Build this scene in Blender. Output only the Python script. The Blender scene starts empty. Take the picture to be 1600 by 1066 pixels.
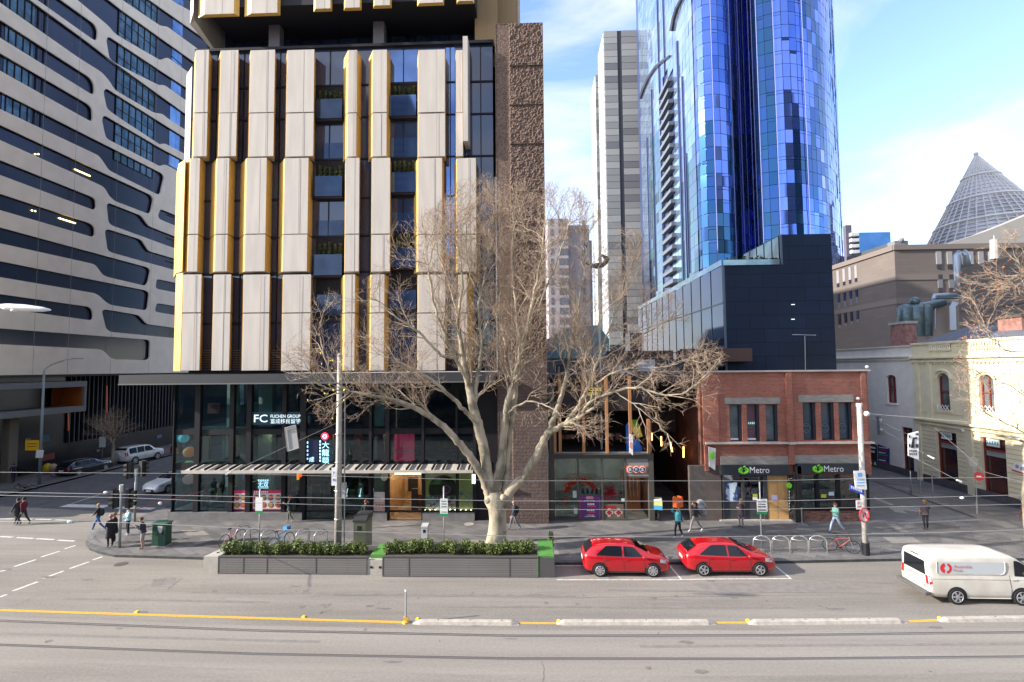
import bpy, bmesh, math, random
from mathutils import Vector, Matrix, noise
from mathutils.geometry import tessellate_polygon
random.seed(7)
C = bpy.context.scene.collection
R = math.radians

# ------------------------------------------------------------------ camera
F = 780.0
CAMLOC = Vector((0, 0, 10))
YAW, PITCH, ROLL = R(2.0), math.atan(42 / F), R(-0.5)
CM = (Matrix.Rotation(YAW, 3, 'Z') @ Matrix.Rotation(R(90) + PITCH, 3, 'X') @ Matrix.Rotation(ROLL, 3, 'Z'))
cd = bpy.data.cameras.new('camera'); cam = bpy.data.objects.new('camera', cd); C.objects.link(cam)
cam.matrix_world = Matrix.Translation(CAMLOC) @ CM.to_4x4()
cd.sensor_width = 36; cd.lens = F * 36 / 1600; cd.clip_start = 0.2; cd.clip_end = 3000
bpy.context.scene.camera = cam

# ------------------------------------------------------------------ light
SUN_EL, SUN_AL = R(24), R(12)
w = bpy.data.worlds.new('World'); bpy.context.scene.world = w; w.use_nodes = True
nt = w.node_tree; nt.nodes.clear()
def wn(t): return nt.nodes.new(t)
out = wn('ShaderNodeOutputWorld'); bg = wn('ShaderNodeBackground'); sky = wn('ShaderNodeTexSky')
sky.sky_type = 'NISHITA'; sky.sun_disc = False; sky.sun_elevation = SUN_EL
sky.sun_rotation = math.atan2(-math.cos(SUN_AL), -math.sin(SUN_AL)); sky.air_density = 1.0; sky.dust_density = 0.7; sky.ozone_density = 1.5
tc = wn('ShaderNodeTexCoord'); mp = wn('ShaderNodeMapping'); mp.inputs['Scale'].default_value = (1.0, 1.0, 2.6)
mp.inputs['Rotation'].default_value = (0.35, 0.55, 0.4)
nz = wn('ShaderNodeTexNoise'); nz.inputs['Scale'].default_value = 2.1; nz.inputs['Detail'].default_value = 8; nz.inputs['Roughness'].default_value = 0.55
nz.inputs['Distortion'].default_value = 0.5
cr = wn('ShaderNodeValToRGB'); cr.color_ramp.elements[0].position = 0.36; cr.color_ramp.elements[1].position = 0.74
mx = wn('ShaderNodeMix'); mx.data_type = 'RGBA'
sat = wn('ShaderNodeMix'); sat.data_type = 'RGBA'; sat.blend_type = 'MULTIPLY'; sat.inputs[0].default_value = 1
sat.inputs[7].default_value = (1.25, 1.27, 1.42, 1)
mx.inputs[7].default_value = (4.5, 4.4, 4.4, 1)
nt.links.new(tc.outputs['Generated'], mp.inputs[0]); nt.links.new(mp.outputs[0], nz.inputs['Vector'])
nt.links.new(nz.outputs[0], cr.inputs[0])
nt.links.new(sky.outputs[0], sat.inputs[6])
nt.links.new(cr.outputs[0], mx.inputs[0]); nt.links.new(sat.outputs[2], mx.inputs[6])
nt.links.new(mx.outputs[2], bg.inputs[0]); bg.inputs[1].default_value = 0.15
nt.links.new(bg.outputs[0], out.inputs[0])
sl = bpy.data.lights.new('sun', 'SUN'); sl.energy = 4.1; sl.angle = R(0.5); sl.color = (1.0, 0.93, 0.82)
so = bpy.data.objects.new('sun', sl); C.objects.link(so)
sd = Vector((-math.cos(SUN_EL) * math.cos(SUN_AL), -math.cos(SUN_EL) * math.sin(SUN_AL), math.sin(SUN_EL)))
so.rotation_euler = sd.to_track_quat('Z', 'Y').to_euler(); so.location = (-60, -10, 60)
S = bpy.context.scene
S.view_settings.view_transform = 'Standard'; S.view_settings.look = 'None'
S.view_settings.exposure = 1.22; S.view_settings.gamma = 1
S.cycles.max_bounces = 6; S.cycles.transparent_max_bounces = 12; S.cycles.caustics_reflective = False

# ------------------------------------------------------------------ pixel -> place helpers
def ray(px, py): return CM @ Vector(((px - 800) / F, (533 - py) / F, -1))
def pY(px, py, Y): d = ray(px, py); return CAMLOC + d * (Y / d.y)
def pX(px, py, X): d = ray(px, py); return CAMLOC + d * (X / d.x)
def pZ(px, py, Z=0.0): d = ray(px, py); return CAMLOC + d * ((Z - 10) / d.z)
def proj(p):
    v = CM.transposed() @ (Vector(p) - CAMLOC)
    return (800 + F * v.x / -v.z, 533 - F * v.y / -v.z)
def V(*a): return Vector(a)

# ------------------------------------------------------------------ materials
MATS = {}
def mat(name, col, rough=0.7, metal=0.0, var=0.0, scale=3.0, bump=0.0, bscale=20.0, emit=0.0, spec=0.5, col2=None, stretch=(1, 1, 1), coat=0.0, detail=5, lo=.35, hi=.65):
    if name in MATS: return MATS[name]
    m = bpy.data.materials.new(name); m.use_nodes = True; n = m.node_tree.nodes; l = m.node_tree.links
    b = n['Principled BSDF']; b.inputs['Roughness'].default_value = rough; b.inputs['Metallic'].default_value = metal
    b.inputs['Specular IOR Level'].default_value = spec; b.inputs['Coat Weight'].default_value = coat
    c = (col[0], col[1], col[2], 1)
    b.inputs['Base Color'].default_value = c
    if var or col2:
        c2 = tuple(col2) + (1,) if col2 else (col[0] * (1 - var), col[1] * (1 - var), col[2] * (1 - var), 1)
        t = n.new('ShaderNodeTexCoord'); mp_ = n.new('ShaderNodeMapping'); mp_.inputs['Scale'].default_value = stretch
        z = n.new('ShaderNodeTexNoise'); z.inputs['Scale'].default_value = scale; z.inputs['Detail'].default_value = detail
        r = n.new('ShaderNodeValToRGB'); r.color_ramp.elements[0].position = lo; r.color_ramp.elements[1].position = hi
        r.color_ramp.elements[0].color = c2; r.color_ramp.elements[1].color = c
        l.new(t.outputs['Object'], mp_.inputs[0]); l.new(mp_.outputs[0], z.inputs['Vector']); l.new(z.outputs[0], r.inputs[0]); l.new(r.outputs[0], b.inputs['Base Color'])
    if bump:
        t2 = n.new('ShaderNodeTexCoord'); z2 = n.new('ShaderNodeTexNoise'); z2.inputs['Scale'].default_value = bscale; z2.inputs['Detail'].default_value = 6
        bp = n.new('ShaderNodeBump'); bp.inputs['Strength'].default_value = bump; bp.inputs['Distance'].default_value = 0.05
        l.new(t2.outputs['Object'], z2.inputs['Vector']); l.new(z2.outputs[0], bp.inputs['Height']); l.new(bp.outputs[0], b.inputs['Normal'])
    if emit:
        b.inputs['Emission Color'].default_value = c; b.inputs['Emission Strength'].default_value = emit
    MATS[name] = m; return m
def brickmat(name, c1, c2, mortar, axis='XZ', scale=1.0, bw=0.24, rh=0.086, ms=0.012, rough=.85, noise_var=.35, bumpd=.02, offset=.5, nscale=.35, bias=0.0, rot=0.0):
    m = bpy.data.materials.new(name); m.use_nodes = True; n = m.node_tree.nodes; l = m.node_tree.links
    b = n['Principled BSDF']; b.inputs['Roughness'].default_value = rough
    t = n.new('ShaderNodeTexCoord'); s = n.new('ShaderNodeSeparateXYZ'); cb = n.new('ShaderNodeCombineXYZ')
    l.new(t.outputs['Object'], s.inputs[0])
    a = {'X': 0, 'Y': 1, 'Z': 2}
    l.new(s.outputs[a[axis[0]]], cb.inputs[0]); l.new(s.outputs[a[axis[1]]], cb.inputs[1])
    mpn = n.new('ShaderNodeMapping'); mpn.inputs['Rotation'].default_value = (0, 0, rot); l.new(cb.outputs[0], mpn.inputs[0])
    k = n.new('ShaderNodeTexBrick'); k.inputs['Scale'].default_value = scale; k.inputs['Color1'].default_value = (*c1, 1); k.inputs['Color2'].default_value = (*c2, 1)
    k.inputs['Mortar'].default_value = (*mortar, 1); k.inputs['Brick Width'].default_value = bw; k.inputs['Row Height'].default_value = rh; k.inputs['Mortar Size'].default_value = ms
    k.inputs['Bias'].default_value = bias; k.offset = offset
    l.new(mpn.outputs[0], k.inputs['Vector'])
    z = n.new('ShaderNodeTexNoise'); z.inputs['Scale'].default_value = nscale; z.inputs['Detail'].default_value = 7; l.new(t.outputs['Object'], z.inputs['Vector'])
    r = n.new('ShaderNodeValToRGB'); r.color_ramp.elements[0].color = (1 - noise_var,) * 3 + (1,); r.color_ramp.elements[0].position = .35; r.color_ramp.elements[1].position = .65
    l.new(z.outputs[0], r.inputs[0])
    x = n.new('ShaderNodeMix'); x.data_type = 'RGBA'; x.blend_type = 'MULTIPLY'; x.inputs[0].default_value = 1
    l.new(k.outputs[0], x.inputs[6]); l.new(r.outputs[0], x.inputs[7]); l.new(x.outputs[2], b.inputs['Base Color'])
    bp = n.new('ShaderNodeBump'); bp.inputs['Strength'].default_value = .6; bp.inputs['Distance'].default_value = bumpd; bp.invert = True
    l.new(k.outputs['Fac'], bp.inputs['Height']); l.new(bp.outputs[0], b.inputs['Normal'])
    MATS[name] = m; return m
def glassmat(name, tint=(.55, .65, .7), refl=(.8, .9, 1), base=.10, edge=.75, rough=.02):
    m = bpy.data.materials.new(name); m.use_nodes = True; n = m.node_tree.nodes; l = m.node_tree.links; n.clear()
    o = n.new('ShaderNodeOutputMaterial'); t = n.new('ShaderNodeBsdfTransparent'); t.inputs[0].default_value = (*tint, 1)
    g = n.new('ShaderNodeBsdfGlossy'); g.inputs[0].default_value = (*refl, 1); g.inputs['Roughness'].default_value = rough
    fr = n.new('ShaderNodeLayerWeight'); fr.inputs[0].default_value = .35
    mr = n.new('ShaderNodeMapRange'); mr.inputs[3].default_value = base; mr.inputs[4].default_value = edge
    l.new(fr.outputs['Fresnel'], mr.inputs[0])
    x = n.new('ShaderNodeMixShader'); l.new(mr.outputs[0], x.inputs[0]); l.new(t.outputs[0], x.inputs[1]); l.new(g.outputs[0], x.inputs[2]); l.new(x.outputs[0], o.inputs[0])
    MATS[name] = m; return m

# ------------------------------------------------------------------ mesh builder
class MB:
    def __init__(s): s.v = []; s.f = []; s.m = []; s.g = []
    def add(s, vs, fs, mi=0):
        s.g.append((len(s.v), len(s.f))); o = len(s.v); s.v += [tuple(p) for p in vs]; s.f += [tuple(i + o for i in f) for f in fs]; s.m += [mi] * len(fs); return s
    def box(s, x0, x1, y0, y1, z0, z1, mi=0):
        vs = [(x, y, z) for x in (x0, x1) for y in (y0, y1) for z in (z0, z1)]
        return s.add(vs, [(0, 1, 3, 2), (4, 6, 7, 5), (0, 4, 5, 1), (2, 3, 7, 6), (0, 2, 6, 4), (1, 5, 7, 3)], mi)
    def obox(s, c, half, M=None, mi=0):      # oriented box
        M = M or Matrix.Identity(3); c = Vector(c)
        vs = [c + M @ Vector((a * half[0], b * half[1], d * half[2])) for a in (-1, 1) for b in (-1, 1) for d in (-1, 1)]
        return s.add(vs, [(0, 1, 3, 2), (4, 6, 7, 5), (0, 4, 5, 1), (2, 3, 7, 6), (0, 2, 6, 4), (1, 5, 7, 3)], mi)
    def prism(s, pts, ext, mi=0):            # polygon (convex or not) extruded by vector
        pts = [Vector(p) for p in pts]; ext = Vector(ext); n = len(pts)
        vs = pts + [p + ext for p in pts]
        tri = tessellate_polygon([pts])
        fs = [tuple(t) for t in tri] + [tuple(i + n for i in reversed(t)) for t in tri]
        fs += [(i, (i + 1) % n, (i + 1) % n + n, i + n) for i in range(n)]
        return s.add(vs, fs, mi)
    def quad(s, a, b, c, d, mi=0): return s.add([a, b, c, d], [(0, 1, 2, 3)], mi)
    def poly(s, pts, mi=0):
        pts = [Vector(p) for p in pts]; return s.add(pts, [tuple(t) for t in tessellate_polygon([pts])], mi)
    def bar(s, a, b, r, mi=0, n=6, r2=None, cap=True):
        return s.tube([a, b], [r, r if r2 is None else r2], n, mi, cap)
    def tube(s, pts, rad, n=6, mi=0, cap=True):
        pts = [Vector(p) for p in pts]; k = len(pts)
        if not hasattr(rad, '__len__'): rad = [rad] * k
        vs = []; up = None
        for i, p in enumerate(pts):
            d = (pts[min(i + 1, k - 1)] - pts[max(i - 1, 0)])
            if d.length < 1e-9: d = Vector((0, 0, 1))
            d.normalize()
            if up is None: up = Vector((0, 0, 1)) if abs(d.z) < .9 else Vector((1, 0, 0))
            u = d.cross(up)
            if u.length < 1e-6: u = d.cross(Vector((0, 1, 0)))
            u.normalize(); q = d.cross(u); up = -q if False else up
            for j in range(n):
                a = 2 * math.pi * j / n; vs.append(p + (u * math.cos(a) + q * math.sin(a)) * rad[i])
        fs = [(i * n + j, i * n + (j + 1) % n, (i + 1) * n + (j + 1) % n, (i + 1) * n + j) for i in range(k - 1) for j in range(n)]
        if cap and n > 2: fs += [tuple(reversed(range(n))), tuple((k - 1) * n + j for j in range(n))]
        return s.add(vs, fs, mi)
    def ball(s, c, r, mi=0, nu=10, nv=7):
        if not hasattr(r, '__len__'): r = (r, r, r)
        c = Vector(c); vs = [c + V(0, 0, -r[2])]
        for i in range(1, nv):
            t = math.pi * i / nv
            for j in range(nu):
                a = 2 * math.pi * j / nu; vs.append(c + V(r[0] * math.sin(t) * math.cos(a), r[1] * math.sin(t) * math.sin(a), -r[2] * math.cos(t)))
        vs.append(c + V(0, 0, r[2])); L = len(vs) - 1
        fs = [(0, 1 + (j + 1) % nu, 1 + j) for j in range(nu)] + [(L, L - nu + j, L - nu + (j + 1) % nu) for j in range(nu)]
        fs += [(1 + i * nu + j, 1 + i * nu + (j + 1) % nu, 1 + (i + 1) * nu + (j + 1) % nu, 1 + (i + 1) * nu + j) for i in range(nv - 2) for j in range(nu)]
        return s.add(vs, fs, mi)
    def disc(s, c, axis, r, th, n=20, mi=0):
        c = Vector(c); a = Vector(axis).normalized(); return s.tube([c - a * th / 2, c + a * th / 2], [r, r], n, mi)
    def holed(s, P0, U, W, N, outer, holes, thick, mi=0):   # flat wall with openings; (u, v) coordinates, thickness behind along N
        cu = bpy.data.curves.new('tmp', 'CURVE'); cu.dimensions = '2D'; cu.fill_mode = 'BOTH'; cu.extrude = thick / 2
        for loop in [outer] + holes:
            sp = cu.splines.new('POLY'); sp.points.add(len(loop) - 1); sp.use_cyclic_u = True
            for i, (a, b) in enumerate(loop): sp.points[i].co = (a, b, 0, 1)
        ob = bpy.data.objects.new('tmp', cu); C.objects.link(ob)
        dg = bpy.context.evaluated_depsgraph_get(); me = bpy.data.meshes.new_from_object(ob.evaluated_get(dg))
        P0, U, W, N = Vector(P0), Vector(U), Vector(W), Vector(N)
        vs = [P0 + U * q.co.x + W * q.co.y + N * (q.co.z + thick / 2) for q in me.vertices]
        s.add(vs, [tuple(p.vertices) for p in me.polygons], mi)
        bpy.data.objects.remove(ob); bpy.data.curves.remove(cu); bpy.data.meshes.remove(me); return s
    def text(s, body, P0, U, W, mi=0, depth=.01, bold=0.0, fit=True, align='LEFT', squash=None):
        # text filling the rectangle P0 (lower left), U (full width vector), W (full height vector)
        cu = bpy.data.curves.new('tmp', 'FONT'); cu.body = body; cu.size = 1; cu.offset = bold; cu.resolution_u = 3
        cu.space_line = .95
        ob = bpy.data.objects.new('tmp', cu); C.objects.link(ob)
        dg = bpy.context.evaluated_depsgraph_get(); me = bpy.data.meshes.new_from_object(ob.evaluated_get(dg))
        P0, U, W = Vector(P0), Vector(U), Vector(W)
        if len(me.vertices):
            xs = [q.co.x for q in me.vertices]; ys = [q.co.y for q in me.vertices]
            x0, x1, y0, y1 = min(xs), max(xs), min(ys), max(ys)
            N = U.cross(W).normalized()
            vs = [P0 + U * ((q.co.x - x0) / max(x1 - x0, 1e-6)) + W * ((q.co.y - y0) / max(y1 - y0, 1e-6)) + N * depth for q in me.vertices]
            s.add(vs, [tuple(p.vertices) for p in me.polygons], mi)
        bpy.data.objects.remove(ob); bpy.data.curves.remove(cu); bpy.data.meshes.remove(me); return s
    def each(s, name, mats, parent=None, smooth=False):     # one object per piece
        g = s.g + [(len(s.v), len(s.f))]; o = None
        for (v0, f0), (v1, f1) in zip(g[:-1], g[1:]):
            if f1 > f0: q = MB(); q.v = s.v[v0:v1]; q.f = [tuple(i - v0 for i in f_) for f_ in s.f[f0:f1]]; q.m = s.m[f0:f1]; o = q.build(name, mats, parent, smooth)
        return o
    def build(s, name, mats, parent=None, smooth=False):
        me = bpy.data.meshes.new(name); me.from_pydata(s.v, [], s.f)
        if not isinstance(mats, (list, tuple)): mats = [mats]
        for m in mats: me.materials.append(m)
        me.polygons.foreach_set('material_index', s.m)
        if smooth: me.polygons.foreach_set('use_smooth', [True] * len(s.f))
        me.update()
        o = bpy.data.objects.new(name, me); C.objects.link(o)
        if parent is not None:
            o.parent = parent
            if parent.name in BASE: o.matrix_parent_inverse = Matrix.Translation(-BASE[parent.name])
        return o
BASE = {}
def thing(name, label, cat, loc=(0, 0, 0), group=None):
    o = bpy.data.objects.new(name, None); C.objects.link(o); o.location = loc; BASE[o.name] = Vector(loc)
    o.empty_display_size = .3; return tag(o, label, cat, group)
def local(name, label, cat, group=None):      # a thing built round its own origin, moved afterwards
    return thing(name, label, cat, (0, 0, 0), group)
def put(o, loc, rz=0, sc=None):
    o.location = loc; o.rotation_euler = (0, 0, rz)
    if sc: o.scale = (sc, sc, sc)
    return o
def tag(o, label, cat, group=None):
    o['label'] = label; o['category'] = cat
    if group: o['group'] = group
    return o
def struct(o): o['kind'] = 'structure'; return o
def dup(root, loc=None, rz=None, label=None, group=None):
    def rec(o, par):
        c = o.copy(); C.objects.link(c)
        if par is not None: c.parent = par
        for ch in list(KIDS.get(o.name, [])): rec(ch, c)
        return c
    KIDS = {}
    for o in bpy.data.objects:
        if o.parent: KIDS.setdefault(o.parent.name, []).append(o)
    r = rec(root, None)
    if loc is not None: r.location = loc
    if rz is not None: r.rotation_euler = (0, 0, rz)
    if label: r['label'] = label
    if group: r['group'] = group
    return r
def rnd(pts, r, k=3):                        # round the corners of a 2D polygon
    o = []; n = len(pts)
    for i in range(n):
        a, b, c = Vector(pts[i - 1][:2]), Vector(pts[i][:2]), Vector(pts[(i + 1) % n][:2])
        d1, d2 = (a - b), (c - b); t1 = min(r, d1.length * .45); t2 = min(r, d2.length * .45)
        p1 = b + d1.normalized() * t1; p2 = b + d2.normalized() * t2
        for j in range(k + 1):
            t = j / k; q = p1 * (1 - t) ** 2 + b * 2 * t * (1 - t) + p2 * t * t; o.append((q.x, q.y))
    return o
def rectYpx(x0, y0, x1, y1, Y):              # px box on plane Y -> (X0, X1, Z0, Z1)
    a = pY((x0 + x1) / 2, y0, Y); b = pY((x0 + x1) / 2, y1, Y); c = pY(x0, (y0 + y1) / 2, Y); d = pY(x1, (y0 + y1) / 2, Y)
    return c.x, d.x, b.z, a.z
def textY(mb, body, x0, y0, x1, y1, Y, mi=0, depth=.01, bold=0.0):
    X0, X1, Z0, Z1 = rectYpx(x0, min(y0, y1), x1, max(y0, y1), Y); return mb.text(body, (X0, Y, Z0), (X1 - X0, 0, 0), (0, 0, Z1 - Z0), mi, depth, bold)
def barsY(mb, x0, y0, x1, y1, Y, mi=0, n=5):     # a line of lettering too small to read: short strokes
    r = random.Random(int(x0 * 7 + y0)); y0, y1 = min(y0, y1), max(y0, y1); w_ = (x1 - x0) / n
    for k in range(n): boxY(mb, x0 + k * w_, y0 + r.random() * .3, x0 + (k + r.uniform(.5, .85)) * w_, y1, Y, .004, mi)
def boxY(mb, x0, y0, x1, y1, Y, th, mi=0):   # box whose front face fills a px box on plane Y
    X0, X1, Z0, Z1 = rectYpx(x0, y0, x1, y1, Y); return mb.box(X0, X1, Y, Y + th, Z0, Z1, mi)
# ------------------------------------------------------------------ common materials
YG = 33.0
m_asph = mat('asphalt', (.315, .286, .25), .85, var=.24, scale=.35, stretch=(.25, 1.6, 1), bump=.35, bscale=60, detail=10)
def speckle(m, scale, lo, stretch=(1, 1, 1)):       # coarse aggregate and worn grain over the base colour
    n = m.node_tree.nodes; l = m.node_tree.links; b = n['Principled BSDF']; src = b.inputs['Base Color'].links[0].from_socket
    t = n.new('ShaderNodeTexCoord'); mp_ = n.new('ShaderNodeMapping'); mp_.inputs['Scale'].default_value = stretch; z = n.new('ShaderNodeTexNoise'); z.inputs['Scale'].default_value = scale; z.inputs['Detail'].default_value = 4; z.inputs['Roughness'].default_value = .8
    r = n.new('ShaderNodeValToRGB'); r.color_ramp.elements[0].position = .38; r.color_ramp.elements[1].position = .62; r.color_ramp.elements[0].color = (lo, lo, lo, 1)
    x = n.new('ShaderNodeMix'); x.data_type = 'RGBA'; x.blend_type = 'MULTIPLY'; x.inputs[0].default_value = 1
    l.new(t.outputs['Object'], mp_.inputs[0]); l.new(mp_.outputs[0], z.inputs['Vector']); l.new(z.outputs[0], r.inputs[0]); l.new(src, x.inputs[6]); l.new(r.outputs[0], x.inputs[7]); l.new(x.outputs[2], b.inputs['Base Color'])
speckle(m_asph, 9, .80); speckle(m_asph, 1.1, .88, (.15, 2.5, 1))
m_asph_dark = mat('asphalt_dark', (.12, .118, .125), .85, var=.35, scale=1.2, bump=.3, bscale=60)
m_white = mat('white_paint', (.66, .65, .61), .7, col2=(.38, .37, .34), scale=7, detail=9, lo=.30, hi=.55)
m_yellow = mat('yellow_paint', (.72, .42, .06), .6, var=.2, scale=9)
m_conc = mat('concrete', (.42, .39, .35), .85, var=.25, scale=4, bump=.2, bscale=30)
m_kerb = mat('bluestone_kerb', (.16, .155, .155), .8, var=.35, scale=3)
m_steel = mat('galvanised_steel', (.45, .46, .46), .4, .6, var=.2, scale=8)
m_rail = mat('rail_steel', (.20, .19, .19), .45, .5)
m_dark = mat('dark_metal', (.012, .012, .015), .6, spec=.25)
m_black = mat('black_plastic', (.012, .012, .014), .5)
m_white_metal = mat('white_enamel', (.78, .78, .76), .35)
m_wire = mat('wire_galvanised', (.26, .26, .25), .5)
m_green = mat('green_enamel', (.03, .25, .10), .5)
m_inner = mat('dark_interior', (.03, .03, .034), .8, var=.6, scale=1.2)
m_shop = mat('shop_interior', (.13, .13, .12), .8, col2=(.006, .018, .026), scale=1.1, detail=9, lo=.45, hi=.66)
m_glass = glassmat('shop_glass', (.62, .74, .76), base=.03, edge=.4)
m_glass_dark = glassmat('tinted_glass', (.16, .20, .26), (.65, .75, 1), base=.16, edge=.8)
m_pave = brickmat('bluestone_paving', (.22, .208, .198), (.14, .134, .134), (.10, .095, .095), 'XY', 1, 1.05, .52, .012, .75, .35, .006, nscale=.5, rot=0.62)
m_lane = brickmat('lane_setts', (.13, .13, .14), (.105, .105, .115), (.07, .07, .075), 'XY', 1, .4, .3, .02, .8, .3, .006)

# ------------------------------------------------------------------ ground
g = MB(); g.quad((-900, -200, 0), (900, -200, 0), (900, 2500, 0), (-900, 2500, 0)); struct(g.build('road', m_asph))
def G(x, y, z=0.0): return pZ(x, y, z)
kz = .13
kerb_px = [(262, 791), (246, 797), (222, 806), (185, 818), (158, 829), (140, 839), (134, 847), (140, 856), (156, 862), (180, 867), (320, 871), (600, 875), (880, 879), (1150, 878), (1400, 873)]
kerb = [G(x, y, kz) for x, y in kerb_px] + [V(60, 27.6, kz), V(60, 60, kz)]
side = [V(-25.6, 36, kz), V(-25.6, 130, kz)]
poly = [side[1], side[0]] + kerb + [V(60, 130, kz)]
pv = MB(); pv.prism(poly, (0, 0, -.2)); struct(pv.build('pavement', m_pave))
kb = MB()      # bluestone kerb stones along the edge
full = [side[1], side[0]] + kerb
for a, b in zip(full[:-1], full[1:]):
    d = (b - a).normalized(); n = Vector((-d.y, d.x, 0)) * .32
    if (b - a).length > .05: kb.prism([a + V(0, 0, .004), b + V(0, 0, .004), b + n + V(0, 0, .004), a + n + V(0, 0, .004)], (0, 0, -.16))
for i, (a, b) in enumerate(zip(kerb[:-3], kerb[1:-2])):
    pass
struct(kb.build('kerb', m_kerb))
# far pavement of the side street
fk = [G(-60, 805, kz), G(0, 783, kz), G(104, 752, kz)]
fp = MB(); fp.prism([V(-80, 30.5, kz), V(-48, 30.5, kz), V(-43.5, 33.5, kz), V(-42.4, 38, kz), V(-42.4, 140, kz), V(-80, 140, kz)], (0, 0, -.2)); struct(fp.build('pavement', mat('far_paving', (.14, .135, .135), .8, var=.3, scale=1)))
fkb = MB()
for a, b in (((-43.5, 33.5), (-42.4, 38)), ((-42.4, 38), (-42.4, 140)), ((-48, 30.5), (-43.5, 33.5))):
    a = V(*a, kz + .004); b = V(*b, kz + .004); d = (b - a).normalized(); n = V(-d.y, d.x, 0) * .3
    fkb.prism([a, b, b + n, a + n], (0, 0, -.15))
struct(fkb.build('kerb', m_kerb))

def strip_px(mb, pts, wid, z, mi=0, th=0.0):
    P = [G(x, y, z) for x, y in pts]
    for a, b in zip(P[:-1], P[1:]):
        d = (b - a).normalized(); n = V(-d.y, d.x, 0) * wid / 2
        mb.quad(a - n, b - n, b + n, a + n, mi)
# side street surface, darker in tone than the main road
ss = MB(); ss.poly([V(-42.7, 37, .003), V(-25.9, 34.6, .003), V(-25.9, 140, .003), V(-42.7, 140, .003)]); struct(ss.build('side_street', m_asph_dark))
# lane beside the brick corner building
ln = MB(); ln.poly([G(1358, 817, kz + .004), G(1530, 811, kz + .004), G(1365, 752, kz + .004), V(29.6, 62, kz + .004), V(21.9, 62, kz + .004)]); struct(ln.build('lane', mat('lane_asphalt', (.15, .15, .16), .8, var=.25, scale=2)))
lg = MB(); strip_px(lg, [(1365, 752), (1521, 808)], .22, kz + .009); struct(lg.build('drain_channel', m_black))
lw = MB(); strip_px(lw, [(1403, 818), (1531, 812)], .3, kz + .010)
lw.poly([G(x, y, kz + .010) for x, y in ((1366, 776), (1398, 789), (1392, 790), (1366, 780))])
lw.poly([G(x, y, kz + .010) for x, y in ((1388, 792), (1412, 790), (1437, 797), (1434, 800), (1410, 797), (1419, 803), (1398, 800))])
lw.poly([G(x, y, kz + .010) for x, y in ((1412, 790), (1445, 795), (1445, 798), (1425, 796))])
struct(lw.build('lane_marking', mat('worn_paint', (.34, .34, .34), .7, var=.35, scale=8)))
pp = MB()      # pale tactile and patch slabs in the footpath
for q in (((282, 828), (318, 829), (328, 836), (293, 837)), ((228, 829), (262, 831), (255, 834), (225, 833)), ((1378, 839), (1426, 839), (1441, 848), (1394, 849)), ((1384, 818), (1398, 818), (1421, 832), (1408, 832)), ((1550, 815), (1568, 814), (1592, 824), (1572, 825)),
          ((725, 848), (727, 843), (868, 846), (874, 866), (722, 862)), ((140, 832), (146, 824), (185, 814), (176, 826)),):
    pp.poly([G(x, y, kz + .005) for x, y in q])
struct(pp.build('paving_slab', mat('pale_slab', (.27, .25, .225), .8, var=.2, scale=5)))
dp = MB(); dp.poly([G(x, y, kz + .006) for x, y in ((300, 853), (330, 845), (350, 846), (342, 857))]); struct(dp.build('service_pit_cover', mat('pit_cover', (.09, .08, .08), .7, var=.3, scale=6)))
cc = MB()
P = [G(x, y, .006) for x, y in ((150, 832), (137, 840), (136, 848), (147, 854), (168, 859))]
for a, b in zip(P[:-1], P[1:]):
    d = (b - a).normalized(); n = V(-d.y, d.x, 0) * .28; cc.quad(a + V(0, 0, .13), b + V(0, 0, .13), b + n + V(0, 0, .13), a + n + V(0, 0, .13))
struct(cc.build('kerb_ramp', mat('ramp_concrete', (.2, .195, .19), .8, var=.2, scale=4)))

# painted lines
mk = MB()
dash = [((0, 842), (20, 843)), ((26, 840.5), (52, 842)), ((57, 841), (85, 843)), ((90, 843), (116, 846)),
        ((-12, 826.5), (26, 827)),]
for a, b in [((0, 838.5), (20, 839.5)), ((26, 840), (52, 841.5)), ((57, 841.8), (85, 843.3)), ((90, 844), (116, 845.6)),
             ((0, 811), (20, 811)), ((27, 811), (50, 811.5)), ((56, 811.5), (80, 812)), ((86, 812.5), (106, 813)),
             ((0, 893), (14, 889.5)), ((22, 885.5), (56, 874.5)), ((64, 870.5), (93, 861.5)), ((101, 857.5), (118, 852.5)),
             ((0, 933), (10, 929)), ((20, 923.5), (59, 909)), ((67, 904), (100, 892)), ((109, 888.5), (139, 878)), ((145, 875), (160, 870))]:
    strip_px(mk, [a, b], .17, .005)
strip_px(mk, [(100, 790), (168, 791.5)], .75, .006); strip_px(mk, [(180, 793), (240, 795)], .5, .006); strip_px(mk, [(112, 787), (155, 773)], .1, .006)
strip_px(mk, [(870, 906), (1060, 906), (1100, 905), (1236, 904)], .09, .005)
for a, b in (((1043, 880), (1065, 906)), ((1211, 884), (1237, 905)), ((868, 884), (1045, 883))): strip_px(mk, [a, b], .09, .006)
struct(mk.build('road_marking', m_white))
yl = MB()
strip_px(yl, [(-300, 944), (0, 953.5), (320, 963.5), (634, 972.5)], .17, .005); strip_px(yl, [(812, 973.5), (870, 974)], .14, .005); strip_px(yl, [(1120, 973), (1170, 973)], .14, .005); strip_px(yl, [(1420, 971), (1472, 969)], .16, .005)
struct(yl.build('road_marking', m_yellow))
tr = MB(); gr = MB()
def railpts(y0, y1, y2): return [(-400, y0 - 14), (0, y0), (400, (y0 + y1) / 2 + 3.5), (800, y1), (1200, (y1 + y2) / 2 + 2), (1600, y2), (2000, y2 - 8)]
for ys in ((971, 994.5, 989), (1008.5, 1030, 1027)):
    strip_px(tr, railpts(*ys), .075, .006); strip_px(gr, railpts(*[q - 2.2 for q in ys]), .05, .007)
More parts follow.
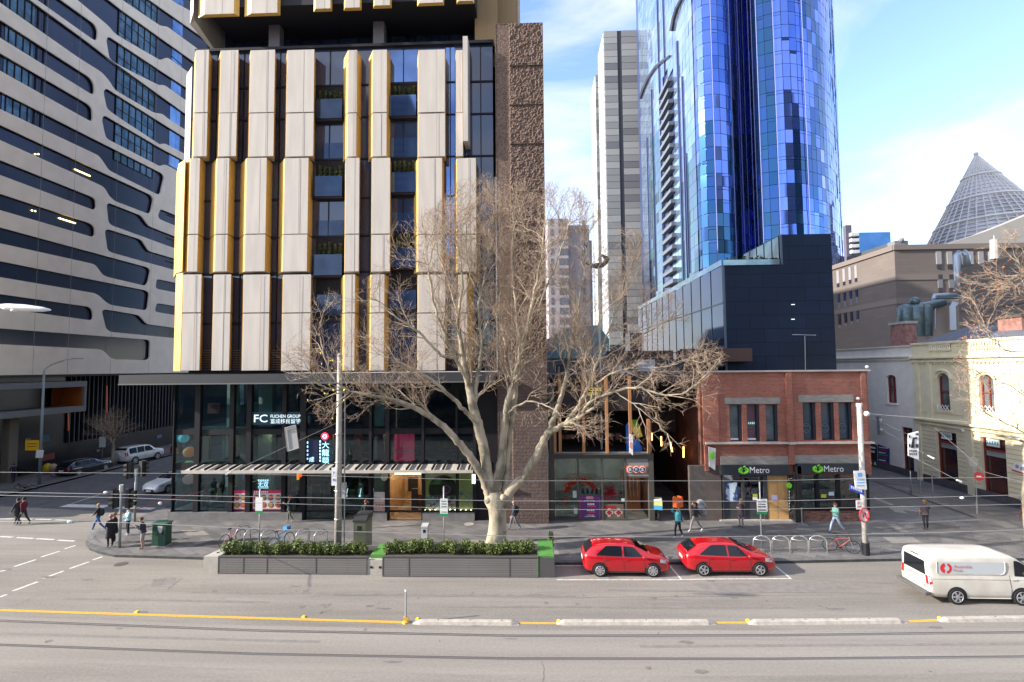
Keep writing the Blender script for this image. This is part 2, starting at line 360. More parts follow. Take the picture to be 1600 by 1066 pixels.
# second track under the camera
for yy in (13.6, 12.2): tr.box(-60, 60, yy, yy + .07, .004, .006)
struct(tr.build('tram_rail', m_rail)); struct(gr.build('tram_rail_groove', mat('groove', (.085, .078, .075), .9)))
tb = MB()
a = [G(x, y, .003) for x, y in railpts(964, 985, 981)]; b = [G(x, y, .003) for x, y in railpts(1030, 1056, 1052)]
speckle(mat('track_concrete', (.315, .286, .25), .85, col2=(.26, .235, .207), scale=.5, stretch=(.12, 2.2, 1), bump=.25, bscale=50, detail=10), 9, .82)
for i in range(len(a) - 1): tb.quad(a[i], a[i + 1], b[i + 1], b[i])
struct(tb.build('tram_track_bed', mat('track_concrete', (.315, .286, .25), .85, col2=(.26, .235, .207), scale=.5, stretch=(.12, 2.2, 1), bump=.25, bscale=50, detail=10)))
# cracks, seams and patches
ck = MB()
random.seed(3)
def crack(pts, wid=.02):
    P = []
    for (x0, y0), (x1, y1) in zip(pts[:-1], pts[1:]):
        for k in range(5):
            t = k / 5; P.append((x0 + (x1 - x0) * t + random.uniform(-1.4, 1.4), y0 + (y1 - y0) * t + random.uniform(-.5, .5)))
    P.append(pts[-1]); strip_px(ck, P, wid, .0075)
for q in ([(20, 949), (62, 929)], [(208, 923), (258, 903), (284, 903), (262, 922)], [(232, 916), (268, 917)], [(258, 903), (250, 914)], [(497, 960), (520, 952)], [(484, 933), (500, 931)], [(845, 1032), (851, 1045), (848, 1066)],
          [(520, 930), (900, 934), (1300, 930)], [(1240, 905), (1400, 912)], [(590, 945), (596, 940)], [(1108, 938), (1128, 950)]): crack(q, .016)
struct(ck.build('road_crack', mat('crack', (.15, .138, .128), .9)))
pt = MB()
for q in (((240, 905), (276, 903), (272, 913), (236, 916)), ((1080, 912), (1330, 908), (1380, 918), (1120, 930))): pt.poly([G(x, y, .0035) for x, y in q])
struct(pt.build('road_patch', mat('patch', (.225, .208, .19), .9, var=.2, scale=3)))
stn = MB(); rs0 = random.Random(44)
for k in range(70):
    px, py = rs0.uniform(0, 1600), rs0.choice((rs0.uniform(905, 960), rs0.uniform(980, 1060), rs0.uniform(880, 950))); c = G(px, py, .0082); a_, b_ = rs0.uniform(.05, .5) * rs0.random(), rs0.uniform(.03, .14); n = 9
    stn.add([c] + [c + V(a_ * math.cos(q * 6.2832 / n) * rs0.uniform(.6, 1.2), b_ * math.sin(q * 6.2832 / n) * rs0.uniform(.6, 1.2), 0) for q in range(n)], [(0, 1 + q, 1 + (q + 1) % n) for q in range(n)])
struct(stn.build('road_stain', mat('stain', (.20, .183, .168), .8, var=.3, scale=8)))
sc2 = MB()
for x0, y0, x1, y1 in ((300, 925, 900, 931), (700, 948, 1250, 949), (950, 922, 1380, 926), (100, 935, 420, 941), (1000, 1010, 1600, 1006), (0, 990, 500, 1003)): crack_pts = [(x0 + (x1 - x0) * q / 8, y0 + (y1 - y0) * q / 8) for q in range(9)]; strip_px(sc2, crack_pts, .16, .0078)
struct(sc2.build('tyre_mark', mat('tyre_mark', (.235, .215, .195), .8, var=.2, scale=3)))
mh = MB(); c = G(189, 881.5, .008); mh.tube([c, c + V(0, 0, .003)], [.3, .3], 16); c = G(733, 819, kz + .008); mh.tube([c, c + V(0, 0, .003)], [.32, .32], 16, 1)
struct(mh.build('manhole_cover', [mat('cast_iron', (.12, .1, .085), .7, var=.4, scale=9), m_conc]))
# ------------------------------------------------------------------ striped tower on the left
XT = -46.0
m_pale = mat('precast_cream', (.84, .735, .62), .8, var=.10, scale=.8, bump=.08, bscale=15)
m_tglass = mat('tower_glass', (.010, .012, .035), .15, .0, spec=.5)
m_teal = mat('teal_glazing', (.10, .17, .20), .08, .5, col2=(.03, .06, .08), scale=1.2)
m_skyg = mat('window_glass', (.22, .32, .5), .05, .8, col2=(.10, .16, .3), scale=.5)
t = thing('striped_tower', 'tall cream tower with wavy dark window bands across the side street', 'building', (XT, 50, 0))
def F2(x, y):
    p = pX(x, y, XT); return (p.y, p.z)
bands = [
 [(-60, 508.5), (232, 531), (235, 535), (234, 560), (229, 562.8), (180, 561.6), (172, 559), (163, 549), (155, 545.7), (-60, 535)],
 [(-60, 451), (140, 479.6), (145.6, 486), (146, 498), (142.6, 500.7), (-60, 473)],
 [(159, 486), (163.6, 483.5), (212, 491.5), (218, 493.5), (229.6, 506.7), (330, 520), (330, 534), (172.6, 518.7), (165.7, 514)],
 [(-60, 396), (228, 454), (233.6, 458), (231, 483), (226.7, 485), (172.6, 476.6), (163.6, 470.6), (154.6, 461.6), (147, 458), (-60, 423)],
 [(242, 485.6), (244.7, 473.6), (330, 488), (330, 502), (244.7, 487.7)],
 [(243.2, 449.6), (244.7, 436), (330, 453), (330, 468), (246, 451.7)],
 [(-60, 339), (231, 418), (235.7, 422.6), (231, 443.6), (226.7, 446.6), (171, 433.7), (160.6, 430), (150, 415), (144, 412), (-60, 367)],
 [(-60, 283), (141, 349), (148.6, 355), (149, 367), (145.6, 370.7), (-60, 311)],
 [(163.6, 361), (168, 358), (216, 373), (222, 376), (232.7, 392.6), (330, 421), (330, 438), (174, 394.7), (168, 391)],
 [(-60, 226), (142, 307), (150, 311.5), (151, 325), (147, 328.6), (-60, 251)],
 [(166.6, 320.5), (169.6, 317), (220.6, 337), (232.7, 353.5), (330, 392), (330, 409), (174, 352), (169.6, 347.5)],
 [(246.8, 337), (250.7, 326.5), (330, 360), (330, 377), (249, 342.4)],
 [(-60, 112), (160, 224), (253, 271), (256.7, 277), (250.7, 303.4), (246, 304), (170, 266), (163, 255), (154, 243), (-60, 142)],
 [(-60, 167), (236, 305), (240, 312), (235.7, 332.5), (231, 334), (180, 314.5), (171, 307), (163.6, 293.5), (153, 287.5), (-60, 192)],
 [(-60, 48), (138, 163), (144.5, 170), (145, 188), (142, 190), (-60, 77)],
 [(159, 186), (163, 180), (250, 231), (285, 250), (330, 275), (330, 294), (258, 257), (250, 260), (169, 218), (165, 214)],
 [(-60, -8), (140, 121), (147, 131), (148, 146), (144, 148), (-60, 22)],
 [(161.5, 143), (166, 138), (330, 241), (330, 262), (257, 224), (250, 226), (180, 180), (167, 170)],
 [(-60, -78), (132, 62), (176, 96), (240, 142), (330, 207), (330, 229), (262, 185), (254, 178), (240, 176), (180, 141), (169, 124), (159, 113), (121, 89), (-60, -38)],
 [(-60, -112), (148, 38), (153, 48), (152, 63), (147, 63), (-60, -84)],
 [(166, 62), (170, 57), (330, 163), (330, 185), (257, 133), (248, 133), (186, 102), (171, 92)],
 [(0, -135), (190, 16), (330, 116), (330, 138), (262, 90), (250, 94), (188, 58), (180, 53), (169, 40), (121, 0), (0, -88)],
 [(150, -60), (222, -8), (330, 68), (330, 92), (262, 42), (250, 40), (194, 2), (150, -30)],
 [(250, -35), (345, 30), (345, 52), (294, 15), (275, 5), (250, -14)],
 [(320, -28), (430, 45), (430, 70), (320, -4)],
]
holes = [rnd([F2(x, y) for x, y in b], .35) for b in bands]
zb = 9.75
outer = [(30.5, zb), (100, zb), (100, 76), (30.5, 76)]
def safe(h): return [(min(max(a, 31.2), 98), min(max(b, 10.2), 74.5)) for a, b in h]
f = MB(); f.holed((XT, 0, 0), (0, 1, 0), (0, 0, 1), (-1, 0, 0), outer, [safe(h) for h in holes], .16); f.build('facade', m_pale, t)
bk = MB(); bk.box(XT - 25, XT - .30, 31, 99.5, 9.9, 75.5); bk.build('glazing', m_tglass, t)
# joints in the precast skin
sj = MB()
for x in (-60, 52, 106, 173, 232, 271):
    p = F2(x, 560); sj.box(XT + .0, XT + .004, p[0] - .015, p[0] + .015, 9.8, 75)
sj.build('panel_joint', mat('joint', (.25, .23, .21), .9), t)
# teal curtain wall, mirror windows and mullions seen in the openings
def cell(mb, quad, off, mi=0):
    mb.quad(*[V(XT - off, *F2(x, y)) for x, y in quad], mi)
tg = MB(); mu = MB(); wd = MB()
Y0, Y1 = F2(183, 200)[0], F2(243, 200)[0]
tg.box(XT - .28, XT - .26, Y0, Y1, F2(183, 250)[1], 74); 
for k in range(7): yy = Y0 + (Y1 - Y0) * k / 6; mu.box(XT - .26, XT - .20, yy - .04, yy + .04, F2(183, 250)[1], 74)
zz = F2(183, 250)[1]
while zz < 74: mu.box(XT - .26, XT - .22, Y0, Y1, zz - .03, zz + .03); zz += 1.5
Y2, Y3 = F2(268, 200)[0], F2(284, 200)[0]
wd.box(XT - .28, XT - .26, Y2, Y3, F2(275, 262)[1], 74)
for zz in range(24, 74, 3): mu.box(XT - .26, XT - .22, Y2, Y3, zz - .05, zz + .05)
Ya, Yb = F2(10, 100)[0], F2(55, 100)[0]
tg.box(XT - .28, XT - .26, Ya, Yb, F2(0, 168)[1], 74)
for k in range(8): yy = Ya - 1 + (Yb + 2 - Ya) * k / 7; mu.box(XT - .26, XT - .20, yy - .03, yy + .03, F2(0, 168)[1], 74)
tg.each('curtain_wall', m_teal, t); wd.build('window', m_skyg, t); mu.build('mullion', m_dark, t)
lt = MB()
for x, y in ((129, 270), (105, 345)):
    p = pX(x, y, XT - .22); lt.box(p.x - .05, p.x + .05, p.y - .9, p.y + .9, p.z - .05, p.z + .05)
for x, y in ((55, 241), (60, 241), (50, 329), (55, 330)):
    p = pX(x, y, XT - .22); lt.ball(p, .07)
lt.each('ceiling_or_fill_light', mat('warm_light', (1, .75, .25), emit=2.5), t)
# podium
pd = MB(); pd.box(XT - 3.5, XT - 2.5, 31, 99, 0, 9.7); pd.build('podium_wall', mat('podium_dark', (.018, .016, .024), .25, var=.6, scale=1.5, spec=.7), t)
so_ = MB(); so_.box(XT - 3, XT - .02, 31, 99, 9.55, 9.74); so_.build('soffit', m_inner, t)
fr = MB(); y0 = 31.0; y1 = F2(134, 615)[0]
for z in (F2(70, 602)[1], F2(67, 644)[1]): fr.box(XT - 2.4, XT + .1, y0, y1, z - .28, z + .28)
fr.box(XT - 2.4, XT + .098, y1 - .25, y1, F2(67, 644)[1] + .28, F2(70, 602)[1] - .28)
fr.build('balcony_frame', mat('frame_grey', (.16, .16, .165), .6), t)
og = MB(); z0, z1 = F2(67, 644)[1] + .3, F2(70, 602)[1] - .3
og.box(XT - 2.2, XT - .15, y1 - .35, y1 - .26, z0, z1); og.box(XT - 2.3, XT - 2.2, y1 - 1.4, y1 - .36, z0, z1); og.build('orange_lining', mat('orange_lining', (.34, .085, .01), .6), t)
cl = MB()
for x in (-30, 16): 
    yy = pX(x, 700, XT - 1.2).y; cl.box(XT - 1.6, XT - .9, yy - .4, yy + .4, 0.1, F2(67, 644)[1] - .28)
cl.each('column', mat('column_stone', (.16, .14, .11), .8), t)
sl_ = MB()
yy = y1 + .6
while yy < 97: sl_.box(XT - 2.5, XT - 2.2, yy, yy + .12, 2.6, 9.5); yy += .55
sl_.each('louvre', mat('louvre_dark', (.03, .032, .045), .5), t)
rl = MB()
for x, ya, yb in ((107, 641, 673), (167, 603, 646)):
    a = pX(x, ya, XT - 1.0); b = pX(x, yb, XT - 1.0); rl.bar(a, b, .06)
rl.each('rust_rod', mat('rust_rod', (.35, .10, .05), .6, emit=.15), t)
sh = MB(); random.seed(5)
for k in range(26):
    yy = random.uniform(36, 95); z = random.uniform(.6, 3.2); w_ = random.uniform(.3, 1.4); h = random.uniform(.1, .7)
    sh.box(XT - 2.5, XT - 2.46 + .001 * k, yy, yy + w_, z, z + h, k % 3)
sh.each('shop_display', [mat('disp_a', (.05, .13, .2), .6), mat('disp_b', (.25, .05, .04), .6), mat('disp_c', (.22, .2, .17), .6)], t)
# ------------------------------------------------------------------ gold and cream panelled building
m_cream = mat('panel_cream', (.56, .505, .445), .75, var=.14, scale=.9, bump=.05, bscale=10, detail=9, stretch=(2.5, 2.5, .35))
m_gold = mat('panel_gold', (.78, .49, .12), .5, .1, var=.12, scale=1.5)
m_bglass = mat('navy_glazing', (.02, .028, .07), .06, .0, spec=1.0, col2=(.03, .05, .11), scale=.25)
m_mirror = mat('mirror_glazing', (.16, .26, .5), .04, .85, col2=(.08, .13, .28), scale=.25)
gb = thing('panelled_building', 'dark glass building wrapped in folded cream and gold facade panels', 'building', (-12, YG, 0))
YF = YG - .95
XL = pY(300, 400, YG).x; XR = pY(771, 300, YG).x
ZT = pY(600, 75, YG).z; ZB = pY(500, 582, YG).z
b = MB(); b.box(XL, XR, YG, YG + 26, ZB, ZT); 
b.build('curtain_wall', m_bglass, gb)
# storey lines and mullions on the glass
zt = [pY(500, y, YG).z for y in (95, 171, 247, 332, 425, 500, 580)]
mu = MB()
fl = [pY(500, y, YG).z for y in (580, 504, 426, 370, 311, 250, 185, 135)]
for z in fl: mu.box(XL, XR, YG - .06, YG, z - .06, z + .06)
for x in (336, 378, 435, 514, 630, 704, 752): X = pY(x, 300, YG).x; mu.box(X - .03, X + .03, YG - .055, YG - .005, ZB, ZT)
mu.box(XL, XR, YG - .25, YG + .1, ZT, ZT + .18)
mu.build('mullion', m_dark, gb)
m_lv = MB()
for x0, x1 in ((316, 331), (362, 378), (422, 441)):
    X0 = pY(x0, 560, YG).x; X1 = pY(x1, 560, YG).x; z = pY(x0, 578, YG).z
    while z < pY(x0, 545, YG).z: m_lv.box(X0, X1, YG - .12, YG - .07, z, z + .05); z += .16
m_lv.build('louvre', mat('louvre_brown', (.12, .09, .07), .6), gb)
# balcony bays: dark recess, planters, glass balustrade, mirror glass
rec = MB(); balu = MB(); pane = MB()
for (bx0, bx1, rows, mir) in ((494, 538, ((135, 160, 190), (251, 279, 310), (372, 400, 432), (432, 462, 492)), 0), (611, 652, ((129, 154, 186), (246, 273, 304), (362, 390, 420), (420, 455, 485)), 1)):
    for (a, m_, e) in rows:
        X0, X1 = pY(bx0, a, YG).x, pY(bx1, a, YG).x
        z0, z1, z2 = pY(bx0, e, YG).z, pY(bx0, m_, YG).z, pY(bx0, a, YG).z
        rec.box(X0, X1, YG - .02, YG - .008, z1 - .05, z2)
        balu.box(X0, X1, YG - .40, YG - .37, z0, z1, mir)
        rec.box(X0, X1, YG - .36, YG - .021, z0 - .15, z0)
    ex = ((190, 250), (310, 371)) if not mir else ((186, 246), (304, 362), (80, 129))
    for k, (a, e) in enumerate(ex):
        X0, X1 = pY(bx0, a, YG).x, pY(bx1, a, YG).x
        za, ze = pY(bx0, a, YG).z, pY(bx0, e, YG).z
        if mir and a == 80: pane.box(X0, X1, YG - .03, YG - .01, ze, za)
        elif mir: pane.box(X0, X1, YG - .05, YG - .03, ze, ze + (za - ze) * .5)
        else: pane.box(X0, X1, YG - .05, YG - .03, ze, ze + (za - ze) * .42, 1)
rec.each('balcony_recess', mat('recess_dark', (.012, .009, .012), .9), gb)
balu.each('balustrade', [mat('balustrade_navy', (.03, .055, .11), .05, .3, col2=(.015, .03, .07), scale=1), m_mirror], gb)
pane.each('window', [m_mirror, MATS['balustrade_navy']], gb)
X0, X1 = pY(697, 200, YG).x, pY(711, 200, YG).x
w3 = MB(); w3.box(X0, X1, YG - .03, YG - .01, pY(700, 400, YG).z, ZT - .1); w3.build('window', m_mirror, gb)
X0, X1 = pY(342, 200, YG).x, pY(342, 200, YG).x
# folded bays: (base left, front left, front right, base right) per tier
TA = [(302, 303.5, 324, 330), (340, 342.5, 370, 373), (388, 389.5, 428, 431), (446, 447.5, 490, 492.6), (536.5, 543, 557, 564.5), (575.8, 582, 604, 610), (652, 653.5, 695, 697), (711.5, 712.5, 723, 724.5)]
TB = [(285, 293.5, 308.5, 318.5), (328, 336, 355, 365.5), (374, 383, 414.5, 424), (435, 442.5, 480, 487.5), (538, 539, 560.6, 562.3), (579, 580.5, 609, 611), (646.5, 653, 690.6, 694.5), (709.5, 714, 744, 745.2)]
TC = [(281, 283.8, 312, 316.5), (330.5, 331.7, 358.5, 362.3), (377, 378.3, 419, 422.5), (439, 440.3, 484, 487), (532, 538, 553.7, 560.5), (572.5, 579, 600, 607), (651.5, 653, 695, 697), (715, 716.5, 730, 741)]
def bay(cols, yt, ym, yb, ymeas):
    for k, (a, b_, c_, d) in enumerate(cols):
        A, B, C_, D = pY(a, ymeas, YG).x, pY(b_, ymeas, YF).x, pY(c_, ymeas, YF).x, pY(d, ymeas, YG).x
        z = [pY((b_ + c_) / 2, y, YF).z for y in (yt, ym, yb)]
        m = MB()
        for (zt_, zb_, ox) in ((z[0], z[1] + .035, 0), (z[1] - .035, z[2], 0)):
            tw = random.uniform(-.01, .05)
            plan = [(A, YG), (B, YF + tw), (C_, YF + tw), (D, YG)]
            lo = [V(x, y, zb_) for x, y in plan]; hi = [V(x, y, zt_) for x, y in plan]
            m.quad(lo[1], lo[2], hi[2], hi[1], 0); m.quad(lo[0], lo[1], hi[1], hi[0], 1); m.quad(lo[2], lo[3], hi[3], hi[2], 1)
            m.quad(*hi, 0); m.quad(*reversed(lo), 0); m.quad(lo[3], lo[0], hi[0], hi[3], 2)
        # seam on the front face
        xs = B + (C_ - B) * (.62 if k % 2 else .68)
        m.box(xs - .012, xs + .012, YF - .006, YF + .004, z[2] + .02, z[0] - .02, 2)
        m.build('facade_bay', [m_cream, m_gold, mat('seam', (.38, .33, .29), .9)], gb)
random.seed(11)
bay(TA, 78, 176, 244, 165); bay(TB, 247, 366, 424, 372); bay(TC, 429, 489, 579, 530)
# chamfered corner pieces at the left
def corner(pts, zt_, zb_, mi):
    m = MB(); lo = [V(x, y, zb_) for x, y in pts]; hi = [V(x, y, zt_) for x, y in pts]; n = len(pts)
    for i in range(n):
        m.quad(lo[i], lo[(i + 1) % n], hi[(i + 1) % n], hi[i], mi[i])
    m.poly(hi, 0); m.poly(lo, 0); m.build('corner_bay', [m_cream, m_gold], gb)
def cx(px, py, Y): return (pY(px, py, Y).x, Y)
corner([cx(290, 170, YG + 1.6), cx(290.5, 170, YG + 1.2), cx(298.5, 170, YG + .25), cx(302, 170, YG + 1.6)], pY(295, 100, YG).z, pY(295, 245, YG).z, (0, 0, 0, 0))
corner([cx(273, 372, YG + 1.5), cx(276, 372, YG - .2), cx(286, 372, YG - .9), cx(293, 372, YG + .3), cx(290, 372, YG + 1.5)], pY(280, 258, YG).z, pY(280, 428, YG).z, (1, 1, 1, 1, 1))
corner([cx(272, 530, YG + .8), cx(273, 530, YG - .6), cx(283, 530, YF + .1), cx(284, 530, YG)], pY(280, 431, YG).z, pY(280, 580, YG).z, (1, 1, 1, 1))
fin = MB(); X0, X1 = pY(723.5, 140, YF - .3).x, pY(731, 140, YF - .3).x
fin.box(X0, X1, YF - .35, YG, pY(727, 224, YF).z, pY(727, 62, YF).z); fin.build('blade_fin', m_cream, gb)
# recessed level and upper tiers
up = MB(); YR = YG + 2.6
up.box(pY(330, 50, YR).x, pY(765, 50, YR).x, YR, YR + 20, ZT, ZT + 7); up.build('recessed_glazing', m_bglass, gb)
upm = MB()
for x in (344, 365, 410, 470, 500, 530, 560, 610, 636, 650, 672, 700, 722): X = pY(x, 40, YR).x; upm.box(X - .05, X + .05, YR - .1, YR, ZT, ZT + 6)
upm.build('mullion', m_dark, gb)
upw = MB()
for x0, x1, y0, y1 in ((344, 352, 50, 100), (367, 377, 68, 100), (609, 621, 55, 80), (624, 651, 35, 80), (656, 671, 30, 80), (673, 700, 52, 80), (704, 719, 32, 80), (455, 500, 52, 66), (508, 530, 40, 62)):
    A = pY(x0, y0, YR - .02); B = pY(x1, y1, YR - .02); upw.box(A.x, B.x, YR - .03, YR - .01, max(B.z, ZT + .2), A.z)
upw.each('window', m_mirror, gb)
cl = MB()
for x0, x1 in ((420, 437), (583, 600)):
    cl.box(pY(x0, 50, YG + .9).x, pY(x1, 50, YG + .9).x, YG + .9, YG + 1.5, ZT, ZT + 6)
cl.each('column', mat('column_grey', (.17, .16, .19), .6), gb)
ZU = pY(520, 17, YF).z
uv = MB(); uv.box(pY(318, 10, YF).x, pY(741, 10, YF).x, YF + .02, YG + 20, ZU + .5, ZU + 14); uv.build('upper_volume', mat('soffit_black', (.012, .012, .018), .8), gb)
tr_ = MB(); tr_.box(XL, XR, YG, YR, ZT - .002, ZT + .06); tr_.build('terrace', m_inner, gb)
for (a, b_, c_, d, yb) in ((310, 319, 365, 374, 27), (382, 392, 433, 438, 25.5), (490, 493, 516, 519, 18.5), (537, 539, 562, 565, 17), (583, 585, 609, 612, 13.5), (652, 655, 692, 694, 9.5), (713, 716, 738, 741, 6.5)):
    m = MB(); z0 = pY((b_ + c_) / 2, yb, YF).z; z1 = z0 + 9
    A, B, C_, D = pY(a, yb, YF).x, pY(b_, yb, YF - .3).x, pY(c_, yb, YF - .3).x, pY(d, yb, YF).x
    lo = [V(A, YF, z0), V(B, YF - .3, z0), V(C_, YF - .3, z0), V(D, YF, z0)]; hi = [p + V(0, 0, z1 - z0) for p in lo]
    m.quad(lo[1], lo[2], hi[2], hi[1], 0); m.quad(lo[0], lo[1], hi[1], hi[0], 1); m.quad(lo[2], lo[3], hi[3], hi[2], 1); m.quad(*lo, 1); m.quad(*hi, 0)
    xs = B + (C_ - B) * .6; m.box(xs - .012, xs + .012, YF - .306, YF - .296, z0, z1, 2)
    m.build('facade_bay', [m_cream, m_gold, mat('seam', (.3, .27, .24), .9)], gb)
lf = MB(); z0 = pY(300, 38, YG).z
lf.prism([V(pY(297, 30, YG).x, YG, z0), V(pY(305, 30, YF).x, YF - .2, z0), V(pY(310, 30, YG).x, YG - .4, z0), V(pY(318, 30, YG).x, YG + 3, z0 - 1.5)], (0, 0, 9)); lf.build('corner_bay', m_cream, gb)
rs = MB(); rs.box(pY(742, 10, YG + 1).x, pY(776, 10, YG + 1).x, YG + .9, YG + 16, ZT - 1, ZU + 14, 0); rs.box(pY(776, 10, YG + 1).x, pY(809, 10, YG + 2.5).x, YG + 2.4, YG + 16, ZT - 3, ZU + 14, 0)
rs.build('side_volume', mat('side_gold', (.32, .21, .10), .6, var=.08, scale=.6, stretch=(12, 1, .1)), gb)
rr = MB(); rr.box(pY(736, 70, YG).x, pY(771, 70, YG).x, YG + .2, YG + 3, ZT, ZT + .5); rr.build('parapet', m_dark, gb)
# rough brown core wall
core = thing('core_wall', 'tall rough textured brown stone wall at the end of the gold panelled building', 'wall', (-.8, YG, 0))
m_core = mat('rough_stone', (.20, .135, .105), .9, col2=(.085, .055, .042), scale=9, bump=1.0, bscale=14)
m_core2 = brickmat('core_brick', (.15, .105, .09), (.12, .085, .075), (.085, .06, .055), 'XZ', 1, .5, .22, .02, .9, .3, .02)
Yc = YG - .75; xa, xb, xc = pY(776, 400, Yc).x, pY(797, 250, Yc).x, pY(852.5, 400, Yc).x
ztop = pY(810, 37.5, Yc).z; zm = pY(800, 560, Yc).z
cw = MB(); random.seed(2)
nx, nz_ = 56, 420
def corey(x, z): 
    n1 = noise.noise(V(x * 3, 0, z * 3)); n2 = noise.noise(V(x * 9, 3, z * 9)); k = 1 if x > xb and z > zm else .12
    return Yc - (.05 * n1 + .08 * n2) * k - (.04 if x > xb else 0)
vs = []; fs = []
for i in range(nx + 1):
    for j in range(nz_ + 1): x = xa + (xc - xa) * i / nx; z = kz + (ztop - kz) * j / nz_; vs.append((x, corey(x, z), z))
for i in range(nx):
    for j in range(nz_): a = i * (nz_ + 1) + j; fs.append((a, a + nz_ + 1, a + nz_ + 2, a + 1))
for vi, f_ in enumerate(fs): cw.add([], [], 0)
cw.v = vs; cw.f = fs; cw.m = [0 if vs[f_[0]][2] > zm else 1 for f_ in fs]
cw.box(xa, xc, Yc + .2, YG + 6, kz, ztop, 0); cw.box(xc - .05, xc, Yc - .04, Yc + .2, kz, ztop, 0); cw.box(xa, xa + .05, Yc - .02, Yc + .2, kz, ztop, 0); cw.box(xa, xc, Yc - .02, Yc + .2, ztop, ztop + .04, 0)
cw.build('stone_face', [m_core, m_core2], core)
jn = MB()
for y in (104, 165, 226, 300, 380, 470): z = pY(810, y, Yc).z; jn.box(xb, xc, Yc - .13, Yc - .06, z - .02, z + .02)
jn.build('joint', mat('joint_dark', (.05, .035, .03), .9), core)

# ------------------------------------------------------------------ ground floor of the gold building
pod = thing('glass_podium', 'two storey glazed shop podium with dark frames below the gold panels', 'building', (-12, YG, 0))
XGL = pY(272, 700, YG).x; XGR = pY(771, 700, YG).x
m_grime = mat('canopy_dark', (.035, .035, .04), .5)
ca = MB(); z1 = pY(500, 582, YG - 1.6).z; z0 = pY(500, 599, YG - 1.6).z
ca.box(pY(205, 590, YG - .6).x, XGR + .3, YG - 1.6, YG + 1, z0, z0 + .62); ca.build('canopy', m_grime, pod)
ce = MB(); ce.box(pY(205, 590, YG - .6).x, XGR + .3, YG - 1.66, YG - 1.6, z0 - .02, z0 + .06); ce.build('canopy_edge', mat('edge_dark', (.12, .12, .12), .6), pod)
zg0 = pY(300, 797, YG).z; zg1 = z0
gl = MB()
cuts = [272, 309, 363, 390, 445, 474.5, 528, 579.5, 606, 661.5, 714, 742]
for a, b_ in zip(cuts[:-1], cuts[1:]):
    A, B = pY(a, 700, YG).x, pY(b_, 700, YG).x
    pn = MB(); zbot = zg0 if not (a in (606, 474.5, 528) and b_ in (661.5, 528)) else kz + .05
    if a == 606: zbot = pY(630, 741, YG).z
    pn.box(A + .05, B - .05, YG, YG + .02, zbot, zg1 - .02); pn.build('pane', m_glass, pod)
sg = MB(); sg.box(XGL + .02, XGL + .04, YG + .05, YG + 8, zg0, zg1 - .02); sg.build('pane', m_glass, pod)
fr = MB()
for x, w_ in ((272.5, .05), (309.5, .26), (363, .22), (390, .24), (445, .2), (474.5, .28), (528, .12), (579.5, .14), (606, .2), (661.5, .12), (714, .1), (742, .16)):
    X = pY(x, 700, YG).x; w_ *= .68; fr.box(X - w_, X + w_, YG - .16, YG + .1, kz + .01, zg1)
zs = pY(400, 671, YG).z; fr.box(XGL, XGR, YG - .04, YG + .06, zs - .35, zs + .02)
za = pY(400, 729, YG).z; fr.box(XGL, XGR, YG - .05, YG + .07, za - .2, za + .25)
fr.box(XGL, XGR, YG - .03, YG + .05, zg0 - .12, zg0)
fr.build('frame', m_dark, pod)
pl = MB()
for a, b_ in ((266, 474), (579.5, 606), (661, 742)):
    pl.box(pY(a, 800, YG).x, pY(b_, 800, YG).x, YG - .22, YG + .15, kz, zg0 - .1)
pl.each('plinth', mat('plinth_stone', (.20, .195, .19), .8, var=.25, scale=2), pod)
it = MB()
it.box(XGL + .6, XGR, YG + 7.4, YG + 7.5, kz, zg1); it.box(XGL + .3, XGR, YG + .1, YG + 7.5, zs - .3, zs - .05); it.box(XGL + .3, XGR, YG + .1, YG + 7.5, za - .15, za + .1)
it.box(XGL + .2, XGR, YG + .1, YG + 7.5, kz + .005, kz + .05)
it.build('shop_floor', m_shop, pod)
go_ = MB(); r5 = random.Random(6)
for k in range(80):
    X = r5.uniform(XGL + .6, pY(600, 700, YG).x); fl_ = r5.choice((kz + .06, za + .12, zs)); yy = YG + r5.uniform(1.2, 4); h = r5.uniform(.3, 1.3); go_.box(X, X + r5.uniform(.1, .9), yy, yy + .3, fl_ + r5.choice((0, 0, .9)), fl_ + .9 + h, r5.randrange(6))
go_.build('shop_goods', [mat('sg%d' % i, c, .7) for i, c in enumerate(((.10, .16, .15), (.22, .19, .14), (.16, .03, .03), (.30, .30, .27), (.03, .08, .12), (.10, .06, .04)))], pod)
pc = MB()
for x0, x1 in ((353, 365), (403, 424), (585, 600)):
    A, B = pY(x0, 700, YG + 2).x, pY(x1, 700, YG + 2).x; pc.box(A, B, YG + 2, YG + 2.6, kz, zg1)
pc.each('column', mat('column_pale', (.38, .46, .40), .7), pod)
blk = MB(); blk.box(pY(742, 700, YG).x, xa + .1, YG - .05, YG + .1, kz, zg1 + .5); blk.build('dark_panel', m_dark, pod)
# slanted glazed awning with dark fins
aw = MB(); af = MB()
XA, XB = pY(284, 738, YG - 1.5).x, pY(739, 738, YG - 1.5).x
zi = pY(500, 726, YG - .2).z; zo = pY(500, 737, YG - 1.5).z
aw.prism([V(XA, YG - .1, zi), V(XB, YG - .1, zi), V(XB, YG - 1.5, zo), V(XA, YG - 1.5, zo)], (0, 0, -.04))
aw.box(XA, XB, YG - 1.56, YG - 1.5, zo - .1, zo + .08)
n = 23
for k in range(n):
    X = XA + (XB - XA) * (k + .6) / n + (.12 if k % 2 else 0)
    af.prism([V(X, YG - .08, zi + .06), V(X + .10, YG - .08, zi + .06), V(X + .10, YG - 1.46, zo + .07), V(X, YG - 1.46, zo + .07)], (0, 0, .12))
aw.build('awning', mat('awning_panel', (.55, .50, .43), .7, var=.15, scale=2), pod); af.each('awning_fin', m_dark, pod)

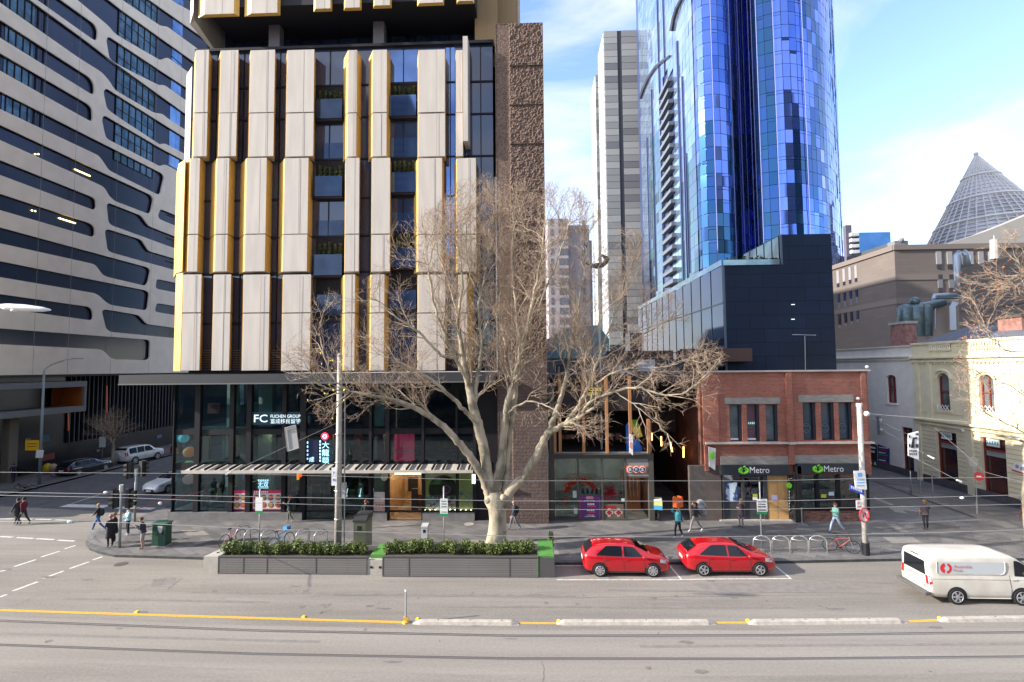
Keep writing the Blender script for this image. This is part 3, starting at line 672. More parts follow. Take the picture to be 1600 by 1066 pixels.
# warm shops at the right
ws = MB(); X0, X1 = pY(608, 780, YG).x, pY(659, 780, YG).x; zt_ = pY(630, 741, YG).z
m_wood = mat('warm_timber', (.50, .30, .14), .6, var=.3, scale=2, stretch=(4, 1, 1), emit=0)
ws.box(X0, X1, YG + 4.0, YG + 4.1, kz, zt_, 0); ws.box(X0 - .03, X0, YG + .1, YG + 4.1, kz, zt_, 0); ws.box(X1, X1 + .03, YG + .1, YG + 4.1, kz, zt_, 0)
ws.quad((X0, YG - .1, kz + .06), (X1, YG - .1, kz + .06), (X1, YG + 4, kz + .06), (X0, YG + 4, kz + .06), 1)
ws.box(X0 + .9, X1 - .2, YG + 2.4, YG + 3.0, kz, kz + 1.0, 2); ws.box(X0 + 1.1, X0 + 1.5, YG + 1.6, YG + 1.9, kz, kz + 1.6, 3)
ws.box(X0 + .3, X0 + 1.0, YG + 3.9, YG + 3.98, kz + .9, kz + 1.9, 3); ws.box(X0 + 1.3, X1 - .3, YG + 3.9, YG + 3.98, kz + 1.5, kz + 2.9, 2)
ws.build('timber_shop_interior', [m_wood, mat('shop_tile', (.42, .30, .19), .5, var=.2, scale=3), mat('brown_counter', (.14, .07, .035), .5, var=.4, scale=4), m_black], pod)
lp = MB()
for k in range(9):
    for z in (zs - .4, za - .25): X = XGL + 1.2 + k * 2.1; lp.box(X, X + .5, YG + 1.6, YG + 1.75, z, z + .05) if not X0 - .6 < X < X1 else None  # unseen strip lamps added to brighten the podium interior
for k in range(4): lp.box(X0 + .2, X1 - .2, YG + .6 + k * .8, YG + .68 + k * .8, zt_ - .12, zt_ - .08)  # ceiling strips added here too, brightening the timber shop
for x in (664, 672, 680, 688, 695, 703, 711, 720, 728, 736): lp.ball(pY(x, 797.5, YG + .12), .045, 0, 6, 4)
lp.each('shop_or_fill_lamp', mat('lamp_warm', (1, .78, .5), emit=11), pod)
# ------------------------------------------------------------------ shop signs on the podium
m_neon = mat('neon_blue', (.40, .80, 1.0), emit=.6); m_neonw = mat('neon_white', (.72, .9, .95), emit=.45); m_red = mat('sign_red', (.55, .02, .05), .5, emit=.25)
m_wht = mat('sign_white', (.82, .82, .80), .5); m_ink = mat('sign_ink', (.04, .04, .05), .6)
def sthing(name, label, cat, px, py, Y, group=None): return thing(name, label, cat, pY(px, py, Y), group)
s = sthing('neon_sign', 'wide white lettered sign on a dark board in the upper podium window', 'sign', 430, 655, YG - .1)
b = MB(); boxY(b, 390, 644, 472, 664, YG - .06, .03); b.build('sign_board', mat('fc_board', (.015, .05, .07), .4), s)
b = MB(); textY(b, 'FC', 397, 660, 418, 648, YG - .07, bold=.008); X0, X1, Z0, Z1 = rectYpx(397, 648, 417, 660, YG - .07)
b.build('lettering', m_neonw, s)
b = MB(); textY(b, 'FUCHEN GROUP', 423, 653, 469.5, 648, YG - .2, bold=.005); textY(b, '富成移民留学', 423, 662, 469.5, 654.5, YG - .2, bold=.0); b.build('lettering', m_neonw, s)
s = sthing('neon_sign', 'tall blue neon sign with vertical Chinese characters under a red round emblem', 'sign', 507, 710, YG - .35)
b = MB(); boxY(b, 479, 688, 497, 724, YG - .06, .03); b.build('sign_board', mat('neon_board', (.006, .015, .06), .4), s)
b = MB()
for k, ch in enumerate('大龍燚'): textY(b, ch, 503, 701 + k * 12 - 11.3 + 11, 514.5, 690 + k * 12, YG - .35, bold=.005)
for k in range(7): boxY(b, 499, 688.5 + k * 5, 501.3, 691.5 + k * 5, YG - .35, .01)
textY(b, '成', 483, 722, 491, 714, YG - .08, bold=.008)
for k in range(5): boxY(b, 479.5, 690 + k * 6.4, 481.5, 693.5 + k * 6.2, YG - .08, .01)
b.build('lettering', m_neon, s)
b = MB(); c = pY(507.5, 682, YG - .36); b.disc(c, (0, 1, 0), .25, .05, 20); b.build('emblem', mat('emblem_red', (.7, .02, .08), .5, emit=.8), s)
b = MB(); c = pY(507.5, 682, YG - .40)
for a in range(6): d = V(math.cos(a * math.pi / 3), 0, math.sin(a * math.pi / 3)); b.bar(c + d * .05, c + d * .15, .018, 0, 4)
b.tube([c + V(.15 * math.cos(a * math.pi / 4), 0, .15 * math.sin(a * math.pi / 4)) for a in range(9)], .012, 4); b.build('emblem_mark', m_neonw, s)
s = sthing('neon_sign', 'small blue neon sign with two Chinese characters over the food menus', 'sign', 411, 757, YG - .3)
b = MB(); textY(b, '无双', 403, 761.5, 419.5, 752.5, YG - .3, bold=.01); boxY(b, 403, 762.3, 419.5, 763, YG - .3, .01)
for k in range(5): boxY(b, 403 + k * 3.5, 749.7, 405.4 + k * 3.5, 751.4, YG - .3, .01)
b.build('lettering', m_neon, s)
random.seed(21)
s = sthing('menu_poster', 'wide white food menu poster with red header, pictures of bowls in rows', 'poster', 410, 782, YG - .03)
m_menu = [mat('menu_red', (.40, .02, .08), .5, emit=.1), mat('menu_white', (.70, .62, .58), .5), mat('bowl_a', (.45, .09, .05), .5), mat('bowl_b', (.35, .22, .07), .5), mat('bowl_rim', (.12, .04, .03), .5)]
b = MB()
for (x0, x1, nc) in ((365.5, 384.5, 2), (395, 440, 4)):
    boxY(b, x0, 766.5, x1, 797, YG - .03, .02, 0); boxY(b, x0 + .6, 771, x1 - .6, 795, YG - .036, .004, 1)
    for i in range(nc):
        for j in range(2):
            c = pY(x0 + (x1 - x0) * (i + .5) / nc, 777.5 + j * 11.5, YG - .045); b.disc(c, (0, 1, 0), .19, .01, 14, 4); b.disc(c + V(0, -.01, 0), (0, 1, 0), .15, .01, 12, 2 + (i + j) % 2)
b.build('poster_sheet', m_menu, s)
b = MB(); barsY(b, 397, 767.5, 420, 770, YG - .04, 0, 8); b.build('lettering', m_wht, s)
s = sthing('hanging_banner', 'red fabric banner with white Chinese characters in the upper window', 'banner', 631, 697, YG + .35)
b = MB(); boxY(b, 615, 673, 647.5, 721, YG + .35, .02); b.build('banner_cloth', mat('banner_red', (.50, .03, .08), .6, emit=.25), s)
b = MB(); textY(b, '大龍燚', 622, 700, 639, 695, YG + .34); barsY(b, 617, 702.5, 645, 706, YG + .34, 0, 7); boxY(b, 617, 711, 644, 711.8, YG + .34, .004); boxY(b, 619, 714, 642, 714.6, YG + .34, .004)
c = pY(631, 683, YG + .34); b.tube([c + V(.42 * math.cos(a * math.pi / 10), 0, .42 * math.sin(a * math.pi / 10)) for a in range(21)], .015, 4)
b.build('lettering', mat('pink_ink', (.75, .42, .42), .5), s)
s = sthing('shop_poster', 'pale poster with a row of round biscuits beside the timber shop door', 'poster', 593, 785, YG - .04)
b = MB(); boxY(b, 584, 769, 601, 799, YG - .04, .02, 0); boxY(b, 585, 784, 600, 798, YG - .045, .004, 1)
for k in range(3): b.disc(pY(588 + k * 4.6, 790, YG - .055), (0, 1, 0), .08, .006, 10, 2)
textY(b, '•••', 586, 779, 594, 777.5, YG - .05, 2)
b.build('poster_sheet', [mat('poster_pale', (.55, .5, .46), .6), mat('poster_rose', (.5, .3, .24), .6), mat('poster_brown', (.3, .13, .06), .6)], s)
s = sthing('window_decal', 'large golden window display with white and pink floral stickers', 'window display', 688, 772, YG + .3)
b = MB(); boxY(b, 665, 741, 712.5, 797, YG + .3, .03, 0)
c = pY(692, 765, YG + .28); b.disc(c + V(0, 0, 0), (0, 1, 0), .95, .01, 26, 1)
for k in range(60):
    x = random.uniform(667, 710); y = random.uniform(776 + abs(x - 686) * .12, 796); b.disc(pY(x, y, YG + .26 - k * .0008), (0, 1, 0), random.uniform(.05, .16), .004, 10, random.choice((2, 2, 3, 4)))
b.disc(pY(697.5, 765, YG + .24), (0, 1, 0), .30, .01, 18, 3); b.disc(pY(697.5, 765, YG + .235), (0, 1, 0), .22, .01, 16, 4)
b.build('display_panel', [mat('display_gold', (.42, .36, .12), .5, col2=(.22, .2, .06), scale=1.2, emit=0.12), mat('display_brown', (.14, .09, .04), .6), m_wht, mat('display_pink', (.7, .42, .42), .6), mat('display_rose', (.55, .12, .16), .6)], s)
s = sthing('window_decal', 'narrow golden window display with white lettering beside the tree', 'window display', 728, 770, YG + .3)
b = MB(); boxY(b, 717, 741, 738.5, 797, YG + .3, .03, 0); b.build('display_panel', MATS['display_gold'], s)
b = MB(); textY(b, 'MICHI', 718.5, 776, 738, 766, YG + .27, bold=.008); barsY(b, 729, 778, 738, 783, YG + .27, 0, 2); b.build('lettering', m_wht, s)
s = sthing('shop_sign', 'small white and blue upright sign on the dark frame left of the tree', 'sign', 740, 749, YG - .3)
b = MB(); boxY(b, 737.5, 741.5, 739.3, 756, YG - .4, .08); boxY(b, 740.6, 741.5, 742.4, 756, YG - .4, .08); b.build('sign_tube', mat('cool_tube', (.75, .85, 1), emit=1.5), s)
s = sthing('shop_sign', 'small round white disc sign hanging under the awning', 'sign', 601, 745, YG - .9)
b = MB(); c = pY(601, 745, YG - .9); b.disc(c, (1, -.55, 0), .26, .08, 20); b.build('disc', mat('disc_cream', (.6, .6, .52), .5), s)
b = MB(); b.bar(c + V(0, 0, .26), c + V(0, 0, .55), .015); b.build('hanger', m_dark, s)
s = sthing('hanging_lantern', 'orange and yellow fabric lantern hanging beside the red restaurant door', 'lantern', 466, 744, YG - .3)
b = MB(); boxY(b, 463.5, 739, 466.3, 750, YG - .4, .15, 0); boxY(b, 466.5, 739, 470, 746, YG - .4, .15, 1); b.build('lantern_body', [mat('lantern_yellow', (.7, .35, .03), emit=.35), mat('lantern_red', (.7, .08, .02), emit=.5)], s)
# red restaurant entrance glow
e = sthing('restaurant_entrance', 'dark red lit restaurant entrance recess with a red counter', 'entrance', 500, 780, YG)
b = MB(); boxY(b, 482, 745, 526, 808, YG + 3.5, .1, 0); b.build('back_wall', mat('entrance_back', (.06, .03, .035), .7, col2=(.015, .01, .015), scale=3), e)
b = MB(); boxY(b, 496, 792, 522, 806, YG + 1.5, .8, 0); boxY(b, 512, 779, 520, 785, YG + 2.2, .1, 1); boxY(b, 506, 765, 508, 806, YG + 1.2, .08, 0); b.build('counter', [mat('counter_red', (.28, .02, .05), .5), mat('screen_pink', (.7, .05, .15), emit=.5)], e)
# green shopfront behind the tall pole
e = sthing('green_shop_interior', 'dark green shop interior with small pendant lights behind glass', 'shop interior', 553, 780, YG + 2)
b = MB(); boxY(b, 533, 772, 576, 796, YG + 2.5, .1); b.build('green_wall', mat('green_wall', (.01, .10, .035), .5, var=.6, scale=1.5), e)
b = MB()
for x in (541, 562): p = pY(x, 775, YG + 1.4); b.ball(p, .07); b.bar(p, p + V(.1, 0, .5), .02)
b.build('pendant', mat('pendant', (.6, .85, .8), emit=1.2), e)
# paper lanterns and people silhouettes behind the corner glass
for k, (x, y, r, col, lab) in enumerate(((287.5, 685, .33, (.10, .50, .60), 'teal'), (296, 706.5, .40, (.60, .20, .05), 'orange'), (295, 727, .34, (.22, .40, .16), 'green'), (295, 749, .38, (.40, .25, .24), 'dusty pink'))):
    o = sthing('paper_lantern', '%s paper lantern hanging behind the corner shop glass' % lab, 'lantern', x, y, YG + .6, 'paper lanterns in the corner window')
    b = MB(); c = pY(x, y, YG + .6); b.ball(c, (r, r, r * .88), 0, 14, 10); b.build('lantern_shell', mat('lantern_%d' % k, col, .6, emit=.22), o, True)
    b = MB()
    for q in range(-3, 4): z = q / 4 * r * .88; rr = r * math.sqrt(max(.02, 1 - (q / 4) ** 2)) * 1.005; b.tube([c + V(rr * math.cos(a * math.pi / 8), rr * math.sin(a * math.pi / 8), z) for a in range(17)], .006, 4)
    b.build('lantern_rib', mat('rib', (.25, .2, .15), .7), o)
for k, (x, y0, y1, lab) in enumerate(((318, 752, 790, 'grey blue shop mannequin in the corner window'), (344, 750, 783, 'brown dressed shop mannequin beside the awning pole'))):
    o = sthing('shop_mannequin', lab, 'mannequin', x, y1, YG + .9)
    b = MB(); f0 = pY(x, y1, YG + .9); hh = pY(x, y0, YG + .9).z - f0.z
    b.tube([f0 + V(0, 0, 0), f0 + V(0, 0, hh * .5), f0 + V(0, 0, hh * .62), f0 + V(0, 0, hh * .8), f0 + V(0, 0, hh * .86), f0 + V(0, 0, hh * .90), f0 + V(0, 0, hh * .96), f0 + V(0, 0, hh)], [.16, .2, .17, .22, .07, .10, .11, .03], 10)
    for sx in (-1, 1): b.tube([f0 + V(.2 * sx, 0, hh * .8), f0 + V(.27 * sx, 0, hh * .6), f0 + V(.24 * sx, -.1, hh * .45)], [.06, .05, .04], 6)
    b.build('mannequin_body', mat('manq_%d' % k, ((.05, .10, .13), (.10, .075, .055))[k], .8), o, True)

# ------------------------------------------------------------------ liquor shop with restaurant above
bw = thing('liquor_shop_building', 'two storey shop with glass liquor store below and timber posted restaurant above', 'building', (4, YG, 0))
YB = YG + .0
def BX(x, y=700): return pY(x, y, YB).x
def BZ(y, x=940): return pY(x, y, YB).z
m_brz = mat('bronze_frame', (.075, .072, .062), .5)
b = MB(); b.box(BX(858), BX(866), YB - .1, YB + .4, kz, BZ(600)); b.box(BX(1012), BX(1020), YB - .1, YB + .4, kz, BZ(708))
b.box(BX(858), BX(1020), YB - .12, YB + .3, BZ(716.5), BZ(708)); b.box(BX(862), BX(1014), YB - .3, YB - .12, BZ(710), BZ(708.5))
for x in (902.5, 939.7, 976.5): b.box(BX(x) - .05, BX(x) + .05, YB - .08, YB + .1, kz, BZ(716.5))
b.box(BX(866), BX(977), YB - .06, YB + .1, kz, kz + .12); b.box(BX(977), BX(1013), YB - .05, YB + .1, BZ(746.5), BZ(744))
b.build('frame', m_brz, bw)
for a, c in ((867, 902), (903, 939), (940, 976)):
    p = MB(); p.box(BX(a) + .03, BX(c) - .03, YB, YB + .02, kz + .12, BZ(716.5)); p.build('pane', m_glass, bw)
b = MB(); b.box(BX(977.5), BX(1012), YB - .05, YB + .05, BZ(744), BZ(716.5)); b.build('fascia_panel', mat('fascia_grey', (.26, .27, .255), .6, var=.15), bw)
b = MB(); b.box(BX(866), BX(1013), YB + 3.5, YB + 3.6, kz, BZ(716)); b.box(BX(866), BX(1013), YB + .1, YB + 3.6, kz, kz + .03); b.build('shop_back_wall', mat('liquor_back', (.40, .38, .31), .8, col2=(.2, .19, .16), scale=.8), bw)
b = MB(); [b.box(BX(870 + k * 24), BX(884 + k * 24), YB + 1.6, YB + 1.8, BZ(718.5), BZ(718)) for k in range(6)]; b.each('ceiling_or_fill_light', mat('added_cool_lamp', (1, .92, .8), emit=14), bw)  # light strips added to lift the liquor shop interior
b = MB(); b.box(BX(979), BX(1011), YB + 2.4, YB + 2.5, kz, BZ(746), 0); 
for k in range(14): x = 980 + k * 2.1; b.box(BX(x, 780), BX(x + 1.6, 780), YB + 2.3, YB + 2.39, kz + .4 + (k % 3) * .5, kz + 1.6 + (k % 4) * .5, 1 + k % 3)
b.each('shelf_display', [mat('shelf_brown', (.16, .06, .025), .6, emit=.15), mat('shelf_a', (.3, .12, .05), .6), mat('shelf_b', (.35, .3, .2), .6), mat('shelf_c', (.08, .05, .1), .6)], bw)
b = MB(); b.box(BX(866), BX(976), YB + .5, YB + 1.0, BZ(788), BZ(785), 0)
random.seed(9)
for k in range(26): x = 868 + k * 1.3; b.box(BX(x), BX(x + .8), YB + .5, YB + .6, BZ(785), BZ(785 - random.uniform(1.5, 6)), 1 + k % 3)
for k in range(16): x = 943 + k * 1.9; b.box(BX(x), BX(x + 1.2), YB + .5, YB + .6, BZ(785), BZ(785 - random.uniform(1.5, 5)), 1 + (k + 1) % 3)
for k in range(9): x = 906 + k * 3.6; b.box(BX(x), BX(x + 2.2), YB + .35, YB + .45, BZ(774), BZ(766.5), 4 if k % 2 else 5)
b.each('bottle_display', [mat('shelf_dark', (.05, .045, .04), .6), mat('btl_a', (.5, .3, .05), .4), mat('btl_b', (.45, .42, .38), .4), mat('btl_c', (.25, .04, .03), .4), m_black, m_wht], bw)
s = thing('archway_balloons', 'red balloon arch curved inside the liquor store window', 'balloon arch', pY(905, 765, YB + .6))
b = MB(); random.seed(4)
for k in range(70):
    t = k / 69; a = math.pi * (1.08 - t * 1.0); cx_ = 908; x = cx_ + 24 * math.cos(a); y = 775 - 24 * math.sin(a) + (8 if t < .15 else 0); b.ball(pY(x + random.uniform(-2, 2), y + random.uniform(-2, 2), YB + .6 + random.uniform(-.1, .1)), random.uniform(.08, .15), 0, 6, 5)
b.build('balloons', mat('balloon_red', (.50, .04, .02), .25, emit=.12), s, True)
s = thing('red_rosette', 'big crimson paper rosette inside the liquor store window', 'rosette', pY(953, 772, YB + .6))
b = MB(); c = pY(953, 773, YB + .6)
for k in range(160):
    a = random.uniform(0, 6.28); r_ = random.uniform(.2, .62); d = V(math.cos(a), random.uniform(-.4, .4), math.sin(a)); b.bar(c, c + d * r_, .035, 0, 3, .015)
b.build('rosette_strips', mat('crimson', (.42, .015, .03), .5, emit=.1), s)
s = thing('promo_panel', 'purple promotional window panel with white and red lines of text', 'poster', pY(921, 790, YB - .03))
b = MB(); boxY(b, 904, 774, 938.5, 816, YB - .03, .02, 0)
X0, X1, Z0, Z1 = rectYpx(906.5, 777.5, 937, 813, YB - .04)
for (u0, u1, v0, v1) in ((X0, X1, Z1 - .03, Z1), (X0, X1, Z0, Z0 + .03), (X0, X0 + .03, Z0, Z1), (X1 - .03, X1, Z0, Z1)): b.box(u0, u1, YB - .036, YB - .031, v0, v1, 2)
for k in (-1, 0, 1): b.disc(pY(921.5 + k * 3.4, 778, YB - .045), (0, 1, 0), .10, .01, 14, 3)
barsY(b, 913, 782, 930, 783.6, YB - .04, 1, 8); barsY(b, 918, 786.5, 929, 789.4, YB - .04, 1, 4); boxY(b, 918, 790.2, 931, 792.5, YB - .04, .005, 2)
barsY(b, 917, 796, 929, 798.5, YB - .04, 1, 4); boxY(b, 919, 799.2, 931, 801.5, YB - .04, .005, 2)
barsY(b, 917, 804.4, 929, 805.6, YB - .04, 1, 6); barsY(b, 914, 806.6, 931, 807.8, YB - .04, 1, 8); barsY(b, 918, 811, 927, 812, YB - .04, 1, 4)
b.build('panel_sheet', [mat('promo_purple', (.06, .02, .11), .5, emit=.12), m_wht, mat('promo_red', (.65, .05, .08), .5), mat('promo_pink', (.7, .3, .3), .5)], s)
s = thing('window_decal', 'maroon window film with round gift stickers beside the store door', 'window display', pY(958, 800, YB - .03))
b = MB(); boxY(b, 941, 788, 974.5, 816, YB - .03, .02, 0); boxY(b, 943, 790, 962, 795, YB - .036, .005, 1)
for cxp in (952, 966.5):
    for dx, dy in ((0, -4), (4, 0), (0, 4), (-4, 0)): b.disc(pY(cxp + dx, 801 + dy, YB - .04), (0, 1, 0), .11, .01, 12, 2); b.disc(pY(cxp + dx * .6, 801 + dy * .6, YB - .045), (0, 1, 0), .07, .01, 10, 1)
b.build('film', [mat('film_brown', (.15, .12, .09), .5, var=.2), mat('film_red', (.3, .02, .03), .5), mat('film_pale', (.45, .36, .3), .5)], s)
for x0, y0, x1, y1, l in ((895, 767, 901, 778, 'white notice sheet high on the liquor store glass'), (897, 794, 902.5, 803, 'pale green notice sheet low on the liquor store glass'), (971, 779, 976, 784, 'tiny white notice sheet beside the rosette')):
    s = thing('notice_sheet', l, 'notice', pY(x0, y0, YB - .02)); b = MB(); boxY(b, x0, y0, x1, y1, YB - .02, .01); b.build('sheet', mat('notice_' + str(int(x0)), (.55, .62, .58), .6), s)
s = thing('shop_sign', 'orange sign with three white ringed navy letter discs over the store door', 'sign', pY(994, 734, YB - .1))
b = MB()
for k, ch in enumerate('BWS'):
    c = pY(984.5 + k * 9.6, 733.5, YB - .09); b.disc(c, (0, 1, 0), .245, .05, 22, 0); b.disc(c + V(0, -.03, 0), (0, 1, 0), .205, .02, 22, 1); b.disc(c + V(0, -.045, 0), (0, 1, 0), .165, .02, 22, 2)
    textY(b, ch, 984.5 + k * 9.6 - 2.1, 735.9, 984.5 + k * 9.6 + 2.1, 731.1, YB - .15, 1, bold=.008)
X0, X1, Z0, Z1 = rectYpx(979, 728, 1010, 739, YB - .09); b.box(X0, X1, YB - .09, YB - .06, Z0 + .02, Z1 - .02, 0)
b.build('sign_disc', [mat('bws_orange', (.75, .13, .05), .5, emit=.1), m_wht, mat('bws_navy', (.02, .05, .14), .5)], s)
# upper restaurant
b = MB(); b.box(BX(862), BX(1014), YB + 5, YB + 5.1, BZ(708), BZ(600)); b.box(BX(862), BX(1014), YB + .3, YB + 5, BZ(709), BZ(708)); b.box(BX(858), BX(862), YB, YB + 5, BZ(708), BZ(590)); b.box(BX(866), BX(1110), YB + .5, YB + 9, BZ(598), BZ(585)); b.box(BX(866), BX(1014), YB - .02, YB + .3, BZ(642), BZ(602))
b.build('restaurant_shell', mat('restaurant_dark', (.05, .032, .026), .8, col2=(.012, .01, .014), scale=1.6), bw)
for x, yt in ((866.5, 640), (874.5, 585), (911, 585), (947.5, 588), (984, 588), (1012, 655)):
    p = MB(); p.box(BX(x, 650) - .09, BX(x, 650) + .09, YB - .18, YB - .03, BZ(708), BZ(yt)); p.build('timber_post', mat('orange_timber', (.46, .22, .09), .7, var=.25, scale=2, stretch=(6, 6, .5)), bw)
b = MB()
for x in (877, 886, 893): b.box(BX(x, 690), BX(x + 7, 690), YB + 1.2, YB + 1.3, BZ(690), BZ(683))
for x0 in (922, 936, 955, 968): b.box(BX(x0, 690), BX(x0 + 9, 690), YB + 1.4, YB + 1.5, BZ(692), BZ(682))
b.each('dining_chair', mat('chair_brown', (.12, .05, .03), .6), bw)
b = MB(); b.box(BX(866), BX(1014), YB - .05, YB - .03, BZ(708.5), BZ(706)); b.build('sill', m_steel, bw)
s = thing('restaurant_sign', 'yellow lettered restaurant sign half hidden behind bare branches', 'sign', pY(926, 611, YB - .1))
b = MB(); textY(b, 'DODEE', 914.5, 611, 940, 606, YB - .1, bold=.008); textY(b, 'PAIDANG', 914.5, 618, 934, 613, YB - .1, bold=.008); b.build('lettering', mat('sign_yellow', (.75, .6, .08), .5, emit=.3), s)
s = thing('painted_panel', 'blue and yellow painted parrot-like panel behind the restaurant post', 'artwork', pY(992, 685, YB + .6))
b = MB(); b.prism([pY(x, y, YB + .6) for x, y in ((979, 708), (978, 665), (981, 660), (990, 690), (996, 686), (1003, 700), (1003, 708))], (0, .05, 0), 0)
b.prism([pY(x, y, YB + .55) for x, y in ((981, 662), (986, 656), (995, 657), (1000, 668), (1004, 682), (998, 684), (990, 676))], (0, .05, 0), 1)
b.prism([pY(x, y, YB + .5) for x, y in ((988, 656), (996, 656), (998, 668), (991, 667))], (0, .05, 0), 2)
b.build('panel', [mat('paint_blue', (.01, .10, .38), .5, emit=.1), mat('paint_yellow', (.55, .42, .02), .5, emit=.05), mat('paint_green', (.1, .35, .03), .5)], s)
s = thing('blade_sign', 'white blade sign with pink base projecting beside the painted panel', 'sign', pY(986, 692, YB - .5))
b = MB(); b.prism([pY(x, y, YB - .5) for x, y in ((983.5, 678), (989, 680), (989, 712), (983.5, 707))], (0, .06, 0), 0); b.prism([pY(x, y, YB - .505) for x, y in ((984.2, 691), (988.3, 692), (988.3, 703), (984.2, 700))], (0, .005, 0), 1); b.build('sign_face', [m_wht, mat('sign_pink', (.7, .3, .3), .5)], s)
# laneway between the shops
la = thing('laneway_walls', 'dark brown laneway walls running back between the liquor shop and the brick building', 'wall', (8, YG + 5, 0))
b = MB(); b.box(BX(1098), BX(1104), YG + .3, YG + 20, kz, BZ(600)); b.box(BX(1020) - .15, BX(1020), YG + .3, YG + 20, kz, BZ(600)); b.box(BX(1020), BX(1103), YG + 14, YG + 14.2, kz, BZ(600))
b.each('side_wall', mat('lane_brick', (.16, .065, .045), .9, var=.5, scale=1), la)
b = MB(); b.box(BX(1078, 780), BX(1103, 780), YG - .05, YG + .28, kz, BZ(728, 1090)); b.build('dark_panel', mat('lane_panel', (.10, .085, .08), .7, var=.3), la)
for k, (x0, y0, x1, y1) in enumerate(((1018.5, 677, 1018.5, 688), (1033, 682, 1033.5, 697), (1047, 691, 1050.5, 706), (1068, 698, 1068, 715))):
    s = thing('light_tube', 'glowing orange light tube, number %s from the left in the dark laneway' % ('one', 'two', 'three', 'four')[k], 'light', pY(x0, y0, YG + 2.5), 'light tubes in the laneway')
    s['label'] = ('leftmost, smallest glowing orange tube in the dark laneway', 'glowing orange tube second from the liquor shop in the laneway', 'tilted glowing orange tube in the laneway', 'longest glowing orange tube nearest the brick building')[k]
    b = MB(); b.bar(pY(x0, y0, YG + 2.5), pY(x1, y1, YG + 2.5), .045); b.build('tube', mat('tube_orange', (1, .45, .12), emit=4), s)
    b = MB(); b.bar(pY(x0, y0, YG + 2.5), pY(x0, y0 - 14, YG + 2.5), .01); b.build('cord', m_black, s)
# ------------------------------------------------------------------ red brick corner building
m_brick = brickmat('red_brick', (.46, .13, .075), (.32, .088, .052), (.30, .21, .17), 'XZ', 1, .24, .09, .012, .9, .22, .01, nscale=.8)
m_brick2 = brickmat('plinth_brick', (.42, .15, .08), (.13, .05, .04), (.32, .24, .2), 'XZ', 1, .26, .10, .012, .9, .2, .01)
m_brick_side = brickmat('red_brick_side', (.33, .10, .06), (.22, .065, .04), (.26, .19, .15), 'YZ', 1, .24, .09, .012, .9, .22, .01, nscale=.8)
br = thing('brick_building', 'two storey red brick corner shop with six narrow upper windows', 'building', (16, YG, 0))
def QX(x, y=650): return pY(x, y, YG).x
def QZ(y, x=1230): return pY(x, y, YG).z
X0, X1 = QX(1103), QX(1358, 650)
ztop = QZ(581); zled = QZ(693); zb0 = QZ(743)
wins = [(1140, 1159.5), (1167, 1187), (1196.5, 1215.5), (1254.5, 1275), (1283, 1304), (1310.5, 1332)]
def wz(x): return (QZ(690, x), QZ(632, x)) if x < 1230 else (QZ(688, x), QZ(629, x))
holes = []
for a, c in wins: zl, zh = wz(a); holes.append([(QX(a), zl), (QX(c), zl), (QX(c), zh), (QX(a), zh)])
b = MB(); b.holed((0, YG, 0), (1, 0, 0), (0, 0, 1), (0, 1, 0), [(X0, zb0 + .02), (X1, zb0 + .02), (X1, ztop), (X0, ztop)], holes, .45)
b.box(QX(1097, 620), QX(1121, 620), YG - .12, YG - .003, QZ(695), ztop - .05); b.box(QX(1228.5), QX(1236.5), YG - .22, YG - .003, QZ(725), ztop - .05); b.box(QX(1345, 620), QX(1352, 620), YG - .12, YG - .003, QZ(690), ztop - .05); b.box(QX(1100, 710), QX(1106, 710), YG - .2, YG - .003, QZ(735), QZ(696))
b.build('front_wall', m_brick, br)
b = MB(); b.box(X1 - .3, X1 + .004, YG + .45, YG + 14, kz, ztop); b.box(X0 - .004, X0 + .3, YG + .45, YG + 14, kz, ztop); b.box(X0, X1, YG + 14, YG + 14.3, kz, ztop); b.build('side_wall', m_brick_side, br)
b = MB(); b.box(X0, X1, YG + .5, YG + 14, ztop - .8, ztop - .7); b.build('roof', m_inner, br)
b = MB(); b.box(X0 - .35, X1 + .12, YG - .2, YG + .5, ztop, ztop + .10); b.build('coping', mat('coping_stone', (.46, .40, .36), .8), br)
b = MB(); b.box(X0 - .15, X1 + .1, YG - .30, YG - .004, zled, zled + .11); b.box(QX(1227.5), QX(1237.5), YG - .36, YG - .302, zled - .02, zled + .10); b.build('string_course', mat('pale_ledge', (.60, .52, .46), .8, var=.2), br)
b = MB()
for x0, x1, ya, yb in ((1132.5, 1219.5, 621.5, 631.5), (1248, 1334, 617.5, 628.5)): b.box(QX(x0), QX(x1), YG - .05, YG - .004, QZ(yb, x0), QZ(ya, x0))
for x0, x1, ya, yb in ((1123, 1228, 713, 726.5), (1237, 1346, 711, 725)): b.box(QX(x0), QX(x1), YG - .09, YG - .004, QZ(yb, x0), QZ(ya, x0))
b.each('concrete_lintel', mat('lintel_concrete', (.33, .31, .27), .85, var=.25, scale=2, stretch=(1, 1, 4)), br)
m_blind = mat('blind_green', (.17, .20, .19), .5, col2=(.09, .11, .12), scale=1.5); m_pur = mat('blind_purple', (.14, .07, .09), .5)
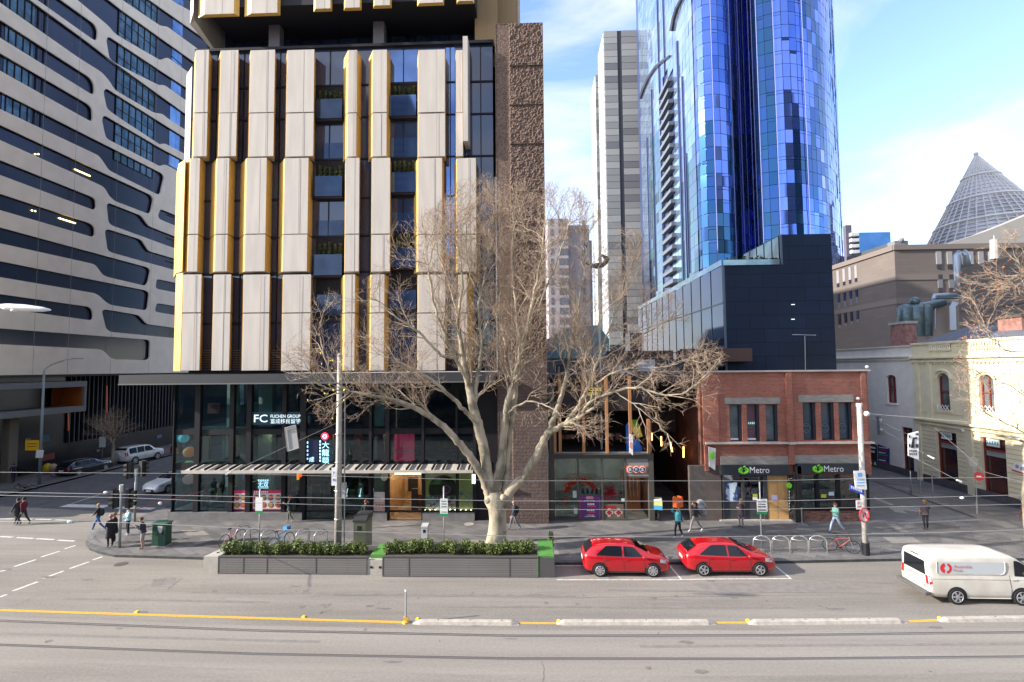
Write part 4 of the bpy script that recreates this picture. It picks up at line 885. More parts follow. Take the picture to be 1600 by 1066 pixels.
for k, (a, c) in enumerate(wins):
    zl, zh = wz(a); w_ = MB(); w_.box(QX(a), QX(c), YG + .30, YG + .32, zl, zh, 1 if k == 1 else 0)
    o = w_.build('window', [mat('blind_blue', (.05, .075, .10), .1, spec=.9) if k > 2 else m_blind, m_pur], br)
    # sticker face pattern on the panes
    p = MB(); cx_ = (QX(a) + QX(c)) / 2 - .06; random.seed(k)
    zc = zl + .75
    p.tube([V(cx_ + .24 * math.cos(t * .5), YG + .29, zc + .3 * math.sin(t * .5)) for t in range(14)], .012, 4)
    p.tube([V(cx_ - .16, YG + .29, zc + .1), V(cx_ - .08, YG + .29, zc + .16), V(cx_ - .02, YG + .29, zc + .08)], .014, 4); p.tube([V(cx_ + .16, YG + .29, zc + .1), V(cx_ + .08, YG + .29, zc + .16), V(cx_ + .02, YG + .29, zc + .08)], .014, 4)
    p.tube([V(cx_ - .1, YG + .29, zc - .12), V(cx_, YG + .29, zc - .17), V(cx_ + .1, YG + .29, zc - .12)], .012, 4)
    p.build('etched_pattern', mat('etch', (.22, .27, .28), .6), o)
    f = MB(); wdt = .05
    f.box(QX(a), QX(a) + wdt, YG + .22, YG + .30, zl, zh); f.box(QX(c) - .16, QX(c), YG + .1, YG + .30, zl, zh); f.box(QX(a) + wdt, QX(c) - .16, YG + .22, YG + .30, zl, zl + .06); f.box(QX(a) + wdt, QX(c) - .16, YG + .22, YG + .30, zh - .06, zh)
    f.build('frame', mat('frame_black', (.02, .022, .035), .4), o)
    if k in (0, 1): q = MB(); q.box(QX(a) + .08, QX(c) - .2, YG + .2, YG + .29, zl + .07, zl + .18); q.build('blind_bottom', m_wht, o)
    if k == 1: q = MB(); barsY(q, 1169, 659.5, 1180.5, 663, YG + .25, 0, 4); q.build('lettering', mat('mint', (.4, .75, .65), .5, emit=.2), o)
# fascias with logos
for n_, (fx0, fx1, fy0, fy1, tx0, tx1) in enumerate(((1127, 1233, 727, 742.5, 1155, 1202), (1246, 1347, 725, 740.5, 1271, 1318))):
    s = thing('fascia_sign', 'dark fascia sign with green leaf emblem above the ' + ('plywood door', 'window with brick plinth')[n_], 'sign', pY((fx0 + fx1) / 2, fy1, YG - .3))
    ym = (fy0 + fy1) / 2; b = MB(); A, B_, Z0, Z1 = rectYpx(fx0, fy0, fx1, fy1, YG - .28); b.box(A, B_, YG - .28, YG - .02, Z0, Z1); b.build('board', mat('fascia_slate', (.025, .033, .042), .5), s)
    b = MB(); A, B_, Z0, Z1 = rectYpx(tx0 + 16.5, ym - 5, tx1, ym + 4.6, YG - .30); b.text('Metro', (A, YG - .30, Z0), (B_ - A, 0, 0), (0, 0, Z1 - Z0), 0, .01); b.build('lettering', m_wht, s)
    b = MB(); c = pY(tx0 + 7, ym + .8, YG - .30)
    for sx in (-1, 1): b.tube([c + V(sx * (.02 + .26 * math.sin(t * .35) ), 0, -.20 + .05 * t - .0 * t) for t in range(9)], [.03, .06, .075, .08, .08, .075, .06, .05, .03], 6); b.tube([c + V(sx * (.02 + .12 * math.sin(t * .45)), -.01, -.16 + .045 * t) for t in range(7)], .035, 6)
    b.tube([c + V(.0, 0, .20), c + V(.06, 0, .27), c + V(.13, 0, .30)], [.04, .05, .02], 6)
    b.build('leaf_emblem', mat('leaf_green', (.14, .48, .02), .5, emit=.1), s)
# shop front
m_char = mat('charcoal_panel', (.055, .058, .06), .5, var=.2)
b = MB(); b.box(QX(1103, 780), QX(1127, 780), YG - .06, YG + .3, kz, QZ(727)); b.build('corner_panel', mat('brown_panel', (.11, .085, .075), .8, var=.3, scale=1), br)
b = MB(); b.box(QX(1129, 800), QX(1199, 800), YG + .05, YG + .12, kz, QZ(785)); b.box(QX(1128, 760), QX(1130, 760), YG - .04, YG + .14, kz, QZ(743)); b.box(QX(1159, 760), QX(1163, 760), YG - .02, YG + .14, kz, QZ(743)); b.box(QX(1193, 760), QX(1199, 760), YG - .02, YG + .14, kz, QZ(743)); b.box(QX(1163, 748), QX(1193, 748), YG + 0, YG + .14, QZ(745), QZ(743)); b.build('shopfront_panel', m_char, br)
for x0, x1 in ((1130, 1159), (1163, 1193)): p = MB(); p.box(QX(x0, 760), QX(x1, 760), YG + .08, YG + .1, QZ(785), QZ(743)); p.build('pane', m_glass_dark, br)
b = MB(); b.box(QX(1127), QX(1345), YG + 4, YG + 4.1, kz, QZ(743)); b.box(QX(1127), QX(1345), YG + .46, YG + 4, QZ(743), QZ(742)); b.build('shop_back_wall', m_shop, br)
b = MB(); [b.box(QX(1135 + k * 26), QX(1150 + k * 26), YG + 1.6, YG + 1.75, QZ(745), QZ(744.4)) for k in range(8)]; b.each('ceiling_or_fill_light', MATS['added_cool_lamp'], br)  # same added strips lighten this shop interior
d = MB(); d.box(QX(1200, 780), QX(1231.5, 780), YG + .0, YG + .06, kz + .05, QZ(743)); o = d.build('plywood_hoarding', mat('plywood', (.62, .36, .14), .7, col2=(.48, .27, .10), scale=2, stretch=(1, 1, .3)), br)
q = MB(); q.box(QX(1215, 780) - .01, QX(1215, 780) + .01, YG - .004, YG + .001, kz + .05, QZ(743)); zz = QZ(780); q.box(QX(1200, 780), QX(1231.5, 780), YG - .004, YG + .001, zz - .01, zz + .01); q.build('board_joint', mat('ply_joint', (.25, .14, .05), .8), o)
b = MB(); b.box(QX(1124, 820), QX(1236, 820), YG - .25, YG + .1, kz, kz + .07); b.build('door_step', m_conc, br)
# right side window and plinth
b = MB(); b.box(QX(1246, 805), QX(1358, 805), YG - .02, YG + .3, kz, QZ(797)); b.build('brick_plinth', m_brick2, br)
for x0, x1 in ((1247, 1275), (1280, 1308), (1313, 1346)): p = MB(); p.box(QX(x0, 770), QX(x1, 770), YG + .08, YG + .1, QZ(795), QZ(741)); p.build('pane', m_glass, br)
b = MB(); b.box(QX(1275, 770), QX(1280, 770), YG - .02, YG + .2, QZ(797), QZ(741)); b.box(QX(1308, 770), QX(1313, 770), YG - .02, YG + .2, QZ(797), QZ(741)); b.box(QX(1246, 797), QX(1346, 797), YG - .10, YG + .12, QZ(797), QZ(794)); b.box(QX(1344, 770), QX(1358, 770), YG - .021, YG + .3, QZ(797), QZ(741))
b.build('window_frame', m_dark, br)
b = MB(); random.seed(8)
for k in range(22): x = random.uniform(1248, 1340); y = random.uniform(772, 792); b.box(QX(x, y), QX(x + random.uniform(3, 9), y), YG + .8 + k * .05, YG + .9 + k * .05, QZ(y + 5), QZ(y), k % 4)
for k in range(3): b.box(QX(1248 + k * 33), QX(1272 + k * 33), YG + 1.5, YG + 1.6, QZ(764), QZ(756 + k * 2), 3)
b.each('window_goods', [mat('good_a', (.25, .3, .28), .6), mat('good_b', (.1, .15, .2), .6), mat('good_c', (.3, .12, .08), .6), mat('good_d', (.16, .15, .14), .6)], br)
pp_ = MB(); 
for x in (1238, 1241.5): pp_.bar(V(QX(x, 780), YG - .35, kz), V(QX(x, 780), YG - .35, QZ(735)), .07, 0, 8)
pp_.box(QX(1236), QX(1245), YG - .28, YG - .02, kz, QZ(727)); pp_.build('drain_pipe', mat('pipe_black', (.035, .03, .03), .5, var=.3, scale=6), br)
pp_ = MB(); pp_.bar(V(QX(1241, 805), YG - .9, kz), V(QX(1241, 805), YG - .9, kz + 1.05), .035, 0, 8); pp_.box(QX(1234, 816), QX(1249, 816), YG - 1.1, YG - .7, kz, kz + .05); pp_.build('hydrant_post', m_steel, br)
def sheet(x0, y0, x1, y1, lab, m_, Y=YG, cat='notice', name='notice_sheet', txt=None):
    s = thing(name, lab, cat, pY(x0, y1, Y)); b = MB(); boxY(b, x0, y0, x1, y1, Y, .012, 0)
    if txt: textY(b, txt, x0 + 1, y1 - 2, x1 - 1, y0 + 2, Y - .002, 1)
    b.build('sheet', [m_, m_ink], s); return s
sheet(1134, 754, 1152, 784, 'blue and white winter picture poster in the shop window', mat('poster_snow', (.55, .65, .75), .5, col2=(.03, .08, .22), scale=3, lo=.45, hi=.52), YG + .05, 'poster', 'picture_poster')
sheet(1176.5, 772, 1183.5, 776.5, 'small yellow notice in the charcoal shopfront', mat('note_yel', (.65, .65, .03), .5), YG + .05)
sheet(1176.5, 777, 1183.5, 781.5, 'small white notice under the yellow one', m_wht, YG + .05)
sheet(1206, 774, 1215, 781.5, 'lilac notice pinned on the plywood hoarding', mat('note_lilac', (.5, .46, .75), .5), YG - .02)
sheet(1283, 772.5, 1291, 778, 'yellow notice in the right shop window', mat('note_yel2', (.62, .6, .05), .5), YG + .05)
sheet(1295, 769, 1303, 774.5, 'pale blue notice in the right shop window', mat('note_pb', (.55, .66, .72), .5), YG + .05)
s = thing('blade_sign', 'white blade sign with green leaf emblem on the brick corner', 'sign', pY(1112, 716, YG - .6))
b = MB(); b.prism([pY(x, y, YG - .6) for x, y in ((1107.5, 698.5), (1118.5, 701), (1117.5, 735), (1108.5, 729))], (.0, .10, 0), 0); b.build('sign_face', mat('blade_grey', (.55, .56, .54), .5), s)
b = MB(); b.ball(pY(1112.5, 712, YG - .62), (.16, .03, .22), 0); b.ball(pY(1114, 708, YG - .64), (.07, .03, .09), 0); b.build('leaf_emblem', MATS['leaf_green'], s, True)
b = MB(); b.bar(pY(1112, 703, YG - .55), V(pY(1112, 703, YG).x, YG, pY(1112, 703, YG).z), .02); b.build('bracket', m_dark, s)
s = thing('blade_sign', 'small round green leaf sign on the black drain pipe', 'sign', pY(1233, 759, YG - .4))
b = MB(); b.disc(pY(1233, 759, YG - .42), (0, 1, 0), .17, .05, 16); b.build('sign_face', MATS['leaf_green'], s)
s = thing('vertical_lettering', 'column of small white letters on the dark door frame', 'sign', pY(1234, 785, YG - .36))
b = MB()
for k in range(7): barsY(b, 1232.5, 767 + k * 4.6, 1235, 770 + k * 4.6, YG - .3, 0, 1)
boxY(b, 1231.5, 766, 1236, 800, YG - .29, .01, 1); b.build('lettering', [m_wht, m_dark], s)
for x, y in ((1354.5, 573.5), (1340.5, 623)):
    s = thing('wall_lamp', 'white globe lamp on the brick building coping' if y < 600 else 'small white lamp beside the right concrete lintel', 'lamp', pY(x, y, YG - .2)); b = MB(); b.ball(pY(x, y, YG - .2), .10, 0); b.bar(pY(x, y + 1, YG - .2), V(pY(x, y, YG).x, YG, pY(x, y + 2, YG).z), .03); b.build('globe', m_wht, s, True)

# ------------------------------------------------------------------ cream heritage building on the right (wall faces the lane)
XY = 33.3
m_stucco = mat('yellow_stucco', (.85, .77, .52), .85, var=.12, scale=1.2, bump=.06); m_stucco_w = mat('white_stucco', (.86, .80, .71), .85, var=.10, scale=1.2, bump=.05)
hb = thing('heritage_building', 'cream stucco two storey heritage building with arched windows and balustrade', 'building', (XY, 42, 0))
def HX(x, y): p = pX(x, y, XY); return (p.y, p.z)
def yat(px, y=600): return pX(px, y, XY).y
def zat(px, y): return pX(px, y, XY).z
def arch(x0, x1, ytop, ybot, seg=8, flat=.5):
    y0, y1 = yat(x1, ybot), yat(x0, ybot); zt = zat((x0 + x1) / 2, ytop); zb_ = zat((x0 + x1) / 2, ybot); r = (y1 - y0) / 2; cy = (y0 + y1) / 2; zs = zt - r * flat
    return [(y0, zb_), (y1, zb_)] + [(cy + r * math.cos(math.pi * k / seg), zs + r * flat * math.sin(math.pi * k / seg)) for k in range(seg + 1)]
def rect(x0, x1, ytop, ybot): y0, y1 = yat(x1, 680), yat(x0, 680); return [(y0, zat((x0 + x1) / 2, ybot)), (y1, zat((x0 + x1) / 2, ybot)), (y1, zat((x0 + x1) / 2, ytop)), (y0, zat((x0 + x1) / 2, ytop))]
zpar = zat(1500, 533); YJ = yat(1427); YE = 29.5
yA, yBk = YE, yat(1277, 560)
A1 = arch(1466, 1485, 583, 641, flat=.9); A2 = arch(1531, 1555, 585, 643, flat=.9); A0 = arch(1386, 1401.5, 586, 630, flat=.5)
D0 = rect(1408, 1426, 668, 737); D1 = rect(1462, 1494, 675, 757); D2 = rect(1531, 1570, 685, 773)
b = MB(); b.holed((XY, 0, 0), (0, 1, 0), (0, 0, 1), (1, 0, 0), [(yA, kz), (YJ, kz), (YJ, zpar), (yA, zpar)], [A1, A2, D1, D2], .5); b.box(XY + .5, XY + 12, yA, YJ, zpar - 1.5, zpar - 1.4); b.box(XY + .5, XY + 12, yA + .002, yA + .4, kz, zpar); b.build('wall', m_stucco, hb)
b = MB(); b.holed((XY, 0, 0), (0, 1, 0), (0, 0, 1), (1, 0, 0), [(YJ + .003, kz), (yBk, kz), (yBk, zpar - .2), (YJ + .003, zpar - .2)], [A0, D0], .5); b.box(XY + .5, XY + 12, YJ, yBk, zpar - 1.5, zpar - 1.4); b.box(XY, XY + 12, yBk, yBk + .3, kz, zpar - .2); b.build('wall', m_stucco_w, hb)
m_redf = mat('red_frame', (.22, .035, .025), .5); m_hgl = mat('heritage_glass', (.20, .23, .23), .1, col2=(.07, .08, .09), scale=.8, spec=.8)
for n_, hshape in enumerate((A0, A1, A2, D0, D1, D2)):
    w_ = MB(); vs = [V(XY + .34, a, c) for a, c in hshape]; w_.poly(vs); low = n_ >= 3
    o = w_.build('window', mat('cafe_glass', (.03, .022, .03), .06, col2=(.10, .03, .02), scale=.7, spec=.8) if low else m_hgl, hb)
    ys = [a for a, c in hshape]; zs = [c for a, c in hshape]; f = MB(); y0, y1, z0, z1 = min(ys), max(ys), min(zs), max(zs)
    f.box(XY + .22, XY + .335, y0, y0 + .09, z0, z1); f.box(XY + .22, XY + .335, y1 - .09, y1, z0, z1); f.box(XY + .22, XY + .335, y0 + .09, y1 - .09, z0, z0 + .09); f.box(XY + .22, XY + .335, y0 + .09, y1 - .09, z1 - .09, z1)
    if not low: f.box(XY + .21, XY + .33, y0 + .09, y1 - .09, (z0 + z1) / 2 - .04, (z0 + z1) / 2 + .04)
    else: f.box(XY + .21, XY + .33, y0 + .09, y1 - .09, z1 - .95, z1 - .82)
    if n_ in (0, 2): f.box(XY + .215, XY + .328, (y0 + y1) / 2 - .04, (y0 + y1) / 2 + .04, z0 + .09, z1 - .09)
    f.build('frame', m_redf, o)
    if low:
        q = MB(); q.box(XY + .30, XY + .32, y0 + .12, y1 - .12, z1 - 1.35, z1 - .95); q.build('blind', mat('blind_pale', (.26, .30, .28), .6), o)
        if n_ > 3: q = MB(); ym = (y0 + y1) / 2; q.box(XY + .15, XY + .2, ym - .35, ym + .65, z1 - .62, z1 - .05); q.build('sign_board', m_wht, o)
        if n_ > 3: q = MB(); [q.box(XY + .13, XY + .145, ym + .5 - k * .2, ym + .62 - k * .2, z1 - .46, z1 - .22) for k in range(5)]; q.build('lettering', mat('teal_ink', (.05, .3, .35), .6), o)
    if not low: q = MB(); q.box(XY - .08, XY, y0 - .2, y1 + .2, z0 - .18, z0 - .02); q.build('sill', m_stucco if n_ else m_stucco_w, o)
    if n_ in (1, 2):
        q = MB(); hd = [p for p in hshape[2:]]; cy = (y0 + y1) / 2; q.tube([V(XY - .03, cy + (a - cy) * 1.35, c + .05 + (.18 if k not in (0, len(hd) - 1) else 0)) for k, (a, c) in enumerate(hd)], .09, 6); q.build('arch_moulding', m_stucco, o)
        q = MB()
        for k in range(4): q.bar((XY - .12, y0 + (y1 - y0) * k / 4, z0 + .02), (XY - .12, y0 + (y1 - y0) * (k + 1) / 4, z0 + .42), .025, 0, 4); q.bar((XY - .12, y0 + (y1 - y0) * k / 4, z0 + .42), (XY - .12, y0 + (y1 - y0) * (k + 1) / 4, z0 + .02), .025, 0, 4)
        q.build('balconette', m_wht, o)
mo = MB()
for py, d, h in ((651, .28, .16), (657, .16, .14)): z = zat(1427, py); mo.box(XY - d, XY - .003, yA, YJ, z - h, z)
for py, d, h in ((558.5, .30, .14), (563, .18, .2)): z = zat(1427, py); mo.box(XY - d, XY - .004, yA, YJ, z - h, z)
mo.box(XY - .12, XY - .002, yA, YJ, zpar - .12, zpar + .06)
z = zat(1427, 563) - .32; yy = yA
while yy < YJ: mo.box(XY - .14, XY - .005, yy, yy + .14, z, z + .14); yy += .34
for px in (1434, 1452, 1508, 1519, 1575, 1588): yy = yat(px); mo.box(XY - .07, XY - .006, yy - .22, yy + .22, zat(1427, 651), zat(1427, 566)); 
for px in (1432, 1510): yy = yat(px); mo.box(XY - .10, XY - .007, yy - .3, yy + .3, kz, zat(1427, 660))
for py in (612, 640): z = zat(1427, py); mo.box(XY - .05, XY - .0085, yA, YJ, z - .06, z) if py == 640 else None
mo.build('moulding', m_stucco, hb)
mo = MB(); 
for py, d, h in ((556, .24, .12), (560, .12, .14)): z = zat(1427, py); mo.box(XY - d, XY - .004, YJ + .01, yBk, z - h, z)
mo.box(XY - .12, XY + .5, YJ + .01, yBk, zpar - .2, zpar - .1); mo.build('moulding', m_stucco_w, hb)
gv = MB()
for k in range(13):
    z = kz + .95 + k * .33
    if z < zat(1427, 660) - .2:
        for a, c in ((yat(1600) - 6, D2[0][0] - .05), (D2[1][0] + .05, D1[0][0] - .05), (D1[1][0] + .05, YJ)): gv.box(XY - .004, XY - .001, a, c, z, z + .03)
gv.build('stone_course', mat('course_shadow', (.30, .27, .19), .9), hb)
bl = MB()
for x0, x1 in ((1452, 1486), (1515, 1562)):
    a, c = yat(x1, 540), yat(x0, 540); z0 = zpar - .75; bl.box(XY - .006, XY - .002, a, c, z0, zpar - .14, 1)
    n = 11
    for k in range(n): yy = a + (c - a) * (k + .5) / n; bl.tube([V(XY - .05, yy, z0), V(XY - .05, yy, z0 + .15), V(XY - .05, yy, z0 + .4), V(XY - .05, yy, zpar - .14)], [.05, .085, .05, .07], 6)
bl.each('baluster', [m_stucco, mat('balu_shadow', (.16, .14, .09), .9)], hb)
pl = MB(); pl.box(XY - .08, XY - .002, yA - 8, yBk, kz, kz + .62); pl.build('plinth', mat('basalt_plinth', (.10, .095, .10), .85, var=.3, scale=2), hb)
rf = MB(); rf.add([(XY + .6, YJ + 2, zpar - .3), (XY + 11, YJ + 2, zpar - .3), (XY + 11, yA + 1, zpar - .3), (XY + .6, yA + 1, zpar - .3), (XY + 4, YJ - 1, zpar + 1.4), (XY + 4, YJ - 8, zpar + 1.0)], [(0, 1, 4), (1, 2, 5, 4), (2, 3, 5), (3, 0, 4, 5)]); rf.build('roof', mat('slate_roof', (.12, .125, .15), .7, var=.2, scale=2), hb)
ch1 = MB(); p = pX(1397, 534, XY + 2.2); q = pX(1421, 534, XY + 2.2); ch1.box(XY + 1.9, XY + 2.9, q.y, p.y, zpar - 1, pX(1409, 507, XY + 2.2).z); ch1.box(XY + 1.8, XY + 3.0, q.y - .12, p.y + .12, pX(1409, 507, XY + 2.2).z, pX(1409, 503, XY + 2.2).z, 1); ch1.build('chimney', [mat('chimney_brick', (.34, .18, .15), .9, col2=(.22, .10, .08), scale=3), m_conc], hb)
ch2 = MB(); p = pX(1568, 516, XY + 3); q = pX(1606, 516, XY + 3); ch2.box(XY + 2.6, XY + 3.6, q.y, p.y, zpar - 1, pX(1585, 497, XY + 3).z); ch2.box(XY + 2.5, XY + 3.7, q.y - .1, p.y + .1, pX(1585, 497, XY + 3).z, pX(1585, 493, XY + 3).z, 1); ch2.build('chimney', [MATS['chimney_brick'], mat('dark_cap', (.08, .06, .05), .8)], hb)
# low white block behind the brick roof
lb = thing('white_roof_block', 'low white rendered roof building behind the brick corner shop', 'building', (28, 60, 0))
b = MB(); p = pY(1238, 571, 58); q = pY(1290, 571, 58); b.box(p.x, q.x + 3, 58, 66, 0, p.z); b.box(p.x - .3, q.x + 3.2, 57.7, 58, p.z - .4, p.z + .02); b.build('wall', m_stucco_w, lb)
b = MB(); 
for x in (1284, 1293, 1306): p = pY(x, 549, 57); b.box(p.x, p.x + .6, 57, 57.5, p.z - .6, p.z)
b.build('roof_vent', m_conc, lb)
# boards on the white wall in the lane
s = thing('wall_board', 'black board with white lettering on the white wall in the lane', 'sign', V(XY - .1, yat(1364), 4))
def QL(mb, x0, x1, y0a, y1a, y0b, y1b, off, mi=0): mb.quad(pX(x0, y1a, XY - off), pX(x1, y1b, XY - off), pX(x1, y0b, XY - off), pX(x0, y0a, XY - off), mi)
b = MB(); QL(b, 1357, 1370.5, 690, 724, 696, 730, .06, 0); b.build('board', m_black, s)
b = MB(); QL(b, 1358.5, 1368, 697, 700, 699, 702, .08); QL(b, 1358.5, 1367, 703, 706, 705, 708, .08); p0 = pX(1358, 704, XY - .08); p1 = pX(1369, 706, XY - .08); p0 = pX(1358.5, 724, XY - .08); b.text('▲ ▲', p0, V(0, (p1 - p0).y, 0), V(0, 0, .35), 0, .01); b.build('lettering', m_wht, s)
s = thing('wall_board', 'blue board with red, white and green text lines in the lane', 'sign', V(XY - .1, yat(1380), 4))
b = MB(); QL(b, 1371.5, 1390, 694, 729, 701, 734, .05, 0)
for k in range(8):
    y = 698 + k * 3.9; QL(b, 1373, 1388 - (k % 3) * 2, y, y + 1.5, y + 2.0, y + 3.5, .07 + .001 * k, (1, 2, 1, 3, 2, 1, 2, 1)[k])
b.build('board', [mat('board_blue', (.03, .05, .20), .5), m_wht, mat('board_red', (.4, .03, .05), .5), mat('board_green', (.05, .35, .12), .5)], s)
s = thing('wall_banner', 'white banner with small grey emblems and red edge on the cream wall', 'banner', V(XY - .1, yat(1590), 3.8))
b = MB(); b.quad(pX(1581, 733, XY - .1), pX(1640, 752, XY - .1), pX(1640, 733, XY - .1), pX(1586, 722, XY - .1), 0); b.quad(pX(1580, 735, XY - .1), pX(1640, 754, XY - .1), pX(1640, 752.3, XY - .1), pX(1581, 733.3, XY - .1), 1)
for x, y in ((1589, 729), (1597, 732)): b.disc(pX(x, y, XY - .12), (1, 0, 0), .13, .01, 12, 2)
b.build('cloth', [m_wht, mat('band_red', (.6, .05, .04), .5), mat('emb_grey', (.3, .3, .36), .5)], s)
s = thing('wall_light', 'vertical twin floodlight bracket on the white wall', 'lamp', V(XY - .3, yat(1371), 7))
b = MB(); p0 = pX(1371, 651, XY - .3); p1 = pX(1373, 679, XY - .3); b.bar(p0, p1, .12, 0, 4); b.ball(pX(1376, 657, XY - .35), .14, 1); b.ball(pX(1377, 672, XY - .35), .14, 1); b.bar(p0, V(XY, p0.y, p0.z), .03); b.build('bracket', [mat('bracket_grey', (.2, .2, .22), .5), m_wht], s)
s = thing('wall_lamp', 'long white projecting lamp arm over the first cafe window', 'lamp', V(XY, yat(1480), 7.5))
b = MB(); b.bar(pX(1472, 669, XY), pX(1503, 671, XY - .9), .035); b.bar(pX(1497, 670, XY - .8), pX(1505, 673, XY - .95), .09, 0, 6); b.build('arm', m_steel, s)
s = thing('wall_lamp', 'long grey projecting lamp arm over the second cafe window', 'lamp', V(XY, yat(1570), 7.5))
b = MB(); b.bar(pX(1557, 681, XY), pX(1586, 682, XY - .8), .035); b.bar(pX(1580, 681.5, XY - .7), pX(1588, 684, XY - .8), .09, 0, 6); b.build('arm', m_steel, s)
# ------------------------------------------------------------------ navy block behind the brick shop
m_navy = brickmat('navy_cladding', (.010, .022, .055), (.008, .019, .047), (.004, .008, .02), 'XZ', 1, 2.4, 1.2, .03, .5, .25, .01, nscale=.3); m_navy.node_tree.nodes['Principled BSDF'].inputs['Specular IOR Level'].default_value = .2
m_navyg = mat('navy_glass', (.03, .055, .14), .08, .6, col2=(.015, .028, .07), scale=.2)
nb = thing('navy_building', 'dark navy stepped building with a planted roof terrace behind the brick shop', 'building', (20, 46, 0))
YN = 44.0
def NX(x, y=480): return pY(x, y, YN).x
xl, xm, xr = NX(1132, 500), NX(1220.5, 400), NX(1303, 480)
zl, zh = pY(1175, 414, YN).z, pY(1255, 366, YN).z
b = MB(); b.box(xl, xm, YN, YN + 34, 0, zl, 0); b.box(xm, xr, YN + .002, YN + 7.5, 0, zh, 0); b.build('block', m_navy, nb)
b = MB(); b.box(xl - .06, xl - .002, YN + .1, YN + 34, 6, zl - .05, 0); b.box(xm - .06, xm - .002, YN + .3, YN + 7.4, zl, zh - .1, 1); b.build('side_glazing', [m_navyg, mat('terrace_glass', (.22, .28, .26), .05, .7, col2=(.06, .07, .09), scale=.5)], nb)
b = MB()
for k in range(1, 12): y = YN + 34 * k / 12; b.box(xl - .10, xl - .062, y - .05, y + .05, 6, zl)
for z in (zl - 3.3, zl - 7.2, zl - 8.8): b.box(xl - .10, xl - .0615, YN, YN + 34, z - .07, z + .07)
for k in range(1, 5): y = YN + 7.5 * k / 5; b.box(xm - .10, xm - .062, y - .04, y + .04, zl, zh)
b.build('mullion', mat('mullion_blue', (.05, .06, .11), .4), nb)
b = MB(); b.box(xl - .05, xl + .12, YN - .06, YN + .05, 6, zl); b.box(xm - .05, xm + .10, YN - .06, YN + .05, zl, zh); b.build('corner_trim', mat('trim_blue', (.07, .10, .16), .4), nb)
b = MB(); b.box(xl, xm - .2, YN - .12, YN - .02, zl - .02, zl + .45, 0); b.box(xl - .14, xl - .1, YN, YN + 34, zl, zl + .5, 0); b.build('glass_balustrade', mat('balu_glass', (.30, .40, .42), .05, .6, col2=(.15, .22, .25), scale=.8), nb)
b = MB(); X1_, X2_ = NX(1135, 560), NX(1166, 560); b.box(X1_ - 4, X2_, YN - 1.2, YN - .01, pY(1150, 565, YN).z, pY(1150, 545, YN).z); b.build('brown_canopy', mat('canopy_brown', (.10, .055, .045), .8), nb)
def leafclump(mb, c, r, n, s, rs, flat=1.0):
    for k in range(n):
        d = V(rs.gauss(0, 1), rs.gauss(0, 1), rs.gauss(0, 1)); d.normalize(); p = Vector(c) + V(d.x * r[0], d.y * r[1], d.z * r[2]) * (rs.random() ** .4)
        a = V(rs.uniform(-1, 1), rs.uniform(-1, 1), rs.uniform(-1, 1)).normalized(); q = a.cross(V(rs.uniform(-1, 1), rs.uniform(-1, 1), rs.uniform(-1, 1))).normalized()
        ss_ = s * rs.uniform(.6, 1.3); mb.add([p - a * ss_, p + q * ss_ * .5, p + a * ss_, p - q * ss_ * .5], [(0, 1, 2, 3)], 0 if rs.random() < .55 else 1)
rs = random.Random(12)
m_lf1 = mat('leaf_dark', (.045, .075, .02), .6); m_lf2 = mat('leaf_light', (.10, .15, .035), .6)
for k in range(7):
    x = 1143 + k * 11.5; o = thing('terrace_shrub', 'dark shrub on the navy roof terrace, %s' % ('leftmost by the corner', 'second from the left', 'third from the left', 'in the middle', 'third from the tall wall', 'second from the tall wall', 'beside the tall wall')[k], 'shrub', pY(x, 405, YN + 1.2), 'shrubs on the roof terrace')
    b = MB(); c = pY(x, 402, YN + 1.2); c.z = zl + .35; leafclump(b, c, (.7, .5, rs.uniform(.45, .8)), 170, .14, rs); b.build('foliage', [m_lf1, m_lf2], o)
    b = MB(); b.tube([V(c.x, c.y, zl), c], [.05, .03], 5); b.build('stem', mat('bark_dark', (.05, .035, .025), .9), o)
s = thing('roof_aerial', 'tv aerial on a thin mast above the brick shop roof', 'aerial', pY(1258, 578, YN - 6))
b = MB(); p0 = pY(1258.5, 590, YN - 6); p1 = pY(1257.5, 525, YN - 6); b.bar(p0, p1, .035, 0, 5); b.bar(pY(1238, 523, YN - 6), pY(1275, 524, YN - 6), .03, 0, 4)
for k in range(7): p = pY(1241 + k * 5, 523.5, YN - 6); b.bar(p + V(0, -.25, 0), p + V(0, .25, 0), .012, 0, 4)
b.build('mast', m_steel, s)
b = MB()
for x, y in ((1239, 476), (1239, 499)): p = pY(x, y, YN - .03); b.box(p.x - .15, p.x + .15, YN - .05, YN - .02, p.z - .03, p.z + .03)
b.each('wall_light', mat('soft_light', (.6, .7, .6), emit=.7), nb)

